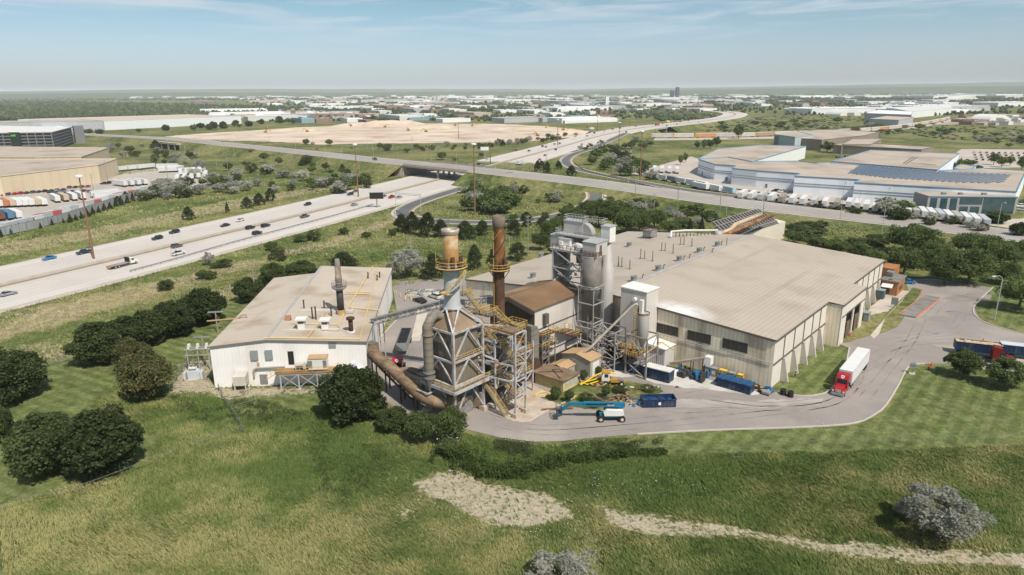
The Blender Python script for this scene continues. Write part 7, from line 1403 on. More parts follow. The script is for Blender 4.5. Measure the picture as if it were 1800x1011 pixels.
rl_ = [(420, 262, 233), (475, 263, 236), (551, 265, 240), (572, 269, 247), (602, 276, 252), (700, 292, 262), (758, 283, 253), (803, 303, 270), (854, 310, 275), (938, 318, 283), (1104, 344, 311), (1157, 335, 305), (1346, 370, 333), (1475, 398, 320), (1508, 372, 338), (1550, 410, 330), (1628, 330, 340), (1724, 372, 370), (1753, 400, 355), (1340, 356, 330), (520, 262, 240), (646, 262, 236), (690, 262, 240), (658, 300, 256), (1332, 260, 236), (326, 272, 242), (300, 278, 247), (372, 268, 240), (412, 275, 248)]
for k, (px, py, yt) in enumerate(rl_):
    if yt >= py: yt = py-22
    s = max(9, ZH(px, py, yt))/10.6; dup(lamp, G(px, py), rad(90), 'thin roadside lamp post, %s from the left along the crossing road' % ORD[sorted(p[0] for p in rl_).index(px)], 'thin roadside lamp posts', sc=(1, 1, s))
up_ = thing('utility_pole', 'x', 'utility pole', (0, 0, 0)); WP = M('pole_wood', (.30, .25, .20), var=.2); MB().cyl((0, 0, 0), (0, 0, 14.5), .2, .13, 8).build('pole', WP, up_)
for z in (13.9, 12.6, 11.3): mb = MB(); mb.bar((-.9, 0, z), (.9, 0, z), .14); mb.cyl((-.85, 0, z), (-.85, 0, z+.4), .12, n=6); mb.cyl((.85, 0, z), (.85, 0, z+.4), .12, n=6); mb.build('crossarm', GREYV, up_)
ul = [(1116, 359, 313), (1190, 379, 322), (1264, 386, 330), (1149, 373, 340), (1275, 395, 362), (1341, 377, 343), (947, 320, 298), (724, 487, 417), (725, 262, 240), (928, 450, 378), (450, 530, 472), (960, 300, 270), (633, 315, 290), (569, 297, 272), (516, 300, 270), (196, 285, 250), (165, 338, 305), (296, 322, 290), (190, 320, 282), (382, 300, 275), (402, 310, 276)]
for k, (px, py, yt) in enumerate(ul):
    s = max(8, ZH(px, py, yt))/14.5; lb = 'wooden utility pole with short crossarms, %s from the left' % ORD[sorted(p[0] for p in ul).index(px)]
    if k == 0: up_.location = (*G(px, py), 0); up_['label'] = lb; up_['group'] = 'wooden utility poles'; up_.scale = (1, 1, s)
    else: dup(up_, G(px, py), rad(30), lb, sc=(1, 1, s))
for px, py, yt, lb in ((383, 585, 547, 'grey utility pole with a crossarm left of the white building'), (361, 640, 590, 'grey pole with two crossarms behind the switch rack')):
    t = thing('utility_pole', lb, 'utility pole', (*G(px, py), 0), rad(8)); h = ZH(px, py, yt); MB().cyl((0, 0, 0), (0, 0, h), .2, .15, 8).build('pole', WP, t); mb = MB(); mb.bar((-1.9, 0, h-.3), (1.9, 0, h-.3), .2); mb.bar((-1.9, .5, h-.3), (1.9, .5, h-.3), .2) if 'left' in lb else mb.bar((-1.7, 0, h-3), (1.7, 0, h-3), .2); mb.build('crossarm', GREYV, t); MB().bar((.2, 0, h-1), (1.6, 1.4, 0), .12).build('brace', WP, t)
# billboards
for k, (px, py, yt, w_, fc, lb) in enumerate(((663, 365, 338, 7.5, BLACK, 'dark billboard on a single post beside the freeway'), (852, 275, 258, 8, WHTP, 'white billboard beyond the bridge by the freeway'))):
    t = thing('billboard', lb, 'billboard', (*G(px, py), 0), hwdir(px, py)[0]+rad(-62)); h = ZH(px, py, yt); MB().cyl((0, 0, 0), (0, 0, h-2.5), .35, n=8).build('post', GREYV, t); MB().box(-w_/2, -.4, h-3.6, w_/2, .4, h).build('panel', GREYV, t); MB().box(-w_/2+.2, -.46, h-3.4, w_/2-.2, -.405, h-.2).build('face', fc, t)
# sign gantry near ramp, small gantry lamps
t = thing('sign_gantry', 'thin overhead sign gantry beside the loop ramp entrance', 'sign gantry', (0, 0, 0)); mb = MB(); a, b = Vector((*G(696, 366), 0)), Vector((*G(740, 370), 0)); mb.bar(a, a+Vector((0, 0, 8.5)), .25); mb.bar(b, b+Vector((0, 0, 8.5)), .25); mb.bar(a+Vector((0, 0, 8.3)), b+Vector((0, 0, 8.3)), .2); mb.bar(a+Vector((0, 0, 7.6)), b+Vector((0, 0, 7.6)), .2); mb.build('frame', GALV, t)
# guardrails and fences
def fence(name, label, pts, h, post, rails, mat, cat='fence', panel=None, sp=3., close=False):
    R = resample([(*p[:2], p[2] if len(p) > 2 else 0) for p in pts], sp); t = thing(name, label, cat, R[0]); o = tuple(R[0]); 
    mb = MB()
    for p in R: mb.bar(p, p+Vector((0, 0, h)), post)
    mb.build('posts', mat, t, off=o); mb = MB()
    for z in rails:
        for a, b in zip(R[:-1], R[1:]): mb.bar(a+Vector((0, 0, z)), b+Vector((0, 0, z)), post*.7, post if not panel else post*.7)
    mb.build('rails', mat, t, off=o)
    if panel:
        mb = MB()
        for a, b in zip(R[:-1], R[1:]): mb.bar(a+Vector((0, 0, h/2+.1)), b+Vector((0, 0, h/2+.1)), .05, h-.25)
        mb.build('panel', panel, t, off=o)
    return t
GRD = M('guardrail_steel', (.30, .30, .31), rough=.5, metal=.5, var=.1)
fence('guardrail', 'steel guardrail along the near edge of the freeway', [G(229, 479), G(300, 460), G(400, 431), G(500, 404), G(600, 377), G(656, 361)], .85, .22, (.6, .78), GRD, 'guardrail', sp=3.2); fence('guardrail', 'curved guardrail around the outside of the loop ramp', [G(697, 371), G(708, 378), G(733, 388), G(760, 392), G(790, 395)], .8, .22, (.6, .75), GRD, 'guardrail'); fence('guardrail', 'guardrail on the inner side of the ramp nose', [G(735, 372), G(740, 378), G(758, 384), G(790, 388)], .8, .22, (.6, .75), GRD, 'guardrail')
fence('guardrail', 'dark guardrail along the outside of the exit ramp', [G(1010, 288), G(1030, 301), G(1080, 314), G(1140, 328), G(1240, 349), G(1300, 358)], .8, .25, (.6, .75), M('rusty_guard', (.12, .07, .05)), 'guardrail', sp=4)
CHL = M('chain_link', (.17, .17, .155), var=.1)
SCR = M('grey_screen', (.33, .34, .34), var=.05, rib=('w', 3), ribc=.9)
fence('screen_wall', 'long grey screen wall of the left trailer yard', [G(-40, 428), G(0, 416), G(60, 403), G(120, 387), G(180, 367), G(240, 347)], 4., .2, (3.9,), CHL, 'wall', SCR, 3)
fence('chain_link_fence', 'weathered chain link fence along the left lawn', [G(60, 655), G(78, 649), G(105, 640), G(138, 629)], 1.8, .09, (1.75, .9), CHL); fence('chain_link_fence', 'low wire fence between the lawn and the rough field', [G(0, 905), G(62, 887), G(145, 868), G(215, 842), G(280, 815), G(345, 788), G(425, 762)], 1.6, .07, (1.55,), CHL)
fence('chain_link_fence', 'fence running down from the white building corner', [G(385, 688), G(397, 712), G(412, 735), G(428, 762)], 1.8, .09, (1.75, .9), CHL); fence('chain_link_fence', 'sagging fence from the corner towards the big bush', [G(408, 728), G(450, 715), G(500, 704), G(550, 696)], 1.7, .08, (1.65,), CHL); fence('chain_link_fence', 'long wire fence between mown lawn and tall grass on the right', [G(1120, 800), G(1200, 798), G(1290, 795), G(1400, 789), G(1550, 783), G(1700, 778), G(1850, 775)], 1.5, .05, (1.45,), CHL); fence('gate', 'small galvanised gate frame in the long wire fence', [G(1288, 806), G(1306, 806)], 1.7, .1, (1.6, .3), CHL, 'gate', sp=2); fence('chain_link_fence', 'fence around the gravel by the transformer', [G(298, 690), G(312, 668), G(330, 643), G(345, 622)], 2, .09, (1.95, 1.0), CHL)
tag(MB().tube([(*G(712, 530), .5)]*1+[(*G(715, 525), 1.2), (*G(722, 524), 1.2), (*G(723, 529), .2)], .14, 6).build('yellow_standpipe', PY), 'yellow bent gas pipe in the small fenced plot', 'pipe')
bl = MB().cyl((0, 0, 0), (0, 0, 1.3), .14, n=8).build('bollard', PY); bs = [(697, 518), (704, 522), (693, 516), (676, 540), (674, 535), (675, 568)]
for k, (px, py) in enumerate(bs):
    o = bl if k == 0 else bl.copy()
    if k: COL.objects.link(o)
    o.location = (*G(px, py), 0); tag(o, 'yellow bollard behind the white building, %s from the left' % ORD[sorted(b[0] for b in bs).index(px)], 'bollard', 'yellow bollards behind the white building')
t = thing('waste_skip', 'small blue skip with white bags at the side of the white building', 'skip', (*G(680, 534), 0), rad(95)); MB().box(-1.6, -1, .1, 1.6, 1, 1.3).build('body', BLUD, t); MB().box(-1.4, -.8, 1.3, 1.2, .8, 1.7).build('white_bags', WHTP, t)
t = thing('ornamental_plot', 'small fenced plot of grey pipework and beds behind the first smokestack', 'garden plot', (*G(735, 515), 0)); mb = MB(); [mb.box(x, y, 0, x+random.uniform(2, 5), y+.6, .35, .3) for x, y in [(random.uniform(-7, 5), random.uniform(-4, 4)) for _ in range(14)]]; mb.build('bed_edging', KERB, t); mb = MB(); [mb.box(x, y, 0, x+1.2, y+.8, .6, .5) for x, y in [(random.uniform(-7, 6), random.uniform(-4, 4)) for _ in range(16)]]; mb.build('stone_block', GREYM, t)
# excavators on the building site
ex = thing('excavator', 'x', 'excavator', (0, 0, 0)); MB().box(-2.2, -1.6, 0, 2.2, -.9, 1).build('track', BLACK, ex); MB().box(-2.2, .9, 0, 2.2, 1.6, 1).build('track', BLACK, ex); MB().box(-2.4, -1.4, 1.05, 1.6, 1.4, 2.8).build('body', YO, ex); MB().box(.2, .1, 2.8, 1.8, 1.4, 3.6).build('cab', CG, ex); mb = MB(); mb.bar((1.5, -.5, 2.2), (5, -.5, 6), .6); mb.bar((5, -.5, 6), (7.8, -.5, 2.6), .5); mb.box(7.2, -1, 1.6, 8.3, 0, 2.8); mb.build('arm', YO, ex)
exs = [(467, 233), (470, 227), (540, 232), (617, 222), (677, 224), (718, 230), (749, 232), (945, 239), (960, 225), (990, 229), (635, 221), (800, 221), (830, 222), (1033, 224)]
for k, (px, py) in enumerate(exs):
    lb = 'yellow excavator on the pale building site, %s from the left' % ORD[sorted(e[0] for e in exs).index(px)]
    if k == 0: ex.location = (*G(px, py), 0); ex['label'] = lb; ex['group'] = 'excavators on the building site'; ex.scale = (1,)*3
    else: dup(ex, G(px, py), rad(random.uniform(0, 360)), lb, sc=1)
for k, (px, py, w_, l_, h_, s_) in enumerate(((760, 226, 50, 10, 5, 1), (640, 221, 60, 14, 6, 2), (900, 228, 40, 14, 4, 3), (1010, 236, 40, 9, 5, 4), (520, 230, 50, 10, 4, 5), (690, 219, 70, 8, 8, 6))):
    xx = np.linspace(-1, 1, 26); v = []; f = []
    for j in range(9):
        for i in range(26):
            a, b = xx[i], -1+j/4; e = max(0, 1-a*a)*max(0, 1-b*b); n_ = fnoise(np.array([i*3.1+k*50]), np.array([j*3.]), 9, s_)[0]; v.append((a*w_, b*l_, h_*e*(.5+n_)-.1))
    for j in range(8):
        for i in range(25): a = j*26+i; f.append((a, a+1, a+27, a+26))
    o = np_mesh('soil_mound', v, f, DIRTM, None, True); o.location = (*G(px, py), 0); tag(o, 'long low soil mound on the building site, %s from the left' % ['fourth', 'second', 'fifth', 'sixth', 'first', 'third'][k], 'soil mound', 'soil mounds on the building site')
# ---- distant town of boxes
TW = [M('far_white', (.70, .70, .69), var=.05, vs=.01), M('far_grey', (.40, .40, .41), var=.08, vs=.01), M('far_tan', (.46, .38, .31), var=.1, vs=.01), M('far_brick', (.26, .17, .13), var=.1, vs=.01), M('far_blue', (.22, .32, .38), var=.05, vs=.01), M('far_pale', (.58, .57, .55), var=.05, vs=.01)]
fr_ = random.Random(42); protos = []
for w_, l_, h_ in ((60, 40, 9), (100, 45, 10), (40, 30, 8), (140, 60, 11), (30, 25, 12), (80, 30, 7)):
    for m_ in range(2):
        mb = MB(); mb.box(-w_/2, -l_/2, 0, w_/2, l_/2, h_-.8); mb.box(-w_/2+1, -l_/2+1, h_-.8, w_/2-1, l_/2-1, h_-.5)
        for s in (-1, 1): mb.box(-w_/2-.2, s*l_/2-.3, h_-.8, w_/2+.2, s*l_/2+.3, h_+.2)
        if m_: mb.box(-w_/2+3, -l_/2-8, 0, w_/4, -l_/2, h_*.6)
        for q in range(4): x, y = fr_.uniform(-w_/2+3, w_/2-6), fr_.uniform(-l_/2+3, l_/2-5); mb.box(x, y, h_-.5, x+3, y+2.5, h_+1.4)
        for q in range(int(w_/8)): mb.box(-w_/2+3+q*8, -l_/2-.3-(8 if m_ and q*8 < w_*.7 else 0), .5, -w_/2+6.5+q*8, -l_/2+.1, 3.8)
        protos.append(mb)
pm = [(p, {}) for p in protos]
def town(n, x0, x1, y0, y1, mats, grp, lab, ex=None, smin=.6, smax=1.3, rot=.55, stuff=None):
    made = 0; acc = {m: MB() for m in mats}
    for _ in range(n*4):
        if made >= n: break
        px, py = fr_.uniform(x0, x1), y0+(y1-y0)*fr_.random()**.8; g_ = G(px, py)
        if ex and ex(px, py): continue
        mi = fr_.choice(mats); p, cache = pm[fr_.randrange(len(pm))]
        if stuff:
            s = fr_.uniform(smin, smax); a = rot+fr_.choice((0, math.pi/2)); ca, sa = math.cos(a)*s, math.sin(a)*s; A = acc[mi]; i0 = len(A.v); A.v += [(g_[0]+x*ca-y*sa, g_[1]+x*sa+y*ca, z*s**.5) for x, y, z in p.v]; A.f += [tuple(i0+i for i in f) for f in p.f]; made += 1; continue
        if mi not in cache: me_o = p.build('industrial_building', TW[mi]); cache[mi] = me_o.data; o = me_o
        else: o = bpy.data.objects.new('industrial_building', cache[mi]); COL.objects.link(o)
        s = fr_.uniform(smin, smax); o.location = (*g_, 0); o.scale = (s, s, s**.5); o.rotation_euler = (0, 0, rot+fr_.choice((0, math.pi/2))+fr_.uniform(-.05, .05)); tag(o, lab, 'industrial building', grp); made += 1
    if stuff:
        for mi in acc:
            if acc[mi].v: acc[mi].build(stuff, TW[mi])['kind'] = 'stuff'
exs_ = lambda x, y: (y > 198 and 290 < x < 1050 and y > 218) or abs(x-(1060+(235-y)*2.6)) < 40 and y > 200
town(48, 470, 1060, 196, 216, [0, 1, 5, 2, 3, 4], 'low industrial buildings beyond the building site', 'low industrial building between the building site and the town', exs_, .5, 1.0)
town(80, 560, 1240, 184, 197, [0, 0, 1, 5, 2, 3], 'pale industrial buildings in the middle distance', 'pale industrial building in the middle distance beyond the site', None, .7, 1.4)
town(40, 450, 1300, 179, 185, [0, 0, 0, 5, 1], 'pale buildings of the far town', 'small pale building in the far town below the horizon', None, 1, 1.8)
town(150, 420, 1350, 171, 181, [0, 5, 1, 2], '', '', None, .8, 2.2, stuff='distant_town')
town(110, 100, 1800, 167, 174, [0, 5], '', '', None, 1.5, 3.6, .2, 'distant_sheds')
town(34, 1400, 1680, 187, 199, [0, 0, 5, 1], 'white factory sheds at the right middle distance', 'white factory shed at the right middle distance', None, .8, 1.7, .25); town(40, 1240, 1780, 178, 187, [0, 5, 1, 3], 'pale buildings far right', 'small pale building far right below the horizon', None, .8, 1.6, .3)
town(14, 0, 140, 226, 232, [0, 5, 1], 'pale buildings behind the parking garage', 'pale building behind the parking garage', None, .6, 1.2, .3); town(22, 380, 640, 198, 208, [0, 0, 1, 2], 'pale factory halls left of the building site', 'pale factory hall left of the building site', None, .7, 1.4, .4); town(20, 1690, 1800, 205, 222, [3, 2, 5], 'small colourful depots at the far right', 'small depot building at the far right rail yard', None, .25, .5)
def tower(name, label, px, py, yt, wm, w_, l_, mat, cat='tower block'):
    h = ZH(px, py, yt); t = thing(name, label, cat, (*G(px, py), 0), .3); MB().box(-w_/2, -l_/2, 0, w_/2, l_/2, h).build('wall', mat, t); mb = MB(); mb.box(-w_/3, -l_/3, h, w_/3, l_/3, h+3); mb.build('roof_plant', TW[1], t); mb = MB(); n_ = max(3, int(h/7))
    for k in range(n_): mb.box(-w_/2-.3, -l_/2-.3, (k+.5)*h/n_, w_/2+.3, l_/2+.3, (k+.5)*h/n_+1.2)
    mb.build('floor_bands', TW[5] if mat is TW[0] else GREYM, t)
DT = M('dark_tower_glass', (.035, .05, .06), rough=.4, var=.1)
tower('glass_tower', 'taller dark glass tower on the horizon, right of two', 1190, 173, 153.5, 6, 21, 21, DT); tower('glass_tower', 'shorter dark glass tower on the horizon, left of two', 1181, 173, 159, 6, 24, 21, DT); tower('white_tower', 'slim white silo tower standing in the far town', 1066, 190, 170.5, 4, 12, 12, TW[0])
for k, (px, py, yt) in enumerate(((349, 186, 178), (360, 185.5, 177.5), (371, 185.5, 178))): tower('apartment_block', 'brown apartment block above the woods, %s from the left of three' % ORD[k], px, py, yt, 3, 45, 20, TW[3])
for k, (px, py, yt) in enumerate(((750, 179, 172), (756, 179, 171), (765, 179, 170.5), (771, 179, 171))): tower('apartment_block', 'pale apartment tower in the far town, %s from the left of four' % ORD[k], px, py, yt, 3, 22, 22, TW[5])
tower('brown_tower', 'brown stair tower left of the building site', 516, 206, 193, 3, 12, 12, TW[3])
t, o = block('white_factory', 'long white factory with dark front beyond the fields on the right', [G(1520, 199, 14), G(1602, 202, 14), G(1604, 196, 14), G(1545, 193, 14)], 14, TW[1], TW[0]); t, o = block('white_factory', 'very long pale factory roof on the right beyond the fields', [G(1600, 196, 14), G(1674, 190, 14), G(1672, 185, 14), G(1560, 189, 14)], 14, TW[0], TW[5]); block('grey_factory', 'grey brick factory block in front of the long white factory', [G(1528, 209, 12), G(1580, 211, 12), G(1606, 206, 12), G(1560, 204, 12)], 12, TW[1], TW[2])
def dome(name, label, px, py, w_, l_, h_): 
    t = thing(name, label, 'tent hall', (*G(px, py), 0), .3); mb = MB(); n_ = 12; pr_ = [(w_/2*math.cos(math.pi*k/n_), h_*math.sin(math.pi*k/n_)) for k in range(n_+1)]; mb.side(pr_, -l_/2, l_/2); mb.build('canopy', WHTP, t, False); MB().box(-w_/6, -l_/2-.3, 0, w_/6, -l_/2-.02, h_*.5).build('doorway', GREYM, t)
dome('tent_hall', 'white peaked tent hall in the fields on the right', 1481, 203, 60, 50, 14); dome('tent_hall', 'small white arched tent in the far right depot', 1739, 212, 50, 40, 12); dome('tent_hall', 'wide white dome near the right horizon', 1690, 178, 160, 60, 22)
# ================================================================== VEGETATION
def leafmat(name, c, c2, tr=.42, rnd=.25, nsc=.35):
    m = bpy.data.materials.new(name); m.use_nodes = True; t = m.node_tree; n = t.nodes; l = t.links; b = n['Principled BSDF']; b.inputs['Roughness'].default_value = .6; b.inputs['Specular IOR Level'].default_value = .25
    tcn = n.new('ShaderNodeTexCoord'); nz = n.new('ShaderNodeTexNoise'); nz.inputs['Scale'].default_value = nsc; nz.inputs['Detail'].default_value = 6; nz.inputs['Roughness'].default_value = .7; l.new(tcn.outputs['Object'], nz.inputs[0])
    r = n.new('ShaderNodeMapRange'); r.inputs[1].default_value = .38; r.inputs[2].default_value = .62; l.new(nz.outputs[0], r.inputs[0]); mx = n.new('ShaderNodeMix'); mx.data_type = 'RGBA'; mx.inputs[6].default_value = (*c, 1); mx.inputs[7].default_value = (*c2, 1); l.new(r.outputs[0], mx.inputs[0])
    oi = n.new('ShaderNodeObjectInfo'); q = n.new('ShaderNodeMapRange'); q.inputs[3].default_value = 1-rnd; q.inputs[4].default_value = 1+rnd; l.new(oi.outputs['Random'], q.inputs[0]); s = n.new('ShaderNodeVectorMath'); s.operation = 'SCALE'; l.new(mx.outputs[2], s.inputs[0]); l.new(q.outputs[0], s.inputs[3]); l.new(s.outputs[0], b.inputs['Base Color'])
    tl = n.new('ShaderNodeBsdfTranslucent'); l.new(s.outputs[0], tl.inputs[0]); ms = n.new('ShaderNodeMixShader'); ms.inputs[0].default_value = tr; l.new(b.outputs[0], ms.inputs[1]); l.new(tl.outputs[0], ms.inputs[2]); l.new(ms.outputs[0], n['Material Output'].inputs[0]); return m
LM = {'round': leafmat('leaf_dark', (.055, .078, .025), (.105, .135, .045)), 'decid': leafmat('leaf_green', (.085, .122, .034), (.165, .21, .068)), 'bright': leafmat('leaf_bright', (.085, .12, .035), (.15, .19, .07)), 'pine': leafmat('needle_dark', (.042, .06, .024), (.085, .108, .042)),
      'olive': leafmat('leaf_silver', (.34, .34, .27), (.52, .51, .44)), 'spruce': leafmat('needle_green', (.035, .05, .022), (.06, .08, .03)), 'shrub': leafmat('leaf_shrub', (.06, .08, .026), (.115, .135, .05)), 'brown': leafmat('leaf_brownish', (.075, .092, .03), (.17, .15, .06))}
BARK = M('bark', (.13, .10, .075), var=.3)
def leaves(P_, s, rng, up=0.):
    n = len(P_); a = rng.normal(size=(n, 3)); a /= np.linalg.norm(a, axis=1)[:, None]; b = rng.normal(size=(n, 3)); b -= (a*b).sum(1)[:, None]*a; b /= np.linalg.norm(b, axis=1)[:, None]
    sc = (s*rng.uniform(.6, 1.3, n))[:, None]; a = a*sc; b = b*sc*.7; v = np.stack([P_-a, P_-b*.9, P_+a, P_+b*.9], 1).reshape(-1, 3); return v, np.arange(4*n).reshape(-1, 4)
def sph(n, rng): d = rng.normal(size=(n, 3)); return d/np.linalg.norm(d, axis=1)[:, None]
def make_crown(kind, seed, lo=False):    # nominal crown: width 8, height 8
    rng = np.random.default_rng(seed); q = .16 if lo else 1.; ls = .5 if lo else .21; pts = []
    if kind in ('round', 'decid', 'bright', 'olive', 'shrub', 'brown'):
        nc = {'round': 170, 'decid': 75, 'bright': 90, 'olive': 60, 'shrub': 45, 'brown': 130}[kind]; cr = {'round': .95, 'decid': 1.15, 'bright': .9, 'olive': .95, 'shrub': 1.15, 'brown': 1.1}[kind]; zc = 3.6 if kind in ('round', 'brown', 'shrub') else 4.6; zr_ = 4.1 if kind in ('round', 'brown', 'shrub') else 3.3
        d = sph(nc, rng); rr_ = rng.uniform(.5, .98, nc)**.5; lump = 1+.22*np.sin(d[:, 0]*4+seed)*np.cos(d[:, 1]*5+seed*2)
        C = d*np.array([4-cr*.6, 4-cr*.6, zr_-cr*.5])*(rr_*lump)[:, None]; C[:, 2] = np.maximum(C[:, 2]+zc, .5 if zc < 4 else 1.3)
        if kind == 'olive': C = C*np.array([1, 1, 1])+rng.normal(size=C.shape)*.35
        for c, k in zip(C, rng.uniform(.7, 1.25, nc)):
            m = int(95*q*(1.6 if kind in ('round', 'bright', 'olive', 'brown') else 1)); dd_ = sph(m, rng); dd_[:, 2] = np.where(dd_[:, 2] < -.35, -dd_[:, 2], dd_[:, 2]); pts.append(c+dd_*(cr*k*rng.uniform(.55, 1.08, m))[:, None])
    elif kind == 'pine':
        for k in range(85):
            h = rng.uniform(.04, 1)**.85; r = 3.6*(1-h**1.6)**.7*rng.uniform(.55, 1.08); a = rng.uniform(0, 2*math.pi); c = np.array([r*math.cos(a), r*math.sin(a), .6+h*7.0]); m = int(105*q); pts.append(c+sph(m, rng)*np.array([.95, .95, .7])*rng.uniform(.4, 1.05, m)[:, None])
    elif kind == 'spruce':
        for k in range(60):
            h = k/60; r = 3.4*(1-h)*rng.uniform(.75, 1.1); m = int(120*q*(1.1-h)); a = rng.uniform(0, 2*math.pi, m); rr_ = r*rng.uniform(.3, 1, m)**.5; pts.append(np.stack([rr_*np.cos(a), rr_*np.sin(a), .4+h*7.6-rr_*.22+rng.normal(size=m)*.12], 1))
    pts = np.concatenate(pts); v, f = leaves(pts, ls*(.8 if kind in ('pine', 'spruce', 'olive') else 1), rng); return v, f
TREEP = {}
NM = {'round': 'dense_tree', 'decid': 'leafy_tree', 'bright': 'young_leafy_tree', 'pine': 'pine_tree', 'olive': 'silver_olive_tree', 'spruce': 'spruce_tree', 'shrub': 'wild_shrub', 'brown': 'dense_tree'}
def tproto(kind, var, lo):
    key = (kind, var, lo)
    if key not in TREEP:
        v, f = make_crown(kind, 17+var*13+len(kind)*5, lo); TREEP[key] = [np_mesh('crown', v, f, LM[kind]), None]
        mb = MB(); mb.tube([(0, 0, -.1), (.1, 0, 1.2), (0, .1, 2.6), (.1, .1, 4.5)], [.3, .24, .2, .1], 7)
        for k in range(5): a = k*1.3; mb.tube([(0, 0, 1.4+k*.4), (math.cos(a)*1.2, math.sin(a)*1.2, 2.6+k*.45), (math.cos(a)*2.2, math.sin(a)*2.2, 3.9+k*.4)], [.13, .09, .04], 5)
        TREEP[key][1] = mb.build('trunk', BARK); TREEP[key].append(False)
    return TREEP[key]
tr_ = random.Random(99)
def tree(kind, px, py, wpx, hpx, label, group=None, var=None, jit=True, pos=None, z=0):
    g_ = pos or G(px, py, z); D = math.hypot(g_[0], g_[1]); lo = D > 330; e = tproto(kind, tr_.randrange(3) if var is None else var, lo); mpp = (g_[1]*math.cos(PITCH)+(CAMH-z)*math.sin(PITCH))/FPX
    w = wpx*mpp; h = hpx*mpp*1.03; cat = 'shrub' if kind == 'shrub' else 'tree'; t = thing(NM[kind], label, cat, (*g_, z), tr_.uniform(0, 6.28), group); f_ = 9.0 if kind == 'olive' and D < 160 else 8.5; t.scale = (w/f_, w/f_, h/(f_+.2))
    if not e[2]: e[0].parent = t; e[1].parent = t; e[2] = True
    else:
        for src in e[:2]: c = src.copy(); COL.objects.link(c); c.parent = t
    return t
# foreground and left hand big trees: (kind, px, base py, width px, height px, label)
for a in (('round', 92, 826, 130, 112, 'left half of the huge dark bushy tree pair at the left foreground'), ('round', 186, 828, 140, 122, 'right half of the huge dark bushy tree pair at the left foreground'), ('round', -6, 776, 62, 72, 'dark bushy tree cut by the left edge, lower one'), ('round', 22, 700, 112, 92, 'broad dark bushy tree at the left edge above the mown lawn'),
          ('round', 178, 636, 92, 78, 'dark round tree at the left end of the tree row'), ('round', 222, 618, 78, 66, 'dark round tree second from the left end of the tree row'), ('brown', 262, 702, 84, 98, 'brownish green tree standing in front of the tree row'), ('brown', 236, 652, 62, 62, 'brownish tree between the dark row and the front brownish one'), ('round', 262, 606, 76, 66, 'dark round tree in the middle of the tree row'), ('round', 305, 590, 78, 66, 'dark round tree right of the middle of the row'), ('round', 360, 568, 82, 66, 'large dark round tree at the right end of the row'),
          ('round', 437, 530, 50, 46, 'dark tree by the upper left corner of the white building'), ('round', 482, 503, 50, 44, 'dark tree behind the white building, leftmost of three'), ('round', 530, 492, 60, 36, 'dark tree behind the white building, middle of three'), ('pine', 604, 480, 66, 40, 'dark pine behind the white building chimney'), ('shrub', 452, 512, 26, 20, 'green shrub behind the white building corner'),
          ('olive', 367, 467, 22, 24, 'small silver tree beside the freeway verge'), ('olive', 716, 488, 62, 56, 'big silvery tree right of the white building back corner'), ('olive', 690, 492, 34, 30, 'smaller silvery tree left of the big silvery one'), ('pine', 762, 489, 56, 46, 'dark pine clump right of the big silvery tree'), ('pine', 793, 480, 30, 34, 'dark pine just left of the first smokestack'), ('pine', 834, 474, 34, 48, 'dark upright pine between the two smokestacks'),
          ('pine', 706, 408, 36, 34, 'dark pine in the group below the loop ramp, first from the left'), ('pine', 726, 412, 34, 42, 'dark pine in the group below the loop ramp, second from the left'), ('pine', 752, 416, 40, 46, 'dark pine in the group below the loop ramp, third from the left'), ('pine', 775, 417, 36, 34, 'dark pine in the group below the loop ramp, fourth from the left'), ('pine', 818, 420, 44, 34, 'dark pine right of the first smokestack top'), ('pine', 848, 413, 34, 28, 'dark pine left of the rusty smokestack top'), ('pine', 905, 414, 30, 30, 'dark pine right of the rusty smokestack cap'), ('pine', 872, 463, 34, 34, 'dark pine behind the rusty smokestack ring'), ('pine', 910, 457, 40, 34, 'dark pine right of the rusty smokestack ring'), ('shrub', 690, 414, 18, 14, 'small round bush on the grass left of the pines'),
          ('round', 620, 734, 118, 100, 'big dark bush in front of the round duct'), ('round', 690, 758, 58, 46, 'dark bush between the two big bushes by the tower'), ('decid', 742, 778, 58, 62, 'green tree in front of the process tower, left one'), ('decid', 794, 782, 62, 74, 'green tree in front of the process tower, right one'), ('decid', 652, 738, 52, 44, 'green bush under the round duct'), ('bright', 790, 800, 40, 34, 'bright green bush with white blossoms at the hedge start'),
          ('olive', 1648, 948, 150, 100, 'large silvery shrub tree alone in the right foreground grass'), ('olive', 988, 1052, 150, 84, 'silvery tree crown cut by the bottom edge'), ('olive', 1592, 912, 48, 36, 'small silvery side clump left of the large silvery shrub tree'), ('bright', 1692, 664, 60, 54, 'fresh green tree on the lawn before the dump trailer, left of two'), ('bright', 1766, 682, 72, 58, 'fresh green tree on the lawn before the dump trailer, right of two'),
          ('bright', 1000, 707, 20, 24, 'small green bush right of the flat hut'), ('bright', 976, 704, 22, 28, 'small green bush in front of the flat hut'), ('bright', 1026, 668, 16, 20, 'small green bush beside the garage'), ('bright', 1065, 700, 20, 26, 'leafy sapling in the weedy patch'), ('shrub', 1030, 706, 30, 18, 'green weeds clump left in the weedy patch'), ('shrub', 1090, 690, 34, 12, 'green weeds clump middle of the weedy patch'), ('shrub', 1045, 712, 34, 12, 'low green weeds clump behind the boom'), ('shrub', 1140, 686, 34, 9, 'low weeds at the right of the weedy patch'), ('bright', 1052, 660, 14, 18, 'small green bush at the garage door')): tree(*a)
def grp(kind, items, lab, g):
    xs = sorted(i[0] for i in items)
    for i in items: tree(kind, *i, (lab+', %s from the left' % ORD[xs.index(i[0])]) if len(items) <= 30 else lab, g)
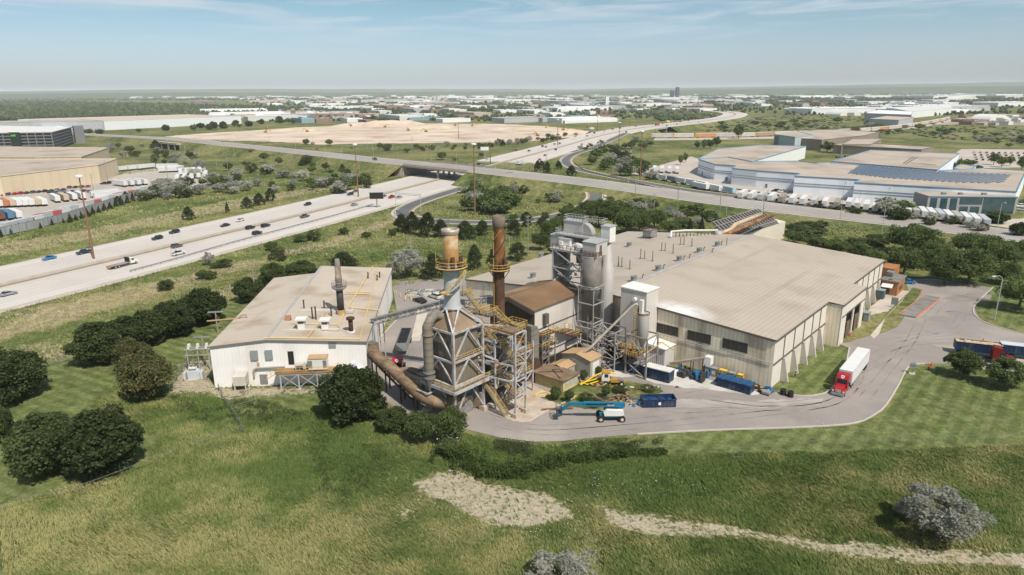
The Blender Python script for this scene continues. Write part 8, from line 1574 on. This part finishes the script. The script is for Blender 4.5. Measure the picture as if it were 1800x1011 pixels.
grp('decid', [(950, 440, 34, 34), (968, 428, 40, 46), (985, 412, 40, 34), (1008, 404, 44, 40), (1030, 395, 40, 44), (1052, 398, 44, 50), (1078, 402, 46, 54), (1101, 412, 50, 46), (1124, 408, 44, 40), (1150, 402, 44, 36), (975, 452, 36, 34), (1060, 378, 34, 26), (1090, 380, 40, 28), (1120, 384, 40, 22), (1000, 385, 34, 24), (1176, 412, 40, 26), (1200, 400, 40, 18)], 'green tree in the dense belt behind the silos', 'dense tree belt behind the silos')
grp('olive', [(1126, 383, 30, 30), (1140, 372, 16, 20), (1106, 410, 20, 30), (1192, 396, 24, 26), (1226, 400, 24, 20), (1110, 366, 18, 14)], 'silvery tree in the belt behind the hall', 'silvery trees behind the hall'); grp('spruce', [(1213, 404, 16, 24), (1233, 404, 18, 28), (1262, 402, 14, 16)], 'small spruce behind the hall roof', 'spruces behind the hall')
grp('decid', [(1395, 428, 36, 22), (1428, 436, 40, 24), (1470, 447, 46, 28), (1506, 456, 40, 28), (1538, 464, 36, 26)], 'green tree in the strip behind the hall right side', 'tree strip behind the hall')
grp('decid', [(1602, 448, 84, 56), (1587, 488, 72, 56), (1646, 470, 60, 48), (1702, 500, 88, 66), (1660, 500, 70, 52), (1742, 476, 76, 62), (1782, 470, 60, 50), (1790, 545, 80, 62), (1710, 452, 90, 44), (1768, 500, 50, 40), (1640, 455, 60, 36)], 'large leafy tree in the dark grove right of the hall', 'dark grove right of the hall')
grp('round', [(1580, 386, 40, 22), (1790, 414, 30, 24), (1752, 392, 40, 22)], 'dark tree at the right roadside', 'roadside trees on the right')
sp_ = [(4+k*15+tr_.uniform(-4, 4), 413-k*4.3+3, 11, tr_.uniform(12, 20)) for k in range(5)]+[(72, 402, 9, 12), (92, 396, 9, 14), (112, 392, 8, 10)]+[(124+k*10, 391-k*3.4, tr_.uniform(11, 16), tr_.uniform(12, 19)) for k in range(12)]; grp('spruce', sp_, 'small spruce before the grey screen wall', 'spruces along the grey screen wall')
grp('pine', [(332, 387, 25, 25), (400, 374, 9, 20), (435, 367, 24, 22), (456, 362, 26, 24), (476, 354, 24, 24), (208, 360, 14, 16), (222, 352, 14, 16), (274, 262, 22, 16)], 'dark tree on the grass beyond the freeway', 'dark trees on the left verge')
grp('pine', [(945, 302, 18, 20), (962, 306, 18, 22), (982, 298, 16, 16), (1004, 310, 22, 20), (952, 296, 16, 14)], 'dark tree between freeway and crossing road', 'dark trees beyond the crossing road'); grp('decid', [(1060, 274, 18, 20), (1077, 272, 16, 12), (1110, 262, 18, 14), (1225, 262, 12, 14), (1237, 263, 11, 18), (1248, 261, 18, 16), (1260, 258, 16, 18), (1298, 244, 20, 26), (1196, 290, 10, 18), (1204, 286, 10, 18), (1453, 268, 26, 20), (1318, 238, 30, 8)], 'green tree around the exit ramp and rail line', 'trees around the exit ramp')
grp('decid', [(1672, 303, 14, 20), (1686, 300, 12, 22), (1702, 292, 28, 12), (1746, 290, 16, 22), (1760, 294, 18, 20), (1775, 292, 14, 18), (1795, 300, 16, 26), (1718, 300, 16, 10)], 'green tree near the far car park', 'trees near the far car park')
grp('decid', [(668, 262, 12, 11), (682, 265, 14, 13), (716, 269, 14, 9), (777, 281, 20, 14), (800, 283, 12, 6), (846, 276, 10, 8)], 'green tree on the grass before the building site', 'trees on the grass before the building site')
def scatter(n, kinds, poly, wr, lab, g, asp=(.6, .9), zf=None, seed=1):
    r_ = random.Random(seed); xs = [p[0] for p in poly]; ys = [p[1] for p in poly]; out = []
    while len(out) < n:
        x, y = r_.uniform(min(xs), max(xs)), r_.uniform(min(ys), max(ys))
        if poly_sd(np.array([x]), np.array([y]), poly)[0] > 0: out.append((x, y))
    out.sort()
    for k, (x, y) in enumerate(out):
        w = r_.uniform(*wr)*(.5+.5*(y-165)/200); kd = r_.choice(kinds); z = zf(x, y) if zf else 0; nm = {'olive': 'silvery', 'shrub': 'green', 'decid': 'dark green', 'pine': 'dark', 'round': 'dark', 'bright': 'bright green'}[kd]; tree(kd, x, y, w, w*r_.uniform(*asp), nm+' '+lab+(', %s from the left' % ORD[k] if n <= 30 else ''), g, z=z)
scatter(30, ['decid', 'decid', 'shrub', 'olive', 'decid'], [(820, 378), (815, 362), (830, 350), (860, 346), (890, 350), (915, 362), (900, 374), (870, 378)], (22, 36), 'bush in the thicket inside the loop ramp', 'thicket inside the loop ramp', seed=3)
scatter(16, ['olive', 'shrub', 'decid'], [(800, 342), (830, 325), (900, 325), (960, 338), (1000, 352), (960, 362), (900, 340)], (12, 24), 'bush on the upper slope inside the loop ramp', 'bushes inside the loop ramp', seed=4)
scatter(30, ['olive', 'olive', 'shrub'], [(225, 345), (290, 332), (330, 325), (420, 318), (410, 335), (300, 352), (240, 360)], (18, 34), 'bush in the silvery band right of the left yard', 'silvery bushes right of the left yard', seed=5)
scatter(26, ['olive', 'shrub', 'decid', 'olive'], [(330, 318), (360, 290), (440, 300), (520, 310), (560, 330), (470, 345), (400, 345)], (16, 32), 'bush on the grassland left of the bridge', 'bushes left of the bridge', seed=6)
scatter(24, ['olive', 'shrub', 'decid', 'olive'], [(540, 328), (600, 310), (650, 322), (690, 322), (640, 332), (590, 345), (560, 345)], (16, 34), 'bush beside the freeway left of the bridge', 'bushes beside the freeway', seed=7)
scatter(28, ['olive', 'olive', 'shrub', 'decid'], [(170, 262), (250, 258), (330, 275), (440, 290), (420, 300), (330, 296), (240, 282), (200, 278)], (12, 24), 'bush below the crossing road embankment', 'bushes below the embankment', seed=8)
scatter(14, ['decid', 'shrub', 'pine'], [(440, 268), (600, 296), (680, 316), (640, 318), (560, 306), (450, 284)], (12, 24), 'bush on the embankment slope', 'bushes on the embankment slope', zf=lambda x, y: 2., seed=9)
scatter(30, ['olive', 'olive', 'shrub', 'decid'], [(1030, 282), (1070, 268), (1120, 285), (1150, 300), (1150, 318), (1110, 318), (1050, 305)], (18, 34), 'bush in the patch between exit ramp and warehouse lot', 'bushes beyond the exit ramp', seed=10)
scatter(24, ['olive', 'shrub', 'decid'], [(1000, 266), (1120, 240), (1150, 260), (1100, 275), (1060, 270)], (10, 22), 'bush on the slope below the far freeway', 'bushes below the far freeway', seed=11)
scatter(22, ['olive', 'shrub', 'shrub'], [(1300, 348), (1500, 366), (1700, 398), (1780, 412), (1790, 418), (1600, 392), (1400, 362), (1300, 352)], (12, 26), 'roadside bush below the trailers', 'roadside bushes below the trailers', (.5, .7), seed=12)
scatter(12, ['decid', 'olive'], [(1550, 366), (1592, 372), (1596, 380), (1552, 378)], (24, 40), 'bush between the trailer groups', 'bushes between trailer groups', (.6, .8), seed=13)
scatter(15, ['shrub', 'bright'], [(1380, 420), (1400, 400), (1460, 402), (1540, 420), (1600, 430), (1540, 450), (1440, 436)], (24, 40), 'bush in the scrub behind the hall', 'scrub behind the hall', (.4, .55), seed=14)
scatter(28, ['shrub', 'decid', 'olive', 'pine'], [(460, 250), (700, 262), (960, 250), (1040, 232), (980, 250), (880, 262), (700, 268)], (10, 20), 'bush along the side road before the building site', 'bushes along the side road', seed=15)
scatter(30, ['decid', 'shrub', 'olive'], [(860, 252), (960, 244), (1000, 236), (985, 248), (900, 256)], (10, 16), 'bush at the right edge of the building site', 'bushes at the edge of the building site', seed=16)
scatter(60, ['shrub', 'decid', 'olive', 'decid'], [(1260, 215), (1400, 205), (1700, 232), (1800, 240), (1800, 262), (1600, 245), (1420, 232), (1260, 235)], (16, 30), 'bush dotted over the fields on the right', 'bushes dotted over the right fields', (.35, .6), seed=17)
scatter(40, ['decid', 'round'], [(0, 236), (140, 236), (300, 234), (460, 224), (560, 214), (700, 212), (860, 216), (860, 212), (560, 209), (440, 216), (300, 228), (150, 240)], (14, 24), 'street tree beyond the freeway', 'street trees beyond the freeway', seed=18)
scatter(14, ['shrub', 'decid'], [(130, 590), (300, 500), (480, 430), (640, 400), (660, 420), (520, 455), (350, 500)], (12, 26), 'low bush on the rough verge below the freeway', 'low bushes on the freeway verge', (.5, .7), seed=19)
scatter(20, ['shrub', 'pine', 'decid'], [(860, 395), (960, 380), (1060, 360), (1080, 352), (1090, 372), (960, 400), (880, 405)], (12, 26), 'bush just outside the loop ramp', 'bushes outside the loop ramp', seed=20)
scatter(26, ['olive', 'shrub', 'bright', 'decid'], [(1060, 350), (1340, 385), (1400, 396), (1300, 404), (1180, 386), (1060, 372)], (12, 26), 'bush on the verge below the crossing road', 'bushes below the crossing road', (.5, .8), seed=21)
# hedge of climbing vines on the old fence
rngh = np.random.default_rng(5); HP = resample([(*G(x, y), 0) for x, y in ((785, 795), (812, 812), (846, 832), (900, 838), (935, 826), (1000, 812), (1080, 803), (1165, 797))], .5); pts = []
for k, p in enumerate(HP):
    f = k/len(HP); hh = (2.1*(1-f)+.6)*(.6+.8*fnoise(np.array([p.x]), np.array([p.y]), 3, 77)[0]); ww = 2.6*(1-f)+.6
    for _ in range(3): c = np.array([p.x+rngh.normal()*ww*.4, p.y+rngh.normal()*ww*.4, hh*rngh.uniform(.3, .85)]); pts.append(c+sph(70, rngh)*rngh.uniform(.3, .75, 70)[:, None])
v, f = leaves(np.concatenate(pts), .17, rngh); v[:, 2] = np.maximum(v[:, 2], .02); tag(np_mesh('hedge', v, f, leafmat('leaf_vine', (.05, .078, .02), (.10, .145, .035), nsc=.8)), 'thick green hedge of vines winding along the old fence line', 'hedge')
# grass tufts in the foreground and fields
def tuft_field(name, n, box, hgt, wid, lean, polys_ex, seed, mat, colf, blades=3):
    r = np.random.default_rng(seed); x = r.uniform(box[0], box[1], n); y = box[2]+(box[3]-box[2])*r.random(n)**1.25; keep = np.ones(n, bool)
    keep &= np.abs(x) < y*.80+6
    for p, pr, mg in polys_ex: keep &= ~((poly_sd(x, y, p) > -mg+fnoise(x, y, 4, 3)*1.6) & (r.random(n) < pr))
    x, y = x[keep], y[keep]; n = len(x); dens = fnoise(x, y, 7, 21); k2 = r.random(n) < np.clip(.45+dens*1.2, 0, 1); x, y = x[k2], y[k2]; n = len(x)
    col = colf(x, y, r); V_ = []; cols_ = []; th = lean+(fnoise(x, y, 14, 8)-.5)*3.2
    for b in range(blades):
        a = r.uniform(0, 2*math.pi, n); h = hgt*r.uniform(.55, 1.3, n)*(.6+.8*fnoise(x, y, 10, 31)); w = wid*r.uniform(.6, 1.4, n); ox, oy = r.normal(size=n)*.12, r.normal(size=n)*.12
        lx, ly = np.cos(th)*h*.75+r.normal(size=n)*.1, np.sin(th)*h*.75+r.normal(size=n)*.1; dx, dy = np.cos(a)*w, np.sin(a)*w
        p0 = np.stack([x+ox-dx, y+oy-dy, np.zeros(n)], 1); p1 = np.stack([x+ox+dx, y+oy+dy, np.zeros(n)], 1); p2 = np.stack([x+ox+lx+dx*.6, y+oy+ly+dy*.6, h], 1); p3 = np.stack([x+ox+lx-dx*.6, y+oy+ly-dy*.6, h*.9], 1)
        V_.append(np.stack([p0, p1, p2, p3], 1).reshape(-1, 3)); c4 = np.repeat(col*r.uniform(.82, 1.18, (n, 1)), 4, 0); cols_.append(c4)
    V_ = np.concatenate(V_); c = np.concatenate(cols_); c = np.concatenate([c, np.ones((len(c), 1))], 1); o = np_mesh(name, V_, np.arange(len(V_)).reshape(-1, 4), mat, c); o['kind'] = 'stuff'; tag(o, None, None); return o
def grassmat():
    m = bpy.data.materials.new('grass_blades'); m.use_nodes = True; t = m.node_tree; n = t.nodes; l = t.links; b = n['Principled BSDF']; b.inputs['Roughness'].default_value = .8; b.inputs['Specular IOR Level'].default_value = .15; a = n.new('ShaderNodeVertexColor'); a.layer_name = 'tone'; l.new(a.outputs[0], b.inputs['Base Color'])
    tl = n.new('ShaderNodeBsdfTranslucent'); l.new(a.outputs[0], tl.inputs[0]); ms = n.new('ShaderNodeMixShader'); ms.inputs[0].default_value = .35; l.new(b.outputs[0], ms.inputs[1]); l.new(tl.outputs[0], ms.inputs[2]); l.new(ms.outputs[0], n['Material Output'].inputs[0]); return m
GB = grassmat()
def gcol(x, y, r):
    t = fnoise(x, y, 16, 41); t2 = fnoise(x, y, 5, 51); dry = np.zeros(len(x)); lush = np.zeros(len(x))
    for p in DRY2: dry = np.maximum(dry, np.clip(.5+poly_sd(x, y, p)/8, 0, 1))
    for p in LUSH: lush = np.maximum(lush, np.clip(.5+poly_sd(x, y, p)/8, 0, 1))
    k = np.clip((t-.5)*2.4+(t2-.5)*1.8+.33+dry*.3-lush*.42+r.normal(size=len(x))*.16, 0, 1)[:, None]; g1 = np.array([.125, .18, .048]); g2 = np.array([.22, .25, .083]); g3 = np.array([.37, .345, .15])
    return np.where(k < .5, g1+(g2-g1)*k*2, g2+(g3-g2)*(k-.5)*2)
YARD = GP([(640, 640), (700, 560), (690, 505), (830, 490), (960, 400), (1340, 410), (1560, 455), (1745, 500), (1850, 600), (1950, 640), (1690, 640), (1598, 645), (1578, 680), (1558, 712), (1500, 745), (1400, 752), (1250, 757), (1120, 764), (1040, 770), (985, 776), (940, 777), (880, 770), (820, 755), (730, 735), (650, 690)]); WBL = [tuple(LW(*p)[:2]) for p in ((-1, -1), (33, -1), (33, 63), (-1, 56))]
FWY = [tuple((p+q*30)[:2]) for p, q in zip(HW[:60], nnh[:60])]+[tuple((p-q*31)[:2]) for p, q in zip(HW[:60], nnh[:60])][::-1]
ex_ = [(p, 1., 1.6) for p in MOWN]+[(YARD, 1., 2.2), (WBL, 1., .3), (FWY, 1., 1)]+[(p, .955, .9) for p in DIRT]
tuft_field('tall_grass', 260000, (-125, 125, 71, 128), .36, .052, 2.5, ex_, 61, GB, gcol)
tuft_field('rough_grass', 110000, (-190, 190, 124, 250), .4, .11, 2.5, ex_, 62, GB, gcol, 2)
def dcol(x, y, r): return np.array([.09, .11, .035])+r.random((len(x), 1))*np.array([.12, .08, .03])
tuft_field('short_turf', 90000, (-125, 135, 71, 150), .07, .07, 2.2, [(YARD, 1., 1.2), (WBL, 1., 0)]+[(p, .9, 0) for p in DIRT], 63, GB, lambda x, y, r: np.array([.10, .125, .04])+(fnoise(x, y, 9, 5)[:, None]-.5)*np.array([.07, .05, .02])+r.random((len(x), 1))*np.array([.05, .045, .015]), 1)
rw = np.random.default_rng(6); cs = []
for p_, n_ in [(LUSH[0], 190), (LUSH[1], 260), (LUSH[4], 160), (LUSH[3], 90), (LUSH[2], 60), (GP([(830, 770), (900, 800), (1150, 795), (1160, 775), (960, 785)]), 200), (GP([(540, 590), (190, 690), (300, 700), (270, 640)]), 50)]:
    xs = [q[0] for q in p_]; ys = [q[1] for q in p_]; X = rw.uniform(min(xs), max(xs), n_*6); Y = rw.uniform(min(ys), max(ys), n_*6); k = (poly_sd(X, Y, p_) > 0) & (fnoise(X, Y, 6, 9) > .47); cs += list(zip(X[k][:n_], Y[k][:n_]))
pts = []
for x, y in cs: s_ = rw.uniform(.4, 1.0); pts.append(np.array([x, y, s_*.35])+sph(34, rw)*s_*rw.uniform(.5, 1, 34)[:, None]*np.array([1.2, 1.2, .7]))
v, f = leaves(np.concatenate(pts), .11, rw); v[:, 2] = np.maximum(v[:, 2], .01); np_mesh('leafy_weeds', v, f, LM['shrub'])['kind'] = 'stuff'
rf = np.random.default_rng(8); fx_, fy_ = [], []
for (x0, x1, y0, y1, n_) in ((880, 1180, 770, 800, 260), (1030, 1300, 830, 880, 220), (600, 1000, 880, 960, 300), (930, 1060, 850, 960, 200), (1450, 1800, 660, 700, 60), (1390, 1470, 740, 760, 30)):
    for _ in range(n_): g_ = G(rf.uniform(x0, x1), rf.uniform(y0, y1)); fx_.append(g_[0]); fy_.append(g_[1])
P_ = np.stack([fx_, fy_, rf.uniform(.3, .6, len(fx_))], 1); v, f = leaves(P_, .07, rf); np_mesh('wild_flowers', v, f, M('flower_white', (.7, .7, .66), var=0))['kind'] = 'stuff'
P_ = np.array([[*G(790+rf.normal()*9, 790+rf.normal()*7), 3.2+rf.random()*.8] for _ in range(90)]); v, f = leaves(P_-np.array([0, 0, 1.2]), .12, rf); np_mesh('white_blossom', v, f, MATS['flower_white'])['kind'] = 'stuff'
def pathpoly(R, w): nn_ = normals(R); return [tuple((p+q*w)[:2]) for p, q in zip(R, nn_)]+[tuple((p-q*w)[:2]) for p, q in zip(R, nn_)][::-1]
LOTS = [GP([(-300, 520), (-300, 330), (100, 330), (205, 309), (360, 292), (372, 325), (240, 350), (0, 418)]), GP([(1110, 305), (1215, 270), (1500, 250), (2100, 360), (2000, 440), (1780, 402), (1480, 366), (1230, 330)])]
ex2 = [(pathpoly(HW[:70], 31), 1., 2), (pathpoly(BR[20:], 26), 1., 1), (pathpoly(LP, 9), 1., 1), (pathpoly(RP, 9), 1, 1), (YARD, 1., 2), (WBL, 1, 0)]+[(p, 1., 2) for p in LOTS]
tuft_field('field_grass', 120000, (-330, 330, 245, 560), .6, .26, 2.5, ex2, 64, GB, gcol, 1)
# far woods: blobs of canopy, one mass per belt
def woods(name, poly, n, seed, mat, hs=1.):
    r = np.random.default_rng(seed); xs = [p[0] for p in poly]; ys = [p[1] for p in poly]; X = r.uniform(min(xs), max(xs), n*3); Y = r.uniform(min(ys), max(ys), n*3); k = poly_sd(X, Y, poly) > 0; X, Y = X[k][:n], Y[k][:n]; V_, F_ = [], []; b = 0
    phi = (1+5**.5)/2; iv = np.array([(-1, phi, 0), (1, phi, 0), (-1, -phi, 0), (1, -phi, 0), (0, -1, phi), (0, 1, phi), (0, -1, -phi), (0, 1, -phi), (phi, 0, -1), (phi, 0, 1), (-phi, 0, -1), (-phi, 0, 1)])/1.9; fi = np.array([(0, 11, 5), (0, 5, 1), (0, 1, 7), (0, 7, 10), (0, 10, 11), (1, 5, 9), (5, 11, 4), (11, 10, 2), (10, 7, 6), (7, 1, 8), (3, 9, 4), (3, 4, 2), (3, 2, 6), (3, 6, 8), (3, 8, 9), (4, 9, 5), (2, 4, 11), (6, 2, 10), (8, 6, 7), (9, 8, 1)])
    for px, py in zip(X, Y):
        g_ = G(px, py); m = g_[1]/FPX; rr_ = np.clip(m*r.uniform(1.5, 3.6), 3, 38); h = min(r.uniform(6, 13), 1.6*rr_)*hs; v = iv*r.uniform(.7, 1.25, (12, 1))*np.array([rr_, rr_, h*.62])+np.array([g_[0], g_[1], h*.5]); V_.append(v); F_.append(fi+b); b += 12
    o = np_mesh(name, np.concatenate(V_), np.concatenate(F_), mat); o['kind'] = 'stuff'; return o
WM = M('woods_green', (.042, .060, .024), var=.55, vs=.035, fine=0); WM2 = M('woods_green_light', (.085, .10, .045), var=.35, vs=.015)
woods('distant_woods', [(-60, 178), (-60, 212), (0, 213), (150, 214), (300, 211), (420, 208), (450, 202), (600, 197), (470, 190), (350, 186), (200, 182), (100, 179)], 4200, 1, WM, 1.25)
woods('distant_tree_belt', [(440, 199), (640, 193), (700, 197), (560, 203)], 500, 2, WM); woods('distant_tree_belt', [(700, 187), (900, 189), (1080, 191), (1060, 196), (800, 196), (640, 196)], 600, 3, WM)
woods('distant_tree_belt', [(0, 171), (500, 171), (1000, 168), (1800, 165), (1800, 176), (1300, 178), (1000, 177), (600, 177), (300, 177), (0, 177)], 3000, 4, WM); woods('distant_tree_belt', [(1100, 196), (1180, 196), (1260, 205), (1240, 212), (1150, 205)], 260, 5, WM2)
woods('distant_tree_belt', [(1200, 178), (1800, 176), (1800, 184), (1400, 186), (1200, 188)], 700, 6, WM); woods('distant_tree_belt', [(1150, 208), (1240, 203), (1260, 208), (1160, 214)], 120, 7, WM); woods('distant_tree_belt', [(560, 184), (1250, 180), (1250, 186), (560, 190)], 700, 8, WM2)
woods('distant_tree_belt', [(1580, 200), (1700, 196), (1720, 200), (1600, 206)], 160, 9, WM); woods('distant_tree_belt', [(450, 210), (900, 206), (1050, 208), (900, 214), (700, 212), (450, 216)], 260, 10, WM)
woods('distant_tree_belt', [(440, 176), (1320, 172), (1300, 198), (1060, 212), (460, 214)], 1700, 12, WM); woods('distant_tree_belt', [(1260, 172), (1800, 172), (1800, 200), (1400, 204), (1240, 196)], 700, 13, WM)
woods('distant_woods', [(-60, 180), (-60, 211), (300, 210), (450, 202), (350, 188), (200, 184)], 1200, 14, WM2, 1.3)
woods('distant_scrub', [(1240, 214), (1420, 200), (1600, 212), (1800, 225), (1800, 255), (1560, 238), (1240, 232)], 420, 11, WM2, .35)
# ------------------------------------------------------------------ haze
hb = MB(); hb.box(-27000, -400, -6, 27000, 27000, 215); hz = hb.build('haze', bpy.data.materials.new('haze_air')); hm = hz.data.materials[0]; hm.use_nodes = True; n = hm.node_tree.nodes; n.remove(n['Principled BSDF']); pv = n.new('ShaderNodeVolumePrincipled'); pv.inputs['Color'].default_value = (.91, .96, 1, 1); pv.inputs['Density'].default_value = HAZE; pv.inputs['Anisotropy'].default_value = -.1; hm.node_tree.links.new(pv.outputs[0], n['Material Output'].inputs['Volume']); hz['kind'] = 'stuff'
# ------------------------------------------------------------------ tell repeats apart by their place in the row
def ordn(k):
    T_ = ['', '', 'twent', 'thirt', 'fort', 'fift', 'sixt', 'sevent', 'eight', 'ninet']
    return ORD[k] if k < 20 else (T_[(k+1)//10]+('ieth' if (k+1) % 10 == 0 else 'y-'+ORD[(k+1) % 10-1]))
same = {}
for o in COL.objects:
    if o.parent is None and o.get('group') and o.get('label'): same.setdefault(o['label'], []).append(o)
for lb, os_ in same.items():
    if 1 < len(os_) <= 99 and len(lb.split()) <= 12:
        os_.sort(key=lambda o: o.location.x/max(o.location.y, 1))
        for k, o in enumerate(os_): o['label'] = lb+', %s from the left' % ordn(k)
